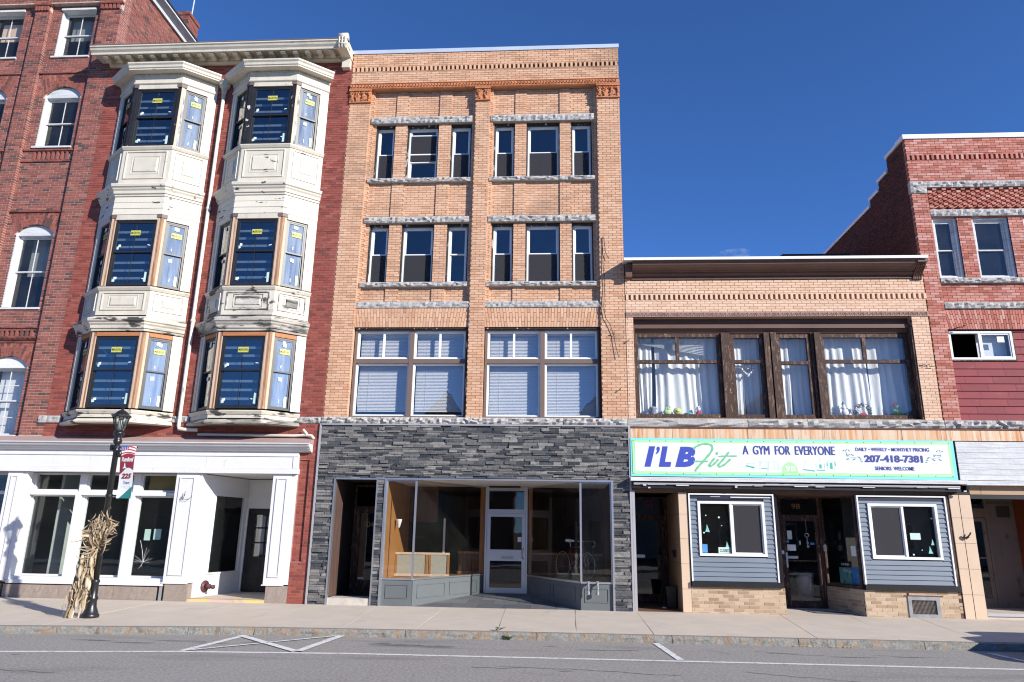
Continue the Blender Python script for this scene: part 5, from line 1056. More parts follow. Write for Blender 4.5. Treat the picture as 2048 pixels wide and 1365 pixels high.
MB().box(2.90, 3.67, 1.97, 1.976, 0.26, 2.02).box(2.85, 3.72, 1.975, 1.98, 2.16, 2.55).build('pane', 'glass_shop', dr); MB().box(2.95, 3.2, 1.90, 1.94, 1.12, 1.19).build('push_bar', 'alu', dr)
MB().torus((3.33, 1.965, 2.40), 0.11, 0.008, 18, 4).build('oval_sign', 'redneon', dr); fit_text('door_number', '100', 3.24, 3.42, 2.36, 2.44, 1.965, 'redneon', dr)
MB().box(3.725, 3.774, 0.62, 0.84, 1.18, 1.32).box(3.70, 3.774, 0.60, 0.86, 1.31, 1.34).build('letter_box', 'blackpaint', D_)
room(D_, 2.75, 3.9, 2.15, 4, 0.05, 2.7)
# sided panels with sliding windows
def sided(x0, x1, w, mirror):
    wx0, wx1, wz0, wz1 = w
    bs = MB(); back(bs, x0 + 0.005, x1 - 0.005, 0.70, 2.60, 0.02, 0.14, [(wx0 + 0.03, wx1 - 0.03, wz0 + 0.03, wz1 - 0.03)])
    o = bs.build('siding_panel', 'navy', D_)
    z = 0.705; n = 0
    while z < 2.47:
        h = 0.1015; b = min(z + h, 2.49)
        iv = [(x0 + 0.035, x1 - 0.035)]
        if wz0 - 0.05 < (z + b) / 2 < wz1 + 0.03: iv = cut(iv, wx0 - 0.004, wx1 + 0.004)
        for p, q in iv:
            MB().extr([(0.02, z), (-0.014, z), (-0.016, z + 0.006), (0.006, b), (0.02, b)], p, q).build('plank', 'siding', o)
        z += h
    MB().box(x0, x0 + 0.032, -0.03, 0.05, 0.70, 2.605).box(x1 - 0.032, x1, -0.03, 0.05, 0.70, 2.605).box(x0 + 0.032, x1 - 0.032, -0.03, 0.05, 2.575, 2.605).build('edge_trim', 'white_vinyl', o)
    MB().box(x0 + 0.032, x1 - 0.032, 0.0, 0.03, 2.49, 2.574).build('header_board', 'navy', o)
    if not mirror: MB().box(x0 + 0.5, x0 + 0.72, -0.012, -0.001, 2.53, 2.54).box(x0 + 0.95, x1 - 0.06, -0.012, -0.001, 2.515, 2.54).build('torn_strip', 'white_w', o)
    MB().box(x0 - 0.01, x1 + 0.07, -0.06, 0.14, 0.585, 0.698).build('ledge', 'blackpaint', D_)
    wf = MB().frame(wx0, wx1, wz0, wz1, -0.035, 0.08, 0.055).build('window', 'white_vinyl', D_); mx = (wx0 + wx1) / 2
    MB().box(mx - 0.025, mx + 0.025, -0.02, 0.07, wz0 + 0.055, wz1 - 0.055).build('meeting_stile', 'white_vinyl', wf)
    L_, R_ = (wx0 + 0.055, mx - 0.025), (mx + 0.025, wx1 - 0.055)
    op, scn = (R_, L_) if mirror else (L_, R_)
    MB().frame(*scn, wz0 + 0.055, wz1 - 0.055, 0.0, 0.03, 0.028).build('sash', 'white_vinyl', wf); MB().box(scn[0] + .01, scn[1] - .01, 0.012, 0.016, wz0 + 0.07, wz1 - 0.07).build('screen', 'screen', wf)
    MB().box(op[0], op[1], 0.03, 0.036, wz0 + 0.055, wz1 - 0.055).box(scn[0], scn[1], 0.04, 0.046, wz0 + 0.055, wz1 - 0.055).build('pane', 'glass_shop', wf)
    def cling(cx, cz, h): return MB().prism([(cx - h * .3, cz), (cx + h * .3, cz - h * .03), (cx + h * .1, cz + h * .55), (cx - h * .05, cz + h), (cx - h * .12, cz + h * .5)], 0.026, 0.028).build('sticker', 'teal', wf)
    rr = random.Random(int(x0 * 7))
    if mirror:
        cling(op[1] - 0.10, 1.55, 0.13); cling(op[1] - 0.17, 1.37, 0.16)
        MB().box(op[0] + 0.10, op[0] + 0.32, 0.024, 0.027, 1.66, 1.80).build('notice', 'palegreen', wf)
        dots = [(op[0] + 0.13, 1.34, .02), (op[0] + 0.32, 1.44, .012), (op[1] - 0.06, 2.12, .02), (scn[0] + 0.2, 1.38, .015)]
    else:
        cling(op[0] + 0.15, 1.76, 0.17); cling(op[0] + 0.57, 1.42, 0.14)
        MB().box(op[0] + 0.02, op[0] + 0.13, 0.024, 0.027, wz0 + 0.07, wz0 + 0.25).build('notice', 'blue', wf)
        MB().box(op[0] + 0.37, op[0] + 0.63, 0.024, 0.027, wz0 + 0.06, wz0 + 0.19).build('notice', 'palegreen', wf)
        fit_text('lettering', 'CLOSED', op[0] + 0.40, op[0] + 0.61, wz0 + 0.085, wz0 + 0.15, 0.0235, 'ink', wf, bold=0.015)
        dots = [(op[0] + 0.07, 1.74, .018), (op[0] + 0.13, 2.12, .014), (op[0] + 0.42, 2.08, .022), (op[0] + 0.47, 1.90, .012)]
    dd = MB()
    for a, b, r_ in dots: dd.prism([(a + r_ * math.cos(t), b + r_ * math.sin(t)) for t in [k * 0.785 for k in range(8)]], 0.026, 0.028)
    dd.build('sticker', 'palegreen', wf)
sided(3.99, 5.895, (4.19, 5.67, 1.24, 2.435), False); sided(7.72, 9.655, (7.945, 9.44, 1.235, 2.43), True)
bwl = MB(); b2 = Brickwork(L=0.205, H=0.062, J=0.012, seed=33)
b2.lay(3.97, 6.0, 0.03, 0.583, 0.0); b2.lay(7.69, 9.72, 0.03, 0.583, 0.0, [(8.585, 9.25, 0.0, 0.475)])
back(bwl, 3.97, 6.0, 0.0, 0.584, 0.004, 0.14); back(bwl, 7.69, 9.72, 0.0, 0.584, 0.004, 0.14, [(8.59, 9.245, -1, 0.47)])
T2 = frameT(7.30, 1.15, 0.40, -1.12); L2 = math.hypot(0.40, 1.12); b2.lay(0.0, L2 - 0.02, 0.06, 0.583, 0.0, T=T2); bwl.T = T2; bwl.box(0, L2 - 0.03, 0.004, 0.10, 0.0, 0.584); bwl.T = None
b2.finish(bwl.build('base_wall', 'tanbase_m', D_), 'tanbase', n=250)
vt = MB().frame(8.585, 9.25, 0.035, 0.472, -0.02, 0.08, 0.075).build('vent', 'greym', D_); gm = MB()
for k in range(19): gm.box(8.66 + k * 0.027, 8.667 + k * 0.027, 0.0, 0.008, 0.11, 0.397)
for k in range(11): gm.box(8.66, 9.175, 0.008, 0.014, 0.11 + k * 0.027, 0.117 + k * 0.027)
gm.build('grille', 'chain', vt); MB().box(8.66, 9.175, 0.06, 0.07, 0.11, 0.4).build('back_plate', 'dark', vt); MB().box(8.52, 9.33, -0.025, 0.0, 0.478, 0.492).box(8.60, 8.62, -0.02, 0.0, 0.49, 0.54).build('rusted_lintel', 'rust', vt)
# recessed gym entry, door 98
T1 = frameT(5.985, 0.05, 0.35, 1.10); MB(T1).box(0, 1.15, 0.0, 0.08, 0.0, 2.65).build('entry_wall', 'blackpaint', D_)
dr = MB().frame(6.33, 7.30, 0.07, 2.62, 1.15, 1.22, 0.05).box(6.38, 7.25, 1.15, 1.22, 2.13, 2.19).frame(6.39, 7.24, 0.08, 2.13, 1.165, 1.205, 0.085, 0.16).box(6.475, 7.155, 1.17, 1.20, 1.12, 1.145).build('door', 'darkbrown', D_)
MB().box(6.475, 7.155, 1.18, 1.186, 0.24, 2.04).box(6.38, 7.25, 1.185, 1.19, 2.19, 2.57).build('pane', 'glass_shop', dr)
fit_text('door_number', '98', 6.66, 6.86, 2.33, 2.45, 1.18, 'gold', dr)
MB().box(6.42, 6.46, 1.13, 1.165, 0.98, 1.32).box(6.47, 6.70, 1.13, 1.16, 1.18, 1.24).build('handle', 'alu', dr)
MB().box(6.50, 6.61, 1.172, 1.176, 1.62, 1.82).box(6.48, 6.68, 1.172, 1.176, 1.36, 1.50).box(6.33, 6.39, 1.14, 1.145, 1.28, 1.36).box(6.77, 6.80, 1.172, 1.176, 1.50, 1.59).build('notice', 'paper', dr)
MB().box(7.02, 7.12, 1.172, 1.176, 1.50, 1.55).box(6.45, 6.53, 1.168, 1.171, 1.54, 1.60).build('sticker', 'blue', dr)
hg = MB().tube([(6.95, 1.16, 2.10), (6.95, 1.155, 1.80)], 0.006, 5).torus((6.95, 1.155, 1.72), 0.045, 0.012, 14, 5).tube([(6.95, 1.155, 1.675), (6.955, 1.155, 1.42)], 0.012, 6).box(6.93, 6.99, 1.145, 1.16, 1.45, 1.48).box(6.93, 6.98, 1.145, 1.16, 1.53, 1.56).build('key_ornament', 'alu', dr)
sf = MB(T2).frame(0.0, L2 - 0.05, 0.60, 2.62, 0.0, 0.06, 0.05).build('side_window', 'darkbrown', D_); MB(T2).box(0.05, L2 - 0.1, 0.02, 0.026, 0.65, 2.57).build('pane', 'glass_shop', sf)
MB(T2).box(0.03, 0.11, -0.01, 0.0, 1.36, 1.50).box(0.90, 1.05, 0.012, 0.018, 1.28, 1.50).build('notice', 'paper', sf)
MB().box(5.99, 7.72, 0.06, 1.3, 2.60, 2.68).build('entry_ceiling', mat('brown_soffit', (0.12, 0.07, 0.045), 0.8), D_); MB().add([(6.0, 0.0, 0.032), (7.7, 0.0, 0.032), (7.32, 1.2, 0.08), (6.33, 1.2, 0.08), (6.0, 0.0, -0.1), (7.7, 0.0, -0.1), (7.32, 1.2, -0.1), (6.33, 1.2, -0.1)], [(0, 1, 2, 3), (0, 1, 5, 4), (1, 2, 6, 5), (3, 0, 4, 7)]).build('entry_floor', 'concrete', D_)
room(D_, 4.0, 9.7, 1.4, 6, 0.05, 2.7)
MB().box(3.98, 5.98, 0.9, 0.98, 0.0, 2.7).box(7.75, 9.7, 0.9, 0.98, 0.0, 2.7).build('back_panel', 'dark', D_)
# pier between gym and next shop
for a, b in zip([0.02] + zs[1:-1], zs[1:-1] + [2.64]):
    for p, q in ((9.745, 9.945), (9.957, 10.20)): MB().box(p, q - 0.003, -0.02, 0.1, a + 0.003, b - 0.003).build('tile', 'tile', D_)
MB().box(9.75, 10.19, -0.012, 0.3, 0.0, 2.7).build('pier', 'grout', D_); MB().box(9.66, 9.745, 0.0, 0.1, 0.02, 2.64).build('jamb', 'darkbrown', D_)
MB().tube([(9.87, -0.03, 1.74), (9.92, -0.06, 1.71), (10.0, -0.07, 1.74), (10.04, -0.09, 1.79), (10.06, -0.09, 1.83)], 0.016, 6).tube([(9.9, -0.05, 1.72), (9.96, -0.06, 1.69), (10.02, -0.08, 1.74)], 0.014, 6).build('wire_clump', 'cable', D_)

# ------------------------------------------------------------------ red building on the right
E_ = thing('brick_building', 'salmon red brick building with grey stone bands and dark red shingles', 'building', (12.0, 0, 0), BG)
wall = MB(); bw = Brickwork(seed=41)
EW = [(10.30, 10.90, 7.79, 9.40), (11.25, 12.12, 7.79, 9.40), (12.47, 13.07, 7.79, 9.40)]
sid = (10.28, 13.4, 4.30, 6.50)
bw.lay(9.88, 10.265, 4.315, 10.02, 0.0, d=0.1); bw.lay(9.88, 14.5, 10.36, 10.955, 0.0); bw.lay(9.88, 14.5, 11.09, 11.55, -0.012)
bw.lay(10.265, 14.5, 6.985, 9.62, 0.05, EW + [(10.27, 14.5, 7.01, 7.17)]); bw.lay(10.265, 14.5, 9.60, 10.16, 0.07)
back(wall, 9.886, 10.26, 3.9, 10.958, 0.007, 0.4); back(wall, 9.886, 10.26, 10.958, 11.092, 0.085, 0.4); back(wall, 9.886, 10.26, 11.092, 11.6, 0.007, 0.4); back(wall, 10.26, 14.5, 10.2, 10.958, 0.007, 0.4); back(wall, 10.26, 14.5, 10.958, 11.092, 0.085, 0.4); back(wall, 10.26, 14.5, 11.092, 11.6, 0.007, 0.4); back(wall, 10.26, 14.5, 6.50, 9.62, 0.057, 0.4, EW); back(wall, 10.26, 14.5, 9.62, 10.2, 0.077, 0.4)
n = 52; xb = [10.27 + 3.13 * i / n for i in range(n + 1)]; bw.fan(xb, [6.51] * (n + 1), [min(13.4, max(10.27, x + 0.06 * (x - 11.8))) for x in xb], [6.99] * (n + 1), 0.04, split=2)
z = 9.645; k = 0
while z < 10.12:
    x = 10.29 + (k % 2) * 0.115
    while x < 13.6: bw.one(x, x + 0.095, z, z + 0.055, 0.005, 0.07); x += 0.23
    z += 0.0675; k += 1
x = 9.89
while x < 14.3: bw.one(x, x + 0.062, 10.96, 11.09, -0.016, 0.1); x += 0.1205
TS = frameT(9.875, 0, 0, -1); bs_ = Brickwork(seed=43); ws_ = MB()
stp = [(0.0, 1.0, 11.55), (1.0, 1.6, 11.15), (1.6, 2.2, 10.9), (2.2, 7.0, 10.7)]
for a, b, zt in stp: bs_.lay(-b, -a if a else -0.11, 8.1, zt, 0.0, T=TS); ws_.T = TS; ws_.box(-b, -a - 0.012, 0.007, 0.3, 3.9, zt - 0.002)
bs_.finish(ws_.build('side_wall', 'salmon_m', E_), 'shadeside')
bw.finish(wall.build('wall', 'salmon_m', E_), 'salmon')
MB().box(9.84, 14.6, -0.04, 0.4, 11.55, 11.67).build('coping', 'white_vinyl', E_)
for a, b, zt in stp[:1]: MB().box(9.845, 10.2, 0.401, b + 0.03, zt, zt + 0.09).build('coping', 'white_vinyl', E_)
for a, b, zt in stp[1:]: MB().box(9.845, 10.2, a + 0.031, b + 0.03, zt, zt + 0.09).build('coping', 'white_vinyl', E_)
MB().box(10.2, 14.5, 0.4, 8, 10.4, 10.5).build('roof', 'tar', E_); MB().box(14.2, 14.5, 0.4, 8, 0, 11.5).box(9.9, 14.2, 7.6, 8, 0, 10.4).build('side_wall', 'salmon', E_)
for p, q in ((9.865, 10.92), (10.92, 12.03), (12.03, 13.2), (13.2, 14.5)): rock('stone_block', E_, p + 0.003, q - 0.003, 10.19, 10.35, -0.02, 0.1, rough=0.03, seed=p)
rock('stone_block', E_, 9.865, 10.26, 10.03, 10.187, -0.02, 0.1, rough=0.03, seed=2)
for p, q in ((10.27, 11.06), (11.06, 12.36), (12.36, 13.4)): rock('lintel', E_, p + 0.003, q - 0.003, 9.415, 9.585, 0.0, 0.15, rough=0.03, seed=p); rock('window_sill', E_, p + 0.003, q - 0.003, 7.655, 7.78, -0.02, 0.15, rough=0.03, seed=q)
for p, q in ((10.28, 11.93), (11.93, 13.4)): rock('stone_block', E_, p + 0.003, q - 0.003, 7.015, 7.165, 0.0, 0.15, rough=0.03, seed=q)
for p, q in ((9.875, 11.64), (11.64, 13.4), (13.4, 14.5)): rock('stone_block', E_, p + 0.003, q - 0.003, 4.13, 4.312, -0.04, 0.2, rough=0.045, seed=p)
for i, (a, b, z0, z1) in enumerate(EW):
    MB().frame(a, b, z0, z1, 0.09, 0.20, 0.05).build('window_frame', 'white_w', E_)
    wn = window(E_, a + 0.05, b - 0.05, z0 + 0.05, z1 - 0.05, 0.15, 'white_w', 0.045, 8.56, gl='glass_old')
room(E_, 10.0, 14.2, 0.46, 4, 7.3, 10.1); room(E_, 10.0, 14.2, 0.46, 4, 4.4, 6.9)
sh = MB().box(10.28, 14.3, 0.14, 0.2, 4.31, 5.74).box(11.80, 14.3, 0.14, 0.2, 5.74, 6.5).build('shingle_wall', 'blackpaint', E_)
z = 4.315; k = 0; rr = random.Random(6)
while z < 6.48:
    x0 = 10.285 if z < 5.68 else 11.80; x = x0 - rr.uniform(0, 0.5)
    while x < 14.2:
        a, b = max(x0, x), min(14.2, x + 0.62); x += 0.62
        if b - a < 0.03: continue
        mb = MB(); mb.tint = rr.random(); mb.extr([(0.138, z), (0.105, z), (0.128, z + 0.19), (0.138, z + 0.19)], a + 0.002, b - 0.002); mb.build('shingle', 'redsiding', sh)
    z += 0.178; k += 1
MB().frame(10.27, 11.80, 5.74, 6.50, 0.10, 0.2, 0.035).build('window_frame', 'darkbrown', E_)
wf = MB().frame(10.31, 11.76, 5.775, 6.465, 0.085, 0.16, 0.05).box(10.99, 11.04, 0.09, 0.15, 5.82, 6.42).build('window', 'white_vinyl', E_); MB().frame(11.04, 11.71, 5.825, 6.415, 0.10, 0.13, 0.03).build('sash', 'white_vinyl', wf); MB().box(11.07, 11.68, 0.11, 0.116, 5.855, 6.385).build('pane', 'glass_old', wf); MB().box(11.42, 11.58, 0.105, 0.108, 6.2, 6.34).build('sticker', 'paper', wf); MB().box(11.04, 11.71, 0.3, 0.31, 5.8, 6.45).build('blind', 'blind', wf)
MB().tube([(10.40, 0.04, 6.50), (10.5, -0.05, 6.53), (10.58, -0.08, 6.52), (10.6, -0.08, 6.57), (10.64, -0.08, 6.55)], 0.012, 5).build('wire_clump', 'cable', E_)
# weathered sign boards and shop entry below
sb = MB().box(10.02, 14.2, -0.02, 0.05, 2.96, 3.83).build('sign_board_backing', 'grout', E_)
for k in range(7):
    z0 = 2.965 + k * 0.123
    x = 10.03
    while x < 14.1: l = rr.uniform(1.4, 2.6); e = min(14.2, x + l); MB().box(x, e - 0.004, -0.05 - rr.uniform(0, .006), -0.02, z0, z0 + 0.119).build('plank', 'white_w', sb); x = e
MB().box(10.09, 14.2, -0.16, 0.05, 2.85, 2.945).build('canopy_edge', 'white_w', E_)
for k, x in enumerate((10.205, 10.45, 11.62, 12.8)): MB().box(x + 0.004, (10.45, 11.62, 12.8, 14.0)[k] - 0.004, -0.01, 0.1, 2.655, 2.845).build('tile', 'tile_sh', E_)
MB().box(10.21, 14.0, 0.0, 0.1, 2.56, 2.65).build('header', 'blackpaint', E_)
MB().box(10.21, 12.6, 0.02, 1.9, 0.0, 0.16).build('entry_floor', 'concrete', E_); MB().box(10.21, 12.6, -0.01, 0.02, 0.10, 0.165).build('step_edge', 'alu_dull', E_)
MB().box(10.2, 10.26, 0.1, 1.3, 0.1, 2.7).box(11.25, 12.8, 1.28, 1.36, 0.16, 2.75).build('entry_wall', 'stainplaster', E_)
MB().box(10.2, 12.8, 0.1, 1.4, 2.70, 2.75).build('entry_ceiling', 'room', E_)
MB().box(11.46, 11.76, 1.265, 1.28, 2.20, 2.46).build('vent', 'dark', E_); MB().box(11.27, 11.80, 1.25, 1.28, 2.48, 2.52).build('trim', 'stainplaster', E_)
df = MB().frame(10.45, 11.25, 0.16, 2.72, 1.26, 1.34, 0.06).box(10.51, 11.19, 1.26, 1.34, 2.19, 2.40).build('door_frame', 'stainplaster', E_)
dr = MB().frame(10.52, 11.18, 0.17, 2.18, 1.275, 1.32, 0.085, 0.2).box(10.6, 11.1, 1.28, 1.31, 1.25, 1.28).build('door', 'stainplaster', E_); MB().box(10.6, 11.1, 1.295, 1.30, 0.37, 2.1).box(10.51, 11.19, 1.30, 1.305, 2.40, 2.66).build('pane', 'glass_shop', dr)
MB().box(11.86, 11.92, 0.15, 1.27, 0.16, 2.7).build('door_leaf', 'orange', E_)
room(E_, 10.25, 12.6, 1.42, 4, 0.1, 2.7)
# ------------------------------------------------------------------ gym banner
G = thing('vinyl_banner', 'wide gym banner with aqua and green border above the shopfront', 'banner', (6.35, -0.05, 2.97))
YB = -0.075
MB().add([(2.715, YB + .01, 3.85), (2.71, YB + .01, 2.98), (9.975, YB + .01, 2.96), (9.975, YB + .01, 3.84)], [(0, 1, 2, 3)]).box(2.74, 9.95, YB + .012, -0.05, 2.99, 3.82).build('backing', 'aqua', G)
def bq(name, m, x0, x1, z0, z1, d):  MB().box(x0, x1, YB - d, YB + 0.006, z0, z1).build(name, m, G)
bq('border', 'lime', 2.755, 9.90, 3.025, 3.80, 0.0); bq('face', 'vinyl', 2.81, 9.835, 3.085, 3.745, 0.003)
YF = YB - 0.0045
fit_text('lettering', "I", 3.045, 3.255, 3.19, 3.66, YF, 'royal', G, bold=0.02, shear=0.28, fat=0.026)
fit_text('lettering', "\u2019", 3.285, 3.385, 3.47, 3.655, YF, 'royal', G, bold=0.02, shear=0.28)
fit_text('lettering', "L", 3.36, 3.62, 3.19, 3.66, YF, 'royal', G, bold=0.05, shear=0.28, fat=0.014)
fit_text('lettering', "B", 3.72, 4.19, 3.19, 3.655, YF, 'royal', G, bold=0.06, shear=0.25)
def ribbon(pts, wd, m, y=YF, name='lettering', par=G):
    P = [Vector(p) for p in pts]; Q = []
    for i in range(len(P) - 1):
        p0, p1, p2, p3 = P[max(0, i - 1)], P[i], P[i + 1], P[min(len(P) - 1, i + 2)]
        for k in range(6):
            t = k / 6; Q.append(0.5 * ((2 * p1) + (p2 - p0) * t + (2 * p0 - 5 * p1 + 4 * p2 - p3) * t * t + (3 * p1 - p0 - 3 * p2 + p3) * t ** 3))
    Q.append(P[-1]); vs = []
    for i, q in enumerate(Q):
        d = (Q[min(i + 1, len(Q) - 1)] - Q[max(0, i - 1)]).normalized(); n_ = Vector((-d.y, d.x)) * wd / 2 * (0.75 + 0.4 * math.sin(i * 0.5) ** 2)
        vs += [((q + n_).x, y, (q + n_).y), ((q - n_).x, y, (q - n_).y), ((q + n_).x, y + 0.0012, (q + n_).y), ((q - n_).x, y + 0.0012, (q - n_).y)]
    fs = []
    for i in range(len(Q) - 1): a = i * 4; fs += [(a, a + 4, a + 5, a + 1), (a, a + 2, a + 6, a + 4), (a + 1, a + 5, a + 7, a + 3)]
    return MB().add(vs, fs).build(name, m, par)
YG = YF - 0.003
ribbon([(4.15, 3.60), (4.22, 3.66), (4.35, 3.715), (4.50, 3.72), (4.585, 3.67), (4.565, 3.56), (4.45, 3.42), (4.31, 3.27), (4.21, 3.16), (4.17, 3.10)], 0.045, 'greenp', YG)
ribbon([(4.14, 3.32), (4.30, 3.325), (4.47, 3.325)], 0.032, 'greenp', YG - .0015)
ribbon([(4.62, 3.40), (4.55, 3.31), (4.49, 3.23), (4.55, 3.225), (4.65, 3.31), (4.71, 3.37)], 0.04, 'greenp', YG); ribbon([(4.665, 3.485), (4.685, 3.51), (4.70, 3.535)], 0.045, 'greenp', YG)
ribbon([(4.955, 3.54), (4.86, 3.42), (4.76, 3.31), (4.695, 3.235), (4.75, 3.21), (4.86, 3.27), (4.98, 3.38)], 0.042, 'greenp', YG); ribbon([(4.72, 3.44), (4.92, 3.45), (5.13, 3.452)], 0.028, 'greenp', YG - .0015)
fit_text('lettering', 'A  GYM  FOR  EVERYONE', 5.27, 7.33, 3.49, 3.69, YF, 'navyp', G, bold=0.0, fat=0.0085)
fit_text('lettering', 'DAILY \u2022 WEEKLY \u2022 MONTHLY PRICING', 7.80, 9.42, 3.588, 3.668, YF, 'navyp', G, bold=0.012, fat=0.003)
fit_text('lettering', '207-418-7381', 7.975, 9.25, 3.335, 3.50, YF, 'navyp', G, bold=0.03, fat=0.008)
fit_text('lettering', 'SENIORS  WELCOME', 8.185, 9.045, 3.16, 3.245, YF, 'navyp', G, bold=0.012, fat=0.0035)
MB().box(9.25, 9.82, YF - .0005, YF + .001, 3.086, 3.094).build('fine_print', 'palegp', G)
cp = [(6.30 + 0.185 * math.cos(t), 3.087 + 0.24 * math.sin(t)) for t in [math.pi * k / 18 for k in range(19)]]; MB().prism(cp, YF - 0.001, YF + .001).build('badge', 'lime', G)
fit_text('lettering', '98', 6.19, 6.42, 3.12, 3.235, YF - 0.003, 'vinyl', G, bold=0.03)
eq = MB(); d_ = (YF - .001, YF + .001)
def L_(x0, z0, x1, z1, wd=0.010):
    a, b = Vector((x0, z0)), Vector((x1, z1)); n_ = Vector((-(b - a).y, (b - a).x)).normalized() * wd / 2; L_.k += 1; y = YF - 0.0004 * (L_.k % 5)
    eq.prism([tuple(a - n_), tuple(b - n_), tuple(b + n_), tuple(a + n_)], y, YF + .001)
L_.k = 0
for s in ((5.30, 3.13, 5.40, 3.30), (5.45, 3.13, 5.52, 3.30), (5.30, 3.14, 5.56, 3.14), (5.33, 3.29, 5.50, 3.29), (5.63, 3.12, 5.63, 3.35), (5.66, 3.12, 5.66, 3.34), (5.80, 3.12, 5.80, 3.34), (5.83, 3.12, 5.83, 3.35), (5.58, 3.33, 5.88, 3.33), (5.96, 3.14, 5.96, 3.34), (6.05, 3.14, 6.05, 3.34), (5.95, 3.16, 6.06, 3.16), (5.95, 3.22, 6.06, 3.22), (5.95, 3.28, 6.06, 3.28), (5.95, 3.33, 6.06, 3.33), (6.61, 3.17, 6.67, 3.36), (6.63, 3.36, 6.68, 3.34), (6.89, 3.15, 6.89, 3.30), (7.08, 3.15, 7.08, 3.30), (6.90, 3.38, 7.06, 3.38), (6.98, 3.30, 6.98, 3.42), (6.88, 3.16, 7.10, 3.16), (7.13, 3.36, 7.32, 3.36), (7.15, 3.16, 7.15, 3.36), (7.30, 3.16, 7.30, 3.36), (7.14, 3.16, 7.32, 3.16)): L_(*s)
eq.build('gym_equipment_print', 'palegp', G)
eq = MB()
for s in ((5.32, 3.235, 5.51, 3.19, 0.03), (5.66, 3.175, 5.79, 3.175, 0.014), (6.60, 3.16, 6.85, 3.13, 0.024), (6.985, 3.19, 6.985, 3.28, 0.05), (7.225, 3.18, 7.225, 3.32, 0.055), (7.13, 3.25, 7.15, 3.33, 0.02), (7.32, 3.25, 7.31, 3.33, 0.02), (6.9, 3.15, 7.07, 3.145, 0.016)): L_(*s)
eq.build('gym_equipment_print', 'tealp', G)
lf = MB(); rr = random.Random(2)
for sg, x0 in ((1, 7.53), (-1, 9.71)):
    for px, pz in ((0.0, 3.60), (0.06, 3.61), (0.12, 3.60), (0.07, 3.50), (0.11, 3.50), (0.17, 3.51), (0.20, 3.49), (0.09, 3.41), (0.06, 3.40), (0.20, 3.39), (0.23, 3.41), (0.33, 3.44), (0.36, 3.39), (0.38, 3.35)):
        a = rr.uniform(-.9, .9); cx, cz = x0 + sg * px, pz; l, h = 0.032, 0.011
        lf.prism([(cx - l * math.cos(a), cz - l * math.sin(a)), (cx + h * math.sin(a), cz - h * math.cos(a)), (cx + l * math.cos(a), cz + l * math.sin(a)), (cx - h * math.sin(a), cz + h * math.cos(a))], YF - .001, YF + .001)
lf.build('vine_print', 'darkteal', G)
for sg, x0 in ((1, 7.53), (-1, 9.71)): ribbon([(x0 + sg * q, z) for q, z in ((0.0, 3.60), (0.06, 3.56), (0.06, 3.47), (0.14, 3.45), (0.24, 3.44), (0.33, 3.46), (0.37, 3.40))], 0.006, 'darkteal', YF - 0.0005, 'vine_print')
gm = MB()
for k in range(20):
    x = 2.78 + k * 0.373
    gm.lathe(x, 0, [(0.0, 0)], 3) if False else gm.prism([(x + .011 * math.cos(t), 3.785 - .00003 * k + .011 * math.sin(t)) for t in [j * 1.047 for j in range(6)]], YB - .004, YB - .0001); gm.prism([(x + .011 * math.cos(t), 3.042 + .011 * math.sin(t)) for t in [j * 1.047 for j in range(6)]], YB - .004, YB - .0001)
gm.build('grommet', 'blackpaint', G, kind='stuff')

# ------------------------------------------------------------------ street lamp, its banner, the corn shock
LX, LY = -7.84, -2.95
S_ = thing('street_lamp', 'black iron street lamp with glazed lantern beside the kerb', 'street lamp', (LX, LY, 0.0))
g0 = sw_z(LY)
MB().lathe(LX, LY, [(0.155, g0 - 0.01), (0.155, g0 + 0.05), (0.135, g0 + 0.07), (0.12, 0.12), (0.085, 0.20), (0.078, 0.30), (0.092, 0.33), (0.092, 0.36), (0.072, 0.40), (0.066, 0.62), (0.078, 0.64), (0.078, 0.67), (0.058, 0.70)], 20).build('base', 'iron', S_, True)
MB().lathe(LX, LY, [(0.057, 0.69), (0.052, 3.12), (0.062, 3.13), (0.062, 3.18), (0.050, 3.20), (0.048, 3.27), (0.070, 3.29), (0.085, 3.34), (0.072, 3.37), (0.055, 3.42), (0.095, 3.47), (0.11, 3.50), (0.09, 3.53)], 18).build('pole', 'iron', S_, True)
for z in (3.22, 2.27): MB().lathe(LX, LY, [(0.053, z - 0.03), (0.066, z - 0.025), (0.066, z + 0.025), (0.053, z + 0.03)], 14).tube([(LX + 0.05, LY, z), (LX + 0.44, LY, z)], 0.012, 8).build('banner_arm', 'iron', S_)
MB().box(LX - 0.11, LX - 0.06, LY - 0.05, LY + 0.05, 3.15, 3.27).build('junction_box', 'iron', S_); MB().ell((LX + 0.105, LY - 0.03, 3.085), (0.055, 0.055, 0.075), 10, 8).build('photocell', 'iron', S_, True)
ln = MB(); n = 6; zb, zt, rb, rt = 3.54, 3.83, 0.085, 0.155
for k in range(n):
    a = 2 * math.pi * k / n + 0.3; a2 = 2 * math.pi * (k + 1) / n + 0.3
    ln.tube([(LX + rb * math.cos(a), LY + rb * math.sin(a), zb), (LX + rt * math.cos(a), LY + rt * math.sin(a), zt)], 0.010, 5)
    am = (a + a2) / 2
    ln.tube([(LX + rb * .87 * math.cos(am), LY + rb * .87 * math.sin(am), zb), (LX + rt * .87 * math.cos(am), LY + rt * .87 * math.sin(am), zt)], 0.006, 4)
ln.lathe(LX, LY, [(0.095, 3.52), (0.10, 3.545), (0.06, 3.55)], 6, 0.3).lathe(LX, LY, [(0.17, 3.82), (0.185, 3.835), (0.185, 3.855), (0.15, 3.87), (0.10, 3.93), (0.055, 3.965), (0.03, 3.975), (0.018, 4.0), (0.028, 4.02), (0.01, 4.05), (0.0, 4.06)], 12, 0.3)
lo = ln.build('lantern_frame', 'iron', S_)
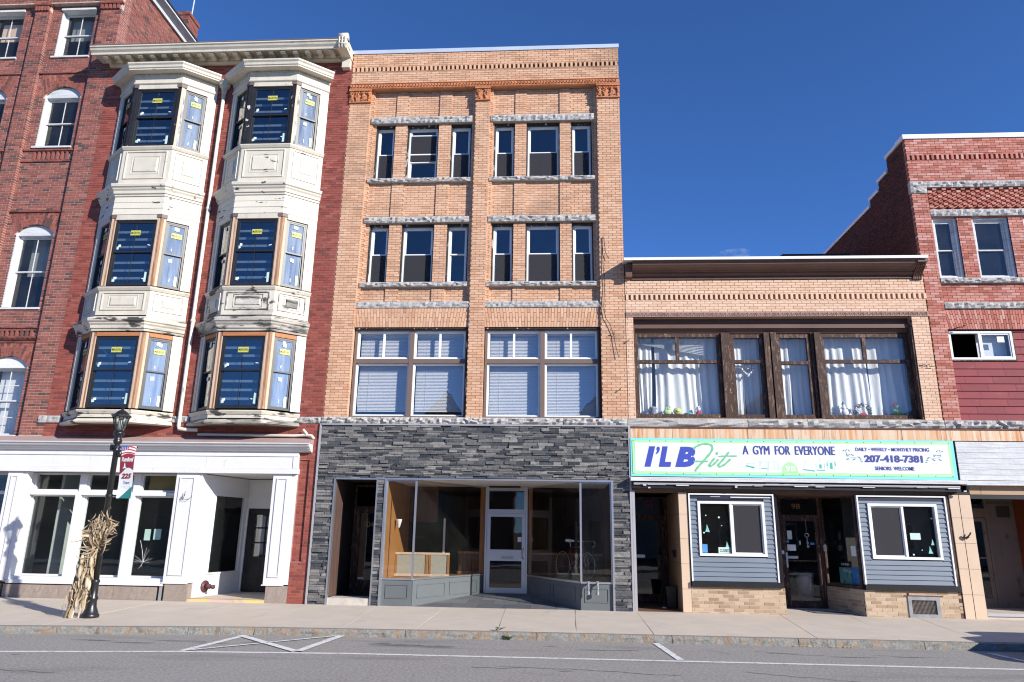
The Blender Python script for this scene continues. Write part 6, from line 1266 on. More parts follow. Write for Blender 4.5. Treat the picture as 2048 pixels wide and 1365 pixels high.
for k in range(n):
    a = 2 * math.pi * k / n + 0.3; a2 = 2 * math.pi * (k + 1) / n + 0.3; f = 0.96
    p = [(LX + r * f * math.cos(q), LY + r * f * math.sin(q), z) for r, q, z in ((rb, a, zb), (rb, a2, zb), (rt, a2, zt), (rt, a, zt))]; q_ = [(LX + (x - LX) * 0.97, LY + (y - LY) * 0.97, z) for x, y, z in p]
    MB().add(p + q_, [(0, 1, 2, 3), (4, 5, 6, 7)]).build('pane', 'glass_shop', lo)
MB().lathe(LX, LY, [(0.03, 3.55), (0.045, 3.60), (0.045, 3.74), (0.02, 3.80), (0.0, 3.80)], 10).build('bulb', 'pale_room', lo, True)
SB = thing('street_banner', 'maroon and white town banner hanging from the lamp post', 'banner', (-7.55, LY, 2.2))
def warp(u, v):   # u 0..1 across, v 0..1 up
    x = -7.70 + 0.335 * u - 0.045 * v + (0.03 * v * (1 - u)) + 0.0; x += 0.02 * (1 - u) * (1 - v)
    return (x, LY - 0.02 + 0.025 * math.sin(v * 5 + u) - 0.05 * u * (1 - v), 2.215 + 1.02 * v)
def bpatch(m, ulo, uhi, name, d, nu=8, nv=10, v0=None, v1=None):
    """patch of the cloth between two curves v0(u), v1(u)"""
    vs = []; fs = []
    for i in range(nu + 1):
        u = ulo + (uhi - ulo) * i / nu; a, b = v0(u), v1(u)
        for j in range(nv + 1): p = warp(u, a + (b - a) * j / nv); vs.append((p[0], p[1] - d, p[2]))
    nn = len(vs); vs += [(x, y + 0.002, z) for x, y, z in vs]
    for i in range(nu):
        for j in range(nv): a = i * (nv + 1) + j; q = (a, a + nv + 1, a + nv + 2, a + 1); fs += [q, tuple(k + nn for k in q[::-1])]
    return MB().add(vs, fs).build(name, m, SB)
c_ = lambda k: (lambda u: k)
bpatch('whitec', 0, 1, 'cloth', 0.0, 10, 24, c_(0), c_(1))
wave = lambda u: 0.50 + 0.055 * math.sin((u - 0.25) * 4.5) + 0.05 * u
bpatch('maroon', 0.0, 1, 'print', 0.0035, 10, 12, wave, lambda u: 0.80 + 0.05 * math.sin(u * 3) + 0.02 * u)
bpatch('darkteal', 0.18, 1, 'print', 0.0035, 10, 4, c_(0.0), lambda u: max(0.001, 0.15 * (u - 0.18) / 0.5 - 0.05 * max(0, u - 0.7)))
bpatch('flagblue', 0.0, 0.5, 'print', 0.0035, 5, 3, lambda u: 0.905 + 0.02 * math.sin(u * 5), c_(1.0))
for k in range(3): bpatch('flagred', 0.08 if k == 0 else 0.52 if k == 2 else 0.12, 1.0, 'print', 0.0038, 8, 2, lambda u, k=k: 0.835 + 0.055 * k + 0.035 * math.sin(u * 3), lambda u, k=k: 0.858 + 0.055 * k + 0.035 * math.sin(u * 3))
st_ = MB()
for i in range(4):
    for j in range(3): p = warp(0.07 + i * 0.115, 0.935 + j * 0.022); st_.box(p[0] - .006, p[0] + .006, p[1] - .0065, p[1] - .004, p[2] - .005, p[2] + .005)
st_.build('star_print', 'whitec', SB)
TW = lambda x, d, z: (lambda p: (p[0], p[1] + d, p[2]))(warp(x, z))
fit_text('lettering', 'Rumford', 0.12, 0.93, 0.70, 0.79, -0.0055, 'whitec', SB, bold=0.03, shear=0.25, ext=0.0004, T=TW)
fit_text('lettering', '225', 0.14, 0.90, 0.375, 0.475, -0.0055, 'maroon', SB, bold=0.05, shear=0.3, ext=0.0004, T=TW)
fit_text('lettering', 'Years', 0.36, 0.80, 0.27, 0.335, -0.0055, 'navyp', SB, shear=0.35, ext=0.0004, T=TW)
fit_text('lettering', '2 0 2 5', 0.22, 0.88, 0.19, 0.235, -0.0055, 'palegreen', SB, ext=0.0004, T=TW)
mb = MB()
pts = [(0.34, 0.575), (0.22, 0.565), (0.23, 0.58), (0.30, 0.60), (0.33, 0.66), (0.36, 0.685), (0.39, 0.66), (0.42, 0.60), (0.50, 0.58), (0.50, 0.565)]
P = [TW(u, -0.006, v) for u, v in pts]; mb.add(P + [(x, y + .001, z) for x, y, z in P], [tuple(range(10)), tuple(range(10, 20))]).build('monument_print', 'whitec', SB)

CS = thing('corn_shock', 'tied bundle of dry corn stalks standing against the lamp post', 'corn stalks', (-8.05, -2.98, 0.0))
rr = random.Random(11)
ax = lambda t: Vector((-8.12 + 0.20 * t, -2.99 + 0.0 * t, 0.0)) + Vector((0, 0, 1.85 * t))
# radius of the bundle along its height: flared foot, tied at 1.28, bushy top
def rad(t): return 0.10 + 0.17 * (1 - t) ** 1.5 if t < 0.66 else 0.11 + 0.17 * math.sin((t - 0.66) / 0.34 * 2.6) ** 2
for k in range(14):
    a = rr.uniform(0, 6.28); p = []
    for i in range(7): t = i / 6 * rr.uniform(.94, 1.03); r = rad(min(1, t)) * 0.6; c = ax(t); p.append((c.x + r * math.cos(a), c.y + r * math.sin(a), max(0.008, c.z)))
    mb = MB(); mb.tint = rr.random(); mb.tube(p, 0.014, 5, 0.007).build('stalk', 'husk', CS)
lm = []
for k in range(8):
    l = (0.30, 0.36, 0.42, 0.5, 0.34, 0.40, 0.26, 0.46)[k]; wd = (0.036, 0.03, 0.042, 0.028, 0.046, 0.034, 0.04, 0.036)[k]; n = 6; vs = []; b = rr.uniform(0.5, 2.3); tw = rr.uniform(-3, 3); x = z = 0.0; an = rr.uniform(-.3, .3)
    for i in range(n + 1):
        t = i / n; ww = wd / 2 * max(0.04, math.sin(math.pi * (0.12 + 0.86 * t)) ** 0.8); c, s = math.cos(tw * t), math.sin(tw * t)
        vs += [(-ww * c, x - ww * s, z), (0.0, x + 0.008, z), (ww * c, x + ww * s, z)]
        an2 = an + b * t * t; x += l / n * math.sin(an2); z += l / n * math.cos(an2)
    mb = MB(); mb.add(vs, [(i * 3 + j, i * 3 + j + 1, i * 3 + j + 4, i * 3 + j + 3) for i in range(n) for j in (0, 1)]); me = mb.mesh('leaf', 'husk', recalc=False, smooth=True); me.attributes.remove(me.attributes['tint']); lm.append(me)
xl = MB()
def leaf(p, az, pitch, roll, s, me):
    if leaf.n >= 300:
        mx_ = Matrix.Rotation(az, 3, 'Z') @ Matrix.Rotation(pitch, 3, 'X') @ Matrix.Rotation(roll, 3, 'Z'); xl.tint = rr.random()
        xl.add([tuple(mx_ @ (v.co * s) + Vector(p)) for v in me.vertices], [tuple(q.vertices) for q in me.polygons]); return
    leaf.n += 1
    o = bpy.data.objects.new('leaf', me); o.location = Vector(p) - CS.location; o.scale = (s, s, s)
    o.rotation_euler = (Matrix.Rotation(az, 3, 'Z') @ Matrix.Rotation(pitch, 3, 'X') @ Matrix.Rotation(roll, 3, 'Z')).to_euler(); o['tint'] = rr.random(); link(o, CS)
leaf.n = 0
for k in range(620):
    f = rr.random()
    if f < 0.50:   # hanging leaves of the lower bundle
        t = rr.uniform(0.22, 0.68); c = ax(t); a = rr.uniform(0, 6.28); r = rad(t) * rr.uniform(.7, 1.05)
        leaf((c.x + r * math.cos(a), c.y + r * math.sin(a), c.z), a - math.pi / 2 , math.pi - rr.uniform(-.15, .6), rr.uniform(-1.5, 1.5), rr.uniform(.6, .95), rr.choice(lm))
    elif f < 0.92: # bushy top
        t = rr.uniform(0.66, 0.98); c = ax(t); a = rr.uniform(0, 6.28); r = rad(t) * rr.uniform(.3, 1.15)
        leaf((c.x + r * math.cos(a) * 1.25 + 0.07, c.y + r * math.sin(a), c.z), a - math.pi / 2, rr.uniform(0.6, 3.0), rr.uniform(-1.5, 1.5), rr.uniform(.55, .9), rr.choice(lm))
    else:          # strays to the right of the post
        t = rr.uniform(0.55, 0.9); c = ax(t); leaf((c.x + rr.uniform(0.08, .16), c.y - 0.06, c.z), rr.uniform(-2.2, -0.9), rr.uniform(1.6, 2.9), rr.uniform(-1, 1), rr.uniform(.7, 1.05), rr.choice(lm))
xl.build('foliage', 'husk', CS, True, False, 'stuff')
for k in range(7):
    t = rr.uniform(.3, .6); c = ax(t); a = rr.uniform(-2.9, -.3); mb = MB(); mb.tint = rr.uniform(.7, 1); mb.ell((c.x + rad(t) * math.cos(a), c.y + rad(t) * math.sin(a), c.z), (0.035, 0.035, 0.10), 8, 6).build('corn_ear', 'husk', CS, True)
c = ax(0.66); MB().torus((c.x + .03, c.y, c.z), 0.10, 0.012, 16, 5, 'z').build('twine', 'husk', CS)

# ------------------------------------------------------------------ curtains and window ornaments of the upper floor
def curtain(x0, x1, z0, z1, y, amp, waves, label, seed):
    r = random.Random(seed); n = int(waves * 8); m_ = 8; ph = [r.uniform(0, 6) for _ in range(3)]; vs = []; fs = []
    for i in range(n + 1):
        t = i / n
        for j in range(m_ + 1):
            s = j / m_; x = x0 + (x1 - x0) * t + 0.03 * math.sin(ph[0] + s * 3 + t * 4) * (1 - s)
            yy = y + amp * (0.6 * math.sin(2 * math.pi * waves * (t + 0.035 * math.sin(9 * t + ph[2])) + ph[1] + 0.8 * math.sin(s * 2)) + 0.4 * math.sin(2 * math.pi * waves * 0.43 * t + ph[2])) * (1.1 - 0.5 * s) + 0.012 * math.sin(17 * t + 9 * s + ph[0]) * math.sin(23 * t * (1.2 - .4 * s) + ph[1]) * (1.3 - s)
            vs.append((x, yy, z0 + (z1 - z0) * s))
    for i in range(n):
        for j in range(m_): a = i * (m_ + 1) + j; fs.append((a, a + m_ + 1, a + m_ + 2, a + 1))
    k = len(vs); vs += [(x, yy + 0.003, z) for x, yy, z in vs]; fs += [tuple(q + k for q in f[::-1]) for f in fs]
    o = MB().add(vs, fs).build('curtain', 'curtain', None, True); tag(o, label, 'curtain', 'white curtains in the wide upstairs window'); return o
curtain(2.98, 3.34, 4.40, 6.40, 0.48, 0.035, 3, 'narrow white curtain at the left edge of the left upstairs sash', 1)
curtain(3.42, 4.95, 4.40, 6.40, 0.49, 0.04, 8, 'broad white curtain behind the crooked blind in the left sash', 2)
curtain(5.25, 5.55, 4.40, 6.38, 0.47, 0.03, 3, 'narrow white curtain behind the heart wreath', 3)
curtain(5.56, 6.02, 4.40, 6.38, 0.50, 0.03, 3.5, 'white curtain right of the heart wreath, in shade', 7)
curtain(6.34, 6.66, 4.40, 6.38, 0.47, 0.03, 3, 'crumpled white curtain in the second narrow sash', 4)
curtain(6.68, 7.12, 4.40, 6.38, 0.50, 0.03, 3, 'shaded white curtain beside the second narrow sash frame', 8)
curtain(7.40, 8.50, 4.40, 6.40, 0.48, 0.04, 6, 'white curtain behind the snowman and wreath', 5)
curtain(8.53, 9.42, 4.40, 6.40, 0.50, 0.035, 4.5, 'white curtain behind the green frog plush', 6)
cb = thing('venetian_blind', 'crooked white venetian blind sagging across the left sash top', 'blind', (4.0, 0.40, 6.2))
for k in range(7):
    z = 6.22 - k * 0.022; MB().add([(3.02, 0.385, 6.26 - k * 0.004), (4.62, 0.385, 6.22 - k * 0.045), (4.62, 0.41, 6.235 - k * 0.045), (3.02, 0.41, 6.275 - k * 0.004), (3.02, 0.385, 6.262 - k * 0.004), (4.62, 0.385, 6.224 - k * 0.045), (4.62, 0.41, 6.239 - k * 0.045), (3.02, 0.41, 6.279 - k * 0.004)], [(0, 1, 2, 3), (4, 5, 6, 7), (0, 1, 5, 4), (2, 3, 7, 6)]).build('slat', 'blind', cb)
WS = 4.462; YW = 0.36
def orn(name, label, cat, x): return thing(name, label, cat, (x, YW, WS))
MB().box(2.95, 4.95, 0.305, 0.42, 4.42, 4.458).box(7.40, 9.38, 0.305, 0.42, 4.42, 4.458).build('window_board', 'darkbrown', D_)
o = orn('lantern', 'dark metal lantern on the window board left of the plush toys', 'lantern', 3.30); MB().lathe(3.32, YW, [(0.07, WS), (0.085, WS + .03), (0.08, WS + .13), (0.10, WS + .15), (0.10, WS + .17), (0.06, WS + .20), (0.0, WS + .205)], 12).build('body', 'greym', o, True); MB().add([(3.10, YW - .02, WS), (3.24, YW - .02, WS), (3.24, YW - .02, WS + .1), (3.10, YW + .03, WS), (3.24, YW + .03, WS), (3.24, YW + .03, WS + .1)], [(0, 1, 2), (3, 4, 5), (0, 1, 4, 3), (1, 2, 5, 4), (2, 0, 3, 5)]).build('stand', 'greym', o)
o = orn('plush_toy', 'pale lime plush toy sitting behind the left sash', 'plush toy', 3.66); MB().ell((3.66, YW, WS + .07), (.10, .06, .075)).ell((3.69, YW, WS + .15), (.06, .05, .055)).build('body', 'limec', o, True); MB().ell((3.63, YW - .03, WS + .16), (.02, .02, .03), 6, 5).ell((3.73, YW - .03, WS + .19), (.015, .02, .035), 6, 5).build('ear', 'limec', o, True)
o = orn('plush_toy', 'yellow round plush toy beside the lime one', 'plush toy', 3.90); MB().ell((3.90, YW, WS + .09), (.10, .06, .09)).build('body', 'yellowc', o, True); MB().ell((3.90, YW - .05, WS + .10), (.045, .03, .03), 8, 6).build('muzzle', 'limec', o, True)
o = orn('plush_toy', 'white faced plush figure in red by the right jamb', 'plush toy', 4.40); MB().ell((4.40, YW, WS + .16), (.055, .05, .065)).build('head', 'whitec', o, True); MB().ell((4.40, YW, WS + .05), (.06, .045, .065)).build('body', 'redcloth', o, True); MB().ell((4.38, YW - .045, WS + .175), (.009, .01, .012), 6, 4).ell((4.425, YW - .045, WS + .175), (.009, .01, .012), 6, 4).build('eye', 'ink', o)
o = orn('bowl', 'small pale blue dish on the window board', 'dish', 4.15); MB().lathe(4.15, YW, [(0.05, WS), (0.09, WS + .03), (0.10, WS + .045), (0.06, WS + .03)], 12).build('body', 'aqua', o, True)
o = orn('snowman', 'white snowman ornament with teal hat behind the right sash', 'ornament', 7.82); MB().ell((7.83, YW, WS + .08), (.085, .06, .085)).ell((7.81, YW, WS + .19), (.055, .05, .05)).ell((7.81, YW, WS + .255), (.036, .035, .035)).build('body', 'whitec', o, True); MB().lathe(7.805, YW, [(0.045, WS + .28), (0.045, WS + .29), (0.022, WS + .295), (0.018, WS + .34), (0.0, WS + .34)], 10).build('hat', 'darkteal', o); MB().tube([(7.76, YW, WS + .20), (7.70, YW, WS + .17), (7.71, YW, WS + .12)], .007, 5).tube([(7.86, YW, WS + .20), (7.94, YW, WS + .15), (7.97, YW, WS + .10)], .007, 5).build('arm', 'cable', o)
o = orn('wreath', 'dark green christmas wreath with white bells and red ribbon', 'wreath', 8.22)
lf = MB(); rr = random.Random(9)
for k in range(150):
    a = rr.uniform(-0.5, 3.7); r = 0.17 + rr.uniform(-.05, .05); c = Vector((8.24 + r * math.cos(a), YW + rr.uniform(-.03, .03), WS + 0.10 + r * math.sin(a) * 0.95)); d = Vector((rr.uniform(-1, 1), rr.uniform(-.5, .5), rr.uniform(-1, 1))).normalized() * 0.035; n_ = Vector((d.z, 0, -d.x)) * .28; c.z = max(c.z, WS + 0.04)
    lf.add([tuple(c - d), tuple(c + n_), tuple(c + d), tuple(c - n_)], [(0, 1, 2, 3)])
lf.build('foliage', mat('dark_green_sprig', (0.012, 0.05, 0.022), 0.7), o, kind='stuff'); bb = MB()
for k in range(16): a = rr.uniform(1.9, 3.6); r = .15 + rr.uniform(-.05, .05); bb.ell((8.24 + r * math.cos(a), YW - .04, max(WS + .03, WS + .12 + r * math.sin(a) * .9)), (.022, .02, .022), 6, 5)
bb.build('bell', 'whitec', o, True); bb = MB()
for k in range(8): a = rr.uniform(0, 3.2); bb.ell((8.24 + .17 * math.cos(a), YW - .045, WS + .10 + .16 * math.sin(a)), (.014, .012, .014), 6, 4)
bb.build('berry', 'redcloth', o, True); MB().prism([(8.12, WS), (8.36, WS), (8.30, WS + .05), (8.22, WS + .075), (8.15, WS + .05)], YW - .05, YW - .03).build('ribbon', 'redcloth', o)
o = orn('plush_toy', 'green frog plush wearing a red hat beside the right jamb', 'plush toy', 9.06); MB().ell((9.06, YW, WS + .10), (.095, .06, .105)).ell((9.03, YW, WS + .21), (.07, .055, .055)).build('body', 'greenc', o, True); MB().ell((9.0, YW, WS + .27), (.055, .045, .045)).build('hat', 'redcloth', o, True); MB().ell((9.05, YW - .05, WS + .235), (.05, .015, .014), 8, 4).ell((9.05, YW, WS + .30), (.018, .018, .018), 6, 4).build('hat_trim', 'whitec', o, True); MB().tube([(9.12, YW, WS + .15), (9.18, YW, WS + .08), (9.19, YW, WS + .02)], .02, 6).tube([(8.98, YW - .02, WS + .14), (8.93, YW - .04, WS + .14)], .02, 6).build('arm', 'greenc', o, True); MB().ell((9.05, YW - .058, WS + .12), (.014, .008, .02), 6, 4).build('button', 'redcloth', o)
o = thing('heart_wreath', 'heart wreath of red and white flowers hanging in a narrow sash', 'wreath', (5.62, 0.34, 5.55)); rr = random.Random(4)
for m, n in (('whitec', 26), ('redcloth', 10)):
    bb = MB()
    for k in range(n): t = 2 * math.pi * (k + rr.random()) / n; bb.ell((5.63 + 0.0085 * 16 * math.sin(t) ** 3, 0.345, 5.57 + 0.0085 * (13 * math.cos(t) - 5 * math.cos(2 * t) - 2 * math.cos(3 * t) - math.cos(4 * t))), (.026, .02, .026), 6, 4)
    bb.build('flower', m, o, True)
MB().box(5.30, 5.93, 0.31, 0.34, 5.79, 5.815).build('hanging_rail', 'whitec', o)

# ------------------------------------------------------------------ bicycle in the display window
K = thing('bicycle', 'old red road bicycle with pale saddle behind the shop glass', 'bicycle', (1.45, 1.2, 0.6))
K.rotation_euler = (0, 0, 0)
Zf = 0.60; Rw = 0.335; bx0, by0, bx1, by1 = 1.15, 1.70, 1.72, 0.85
TB = frameT(bx0, by0, bx1 - bx0, by1 - by0); wb = math.hypot(bx1 - bx0, by1 - by0)
q = lambda u, v, z: TB(u, v, Zf + z)
for u in (0.0, wb):
    mb = MB(q).torus((u, 0, Rw), Rw - 0.012, 0.012, 32, 6); wh = mb.build('wheel', 'blackpaint', K, True)
    MB(q).torus((u, 0, Rw), Rw - 0.032, 0.009, 32, 5).build('rim', 'alu', wh, True); sp = MB(q)
    for k in range(18): a = 2 * math.pi * k / 18; sp.tube([(u + .02 * math.cos(a), 0.012 * (-1) ** k, Rw + .02 * math.sin(a)), (u + (Rw - .035) * math.cos(a + .1), 0, Rw + (Rw - .035) * math.sin(a + .1))], 0.0012, 3)
    sp.tube([(u, -.05, Rw), (u, .05, Rw)], 0.018, 8).build('spokes', 'alu', wh, kind='stuff')
bb_, sx, hx = wb * 0.44, wb * 0.36, wb * 0.88
fr = MB(q).tube([(bb_, 0, .28), (sx - .03, 0, .76)], .015, 8).tube([(bb_, 0, .28), (hx, 0, .66)], .016, 8).tube([(sx - .02, 0, .74), (hx - .02, 0, .76)], .014, 8).tube([(hx + .01, 0, .63), (hx - .03, 0, .80)], .019, 8)
for s in (-1, 1): fr.tube([(0, .05 * s, Rw), (bb_, .02 * s, .28)], .009, 6).tube([(0, .05 * s, Rw), (sx - .02, .015 * s, .73)], .008, 6)
fr.build('frame', mat('red_bicycle_paint', (0.16, 0.012, 0.015), 0.35, None), K, True)
fk = MB(q)
for s in (-1, 1): fk.tube([(hx + .01, .03 * s, .64), (wb - .03, .045 * s, .42), (wb, .045 * s, Rw)], .010, 6)
fk.build('fork', 'alu', K, True)
MB(q).tube([(sx - .03, 0, .76), (sx - .05, 0, .87)], .012, 6).build('seat_post', 'alu', K); MB(q).ell((sx - .12, 0, .905), (.10, .085, .04), 12, 8).ell((sx + .03, 0, .90), (.11, .03, .028), 10, 6).build('saddle', 'whitec', K, True)
hbm = MB(q).tube([(hx - .03, 0, .80), (hx - .04, 0, .88), (hx + .05, 0, .90)], .011, 6).tube([(hx + .05, -.20, .90), (hx + .05, .20, .90)], .012, 8)
for s in (-1, 1): hbm.tube([(hx + .05, .20 * s, .90), (hx + .13, .205 * s, .90), (hx + .18, .205 * s, .85), (hx + .14, .205 * s, .78), (hx + .04, .205 * s, .76)], .012, 8)
hbm.build('handlebar', 'alu', K, True)
MB(q).torus((bb_, -.03, .28), .09, .006, 20, 4).tube([(bb_, -.02, .28), (bb_ + .12, -.05, .16)], .008, 6).tube([(bb_, .02, .28), (bb_ - .12, .05, .40)], .008, 6).box(bb_ + .09, bb_ + .15, -.11, -.05, .145, .165).box(bb_ - .15, bb_ - .09, .05, .11, .39, .41).build('crankset', 'alu', K)
MB(q).tube([(bb_ - .02, .03, .28), (bb_ - .12, .16, .005)], .006, 5).build('kickstand', 'alu', K)

# ------------------------------------------------------------------ small things at the doors
t = thing('rubbish_bin', 'small black bin with a white sticker in the left doorway', 'bin', (3.62, 0.75, 0.05)); MB().add([(3.53, .65, .055), (3.71, .65, .055), (3.71, .85, .055), (3.53, .85, .055), (3.505, .62, .50), (3.735, .62, .50), (3.735, .88, .50), (3.505, .88, .50)], [(0, 1, 2, 3), (0, 1, 5, 4), (1, 2, 6, 5), (2, 3, 7, 6), (3, 0, 4, 7)]).build('body', 'blackpaint', t); MB().box(3.495, 3.745, .61, .89, .50, .535).build('lid', 'blackpaint', t); MB().box(3.58, 3.65, .632, .636, .33, .42).build('sticker', 'paper', t)
t = thing('litter', 'crumpled white paper scrap beside the small black bin', 'litter', (3.45, 0.7, 0.05)); MB().ell((3.45, .68, .065), (.04, .03, .018), 6, 4).ell((3.48, .66, .06), (.025, .02, .012), 6, 4).build('scrap', 'whitec', t)
o = MB().add([(6.75, 0.35, 0.047), (7.60, 0.12, 0.040), (7.42, 0.55, 0.056), (6.55, 0.80, 0.064), (6.75, 0.35, 0.06), (7.60, 0.12, 0.053), (7.42, 0.55, 0.069), (6.55, 0.80, 0.077)], [(4, 5, 6, 7), (0, 1, 5, 4), (1, 2, 6, 5), (2, 3, 7, 6), (3, 0, 4, 7)]).build('doormat', 'mattan'); tag(o, 'grey doormat lying askew on the gym doorstep', 'doormat')
t = thing('plastic_bin', 'pale grey plastic bin standing behind the gym door glass', 'bin', (6.95, 1.6, 0.05)); MB().lathe(6.95, 1.6, [(.17, .08), (.21, .75), (.225, .78), (.20, .80), (.0, .84)], 16).build('body', 'alu_dull', t, True)
def picture(label, a, b, z0, z1, m): 
    o = MB(T2).box(a, b, 0.10, 0.13, z0, z1).build('painting', m); tag(o, label, 'painting', 'blue paintings propped in the gym window')
mp = mat('aqua_lake_painting', (0.12, 0.36, 0.38), 0.6, (3, 0.4), [((0.02, 0.10, 0.20), 3, .5, .6, S1, .8), ((0.40, 0.55, 0.45), 2.5, .56, .62, (1, 1, 2), .8)]); mp2 = mat('blue_waterfall_painting', (0.05, 0.22, 0.55), 0.6, (3, 0.4), [((0.55, 0.68, 0.72), 3, .56, .64, (4, 4, .8), .8)])
M['mp'] = mp; M['mp2'] = mp2
picture('pale aqua lake painting propped below the small HOME sign', 0.36, 0.74, 0.66, 1.02, 'mp'); picture('deep blue waterfall painting propped next to the aqua one', 0.76, 1.10, 0.66, 1.04, 'mp2')
t = thing('home_sign', 'small black HOME sign standing on the paintings', 'sign', (7.5, 0.7, 1.05)); MB(T2).box(0.42, 0.72, 0.10, 0.12, 1.05, 1.13).build('plate', 'blackpaint', t); fit_text('lettering', 'HOME', 0.45, 0.69, 1.065, 1.115, 0.099, 'paper', t, bold=0.02, T=T2)
MB(T2).box(0.06, L2 - 0.1, 0.07, 0.4, 0.60, 0.655).build('window_board', 'darkbrown', D_)
o = MB().tube([(2.17, -0.02, 8.94), (2.19, -0.05, 8.92), (2.23, -0.05, 8.50), (2.30, -0.06, 8.33)], 0.008, 5).tube([(2.17, -0.02, 8.94), (2.16, -0.03, 8.24), (2.18, -0.04, 7.9), (2.19, -0.03, 7.60), (2.16, -0.05, 7.09), (2.19, -0.04, 6.8), (2.31, -0.05, 6.6), (2.38, -0.04, 6.37), (2.43, -0.05, 6.07), (2.49, -0.06, 5.79)], 0.008, 5).tube([(2.10, -0.02, 7.35), (2.12, -0.05, 7.1), (2.19, -0.05, 6.84)], 0.006, 5).tube([(2.33, -0.06, 6.40), (2.42, -0.05, 6.36), (2.37, -0.07, 6.42)], 0.007, 5).build('loose_cable', 'cable'); tag(o, 'loose black cable dangling down the tan pilaster', 'cable')
for x, z, lab in ((2.47, 4.98, 'short wire stub sticking from the tan pilaster near its foot'), (2.70, 6.18, 'bent wire stub at the joint between the two tan buildings')):
    o = MB().tube([(x - .06, -0.01, z - .04), (x, -0.06, z), (x + .07, -0.08, z + .07)], 0.007, 5).tube([(x, -.06, z), (x + .05, -.07, z + .015)], 0.006, 4).build('wire_stub', 'cable'); tag(o, lab, 'wire', 'wire stubs on the tan walls')
o = MB().tube([(9.50, 0.0, 5.62), (9.55, -.03, 5.60), (9.62, -.04, 5.64), (9.60, -.04, 5.59), (9.72, -.04, 5.63), (9.70, -.05, 5.57), (9.82, -.05, 5.58)], 0.008, 5).build('wire_clump', 'cable'); tag(o, 'tangled wire on the pale brick right of the curtained window', 'wire')
# weeds at the kerb
rr = random.Random(17)
for x, n, lab in ((-0.02, 16, 'small green weed growing at the top of the kerb'), (0.16, 26, 'leafy green weed growing in the gutter')):
    mb = MB()
    for k in range(n):
        a = rr.uniform(0, 6.28); l = rr.uniform(.03, .09); up_ = x > 0; c = Vector((x + rr.uniform(-.06, .06), kerb_y(x) + (-0.04 if up_ else 0.16) + rr.uniform(-.015, .015), (RZ if up_ else 0.0) + rr.uniform(0.01, .05))); d = Vector((math.cos(a), math.sin(a) * .5, rr.uniform(.1, .6))) * l; s = Vector((-math.sin(a), math.cos(a), 0)) * l * .35
        mb.add([tuple(c), tuple(c + d * .5 + s), tuple(c + d), tuple(c + d * .5 - s)], [(0, 1, 2, 3)])
    o = mb.build('weed', 'leafy'); tag(o, lab, 'weed')
dl = MB()
for k in range(40):
    x = rr.uniform(5.0, 6.0); l = rr.uniform(.02, .05); a = rr.uniform(0, 3); c = Vector((x, kerb_y(x) - rr.uniform(.01, .06), RZ + 0.01)); d = Vector((math.cos(a), math.sin(a) * .4, .3)) * l; dl.add([tuple(c - d), tuple(c + Vector((0, .01, .015))), tuple(c + d), tuple(c - Vector((0, .01, 0)))], [(0, 1, 2, 3)])
dl = dl.build('dead_leaves', 'husk', kind='stuff')

# ------------------------------------------------------------------ across the street, seen only mirrored in the glass; the parked car that shades the kerb
M['hw'] = mat('grey_clapboard', (0.32, 0.33, 0.33), 0.7); M['hb'] = mat('brown_shingle_roof', (0.12, 0.10, 0.085), 0.9); M['hr'] = mat('dark_brick_far', (0.16, 0.075, 0.055), 0.9)
def house(x0, x1, y1, h, pk, m, lab):
    t = thing('house', lab, 'house', ((x0 + x1) / 2, y1, 0), 'houses across the street'); y0 = y1 - 9
    xc = (x0 + x1) / 2; MB().prism([(x0, 0), (x1, 0), (x1, h), (xc, pk - 0.05), (x0, h)], y0, y1).build('wall', m, t)
    MB().add([(x0 - .4, y1 + .4, h - .25), (xc, y1 + .4, pk), (xc, y0 - .4, pk), (x0 - .4, y0 - .4, h - .25), (x1 + .4, y1 + .4, h - .25), (x1 + .4, y0 - .4, h - .25), (x0 - .4, y1 + .4, h - .10), (xc, y1 + .4, pk + .17), (xc, y0 - .4, pk + .17), (x0 - .4, y0 - .4, h - .10), (x1 + .4, y1 + .4, h - .10), (x1 + .4, y0 - .4, h - .10)], [(6, 7, 8, 9), (7, 10, 11, 8), (0, 1, 2, 3), (1, 4, 5, 2), (0, 6, 7, 1), (1, 7, 10, 4), (2, 8, 9, 3), (5, 11, 8, 2), (0, 3, 9, 6), (4, 5, 11, 10)]).build('roof', 'hb', t)
    for z in (1.0, 3.9):
        x = x0 + 1.2
        while x < x1 - 1.8 and z + 1.5 < h: wn = MB().frame(x, x + 0.9, z, z + 1.5, y1 - 0.05, y1 + 0.05, 0.08).build('window', 'white', t); MB().box(x + .08, x + .82, y1 - .01, y1 + .01, z + .08, z + 1.42).build('pane', 'dark', wn); x += 2.3
for a in ((-34, -24, -30, 5.0, 7.6, 'hr', 'dark brick gabled house across the street, westernmost'), (-22, -12.5, -31, 6.2, 10.2, 'hw', 'grey gabled house opposite the white shopfront'), (-10.5, -2.5, -32, 6.4, 11.3, 'hr', 'dark brick gabled house opposite the bay windows'), (-0.5, 8, -31, 6.4, 11.2, 'hw', 'grey gabled house opposite the stone shopfront'), (10, 19, -30, 6.2, 10.4, 'hr', 'dark brick gabled house opposite the gym'), (21, 32, -30, 6.4, 10.6, 'hw', 'grey gabled house across the street, easternmost')): house(*a)
PC = thing('parked_car', 'dark parked car beyond the frame shading the kerb', 'car', (11.4, -4.55, RZ))
X0, Yc = 9.15, -4.50
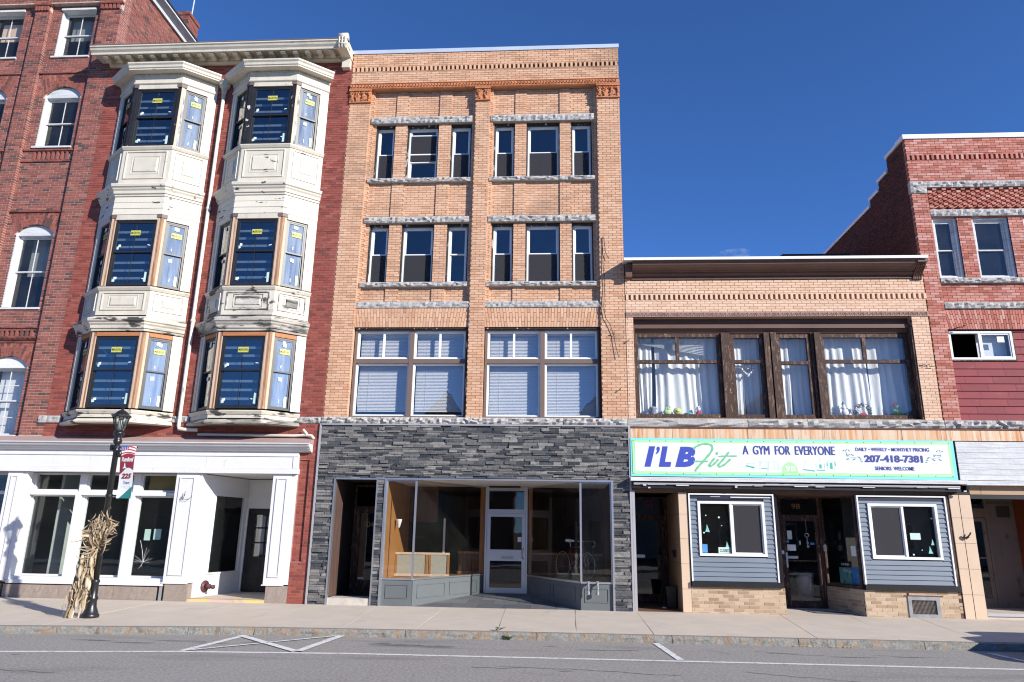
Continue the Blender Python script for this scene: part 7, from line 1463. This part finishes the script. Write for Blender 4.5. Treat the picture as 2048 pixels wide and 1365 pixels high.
cpf = lambda pr: [(X0 + a, RZ + b) for a, b in pr]
MB().prism(cpf([(0.0, .35), (0.02, .62), (0.12, .74), (1.0, .92), (1.15, .95), (4.1, .98), (4.35, .92), (4.45, .6), (4.42, .32), (3.95, .25), (.5, .22)]), Yc - .86, Yc + .86).build('body', 'navy', PC)
MB().prism(cpf([(1.05, .95), (1.85, 1.40), (2.2, 1.46), (3.4, 1.45), (4.15, .98)]), Yc - .72, Yc + .72).build('cabin', 'blackpaint', PC)
for x in (X0 + .85, X0 + 3.55):
    for s in (-1, 1): wl = MB().tube([(x, Yc + .68 * s, RZ + .32), (x, Yc + .87 * s, RZ + .32)], 0.32, 20).build('wheel', 'blackpaint', PC); MB().tube([(x, Yc + .865 * s, RZ + .32), (x, Yc + .88 * s, RZ + .32)], 0.20, 14).build('rim', 'alu', wl)
for s in (-1, 1): MB().box(X0 + 1.25, X0 + 1.42, Yc + .86 * s - .09, Yc + .86 * s + .12 * s + .09, RZ + .98, RZ + 1.12).build('mirror', 'navy', PC); MB().ell((X0 + .06, Yc + .62 * s, RZ + .64), (.08, .16, .07), 8, 6).build('headlight', 'glass', PC, True)
# one small cloud low over the brown cornice
cv = bpy.data.materials.new('cloud_vapour'); cv.use_nodes = True; N = cv.node_tree.nodes; L = cv.node_tree.links; N.remove(N['Principled BSDF'])
pv_ = N.new('ShaderNodeVolumePrincipled'); pv_.inputs['Color'].default_value = (1, 1, 1, 1); pv_.inputs['Anisotropy'].default_value = 0.2
g = N.new('ShaderNodeNewGeometry'); f = _noise(N, L, g.outputs['Position'], 0.035, 5, 0.6); mr = N.new('ShaderNodeMapRange'); mr.inputs[1].default_value = 0.50; mr.inputs[2].default_value = 0.78; mr.inputs[4].default_value = 0.045; L.new(f, mr.inputs[0]); L.new(mr.outputs[0], pv_.inputs['Density']); L.new(pv_.outputs[0], N['Material Output'].inputs[1])
M['cloudm'] = cv
o = MB().ell((312, 1150, 462), (46, 30, 14), 24, 14).build('cloud', 'cloudm', None, True); o['kind'] = 'stuff'
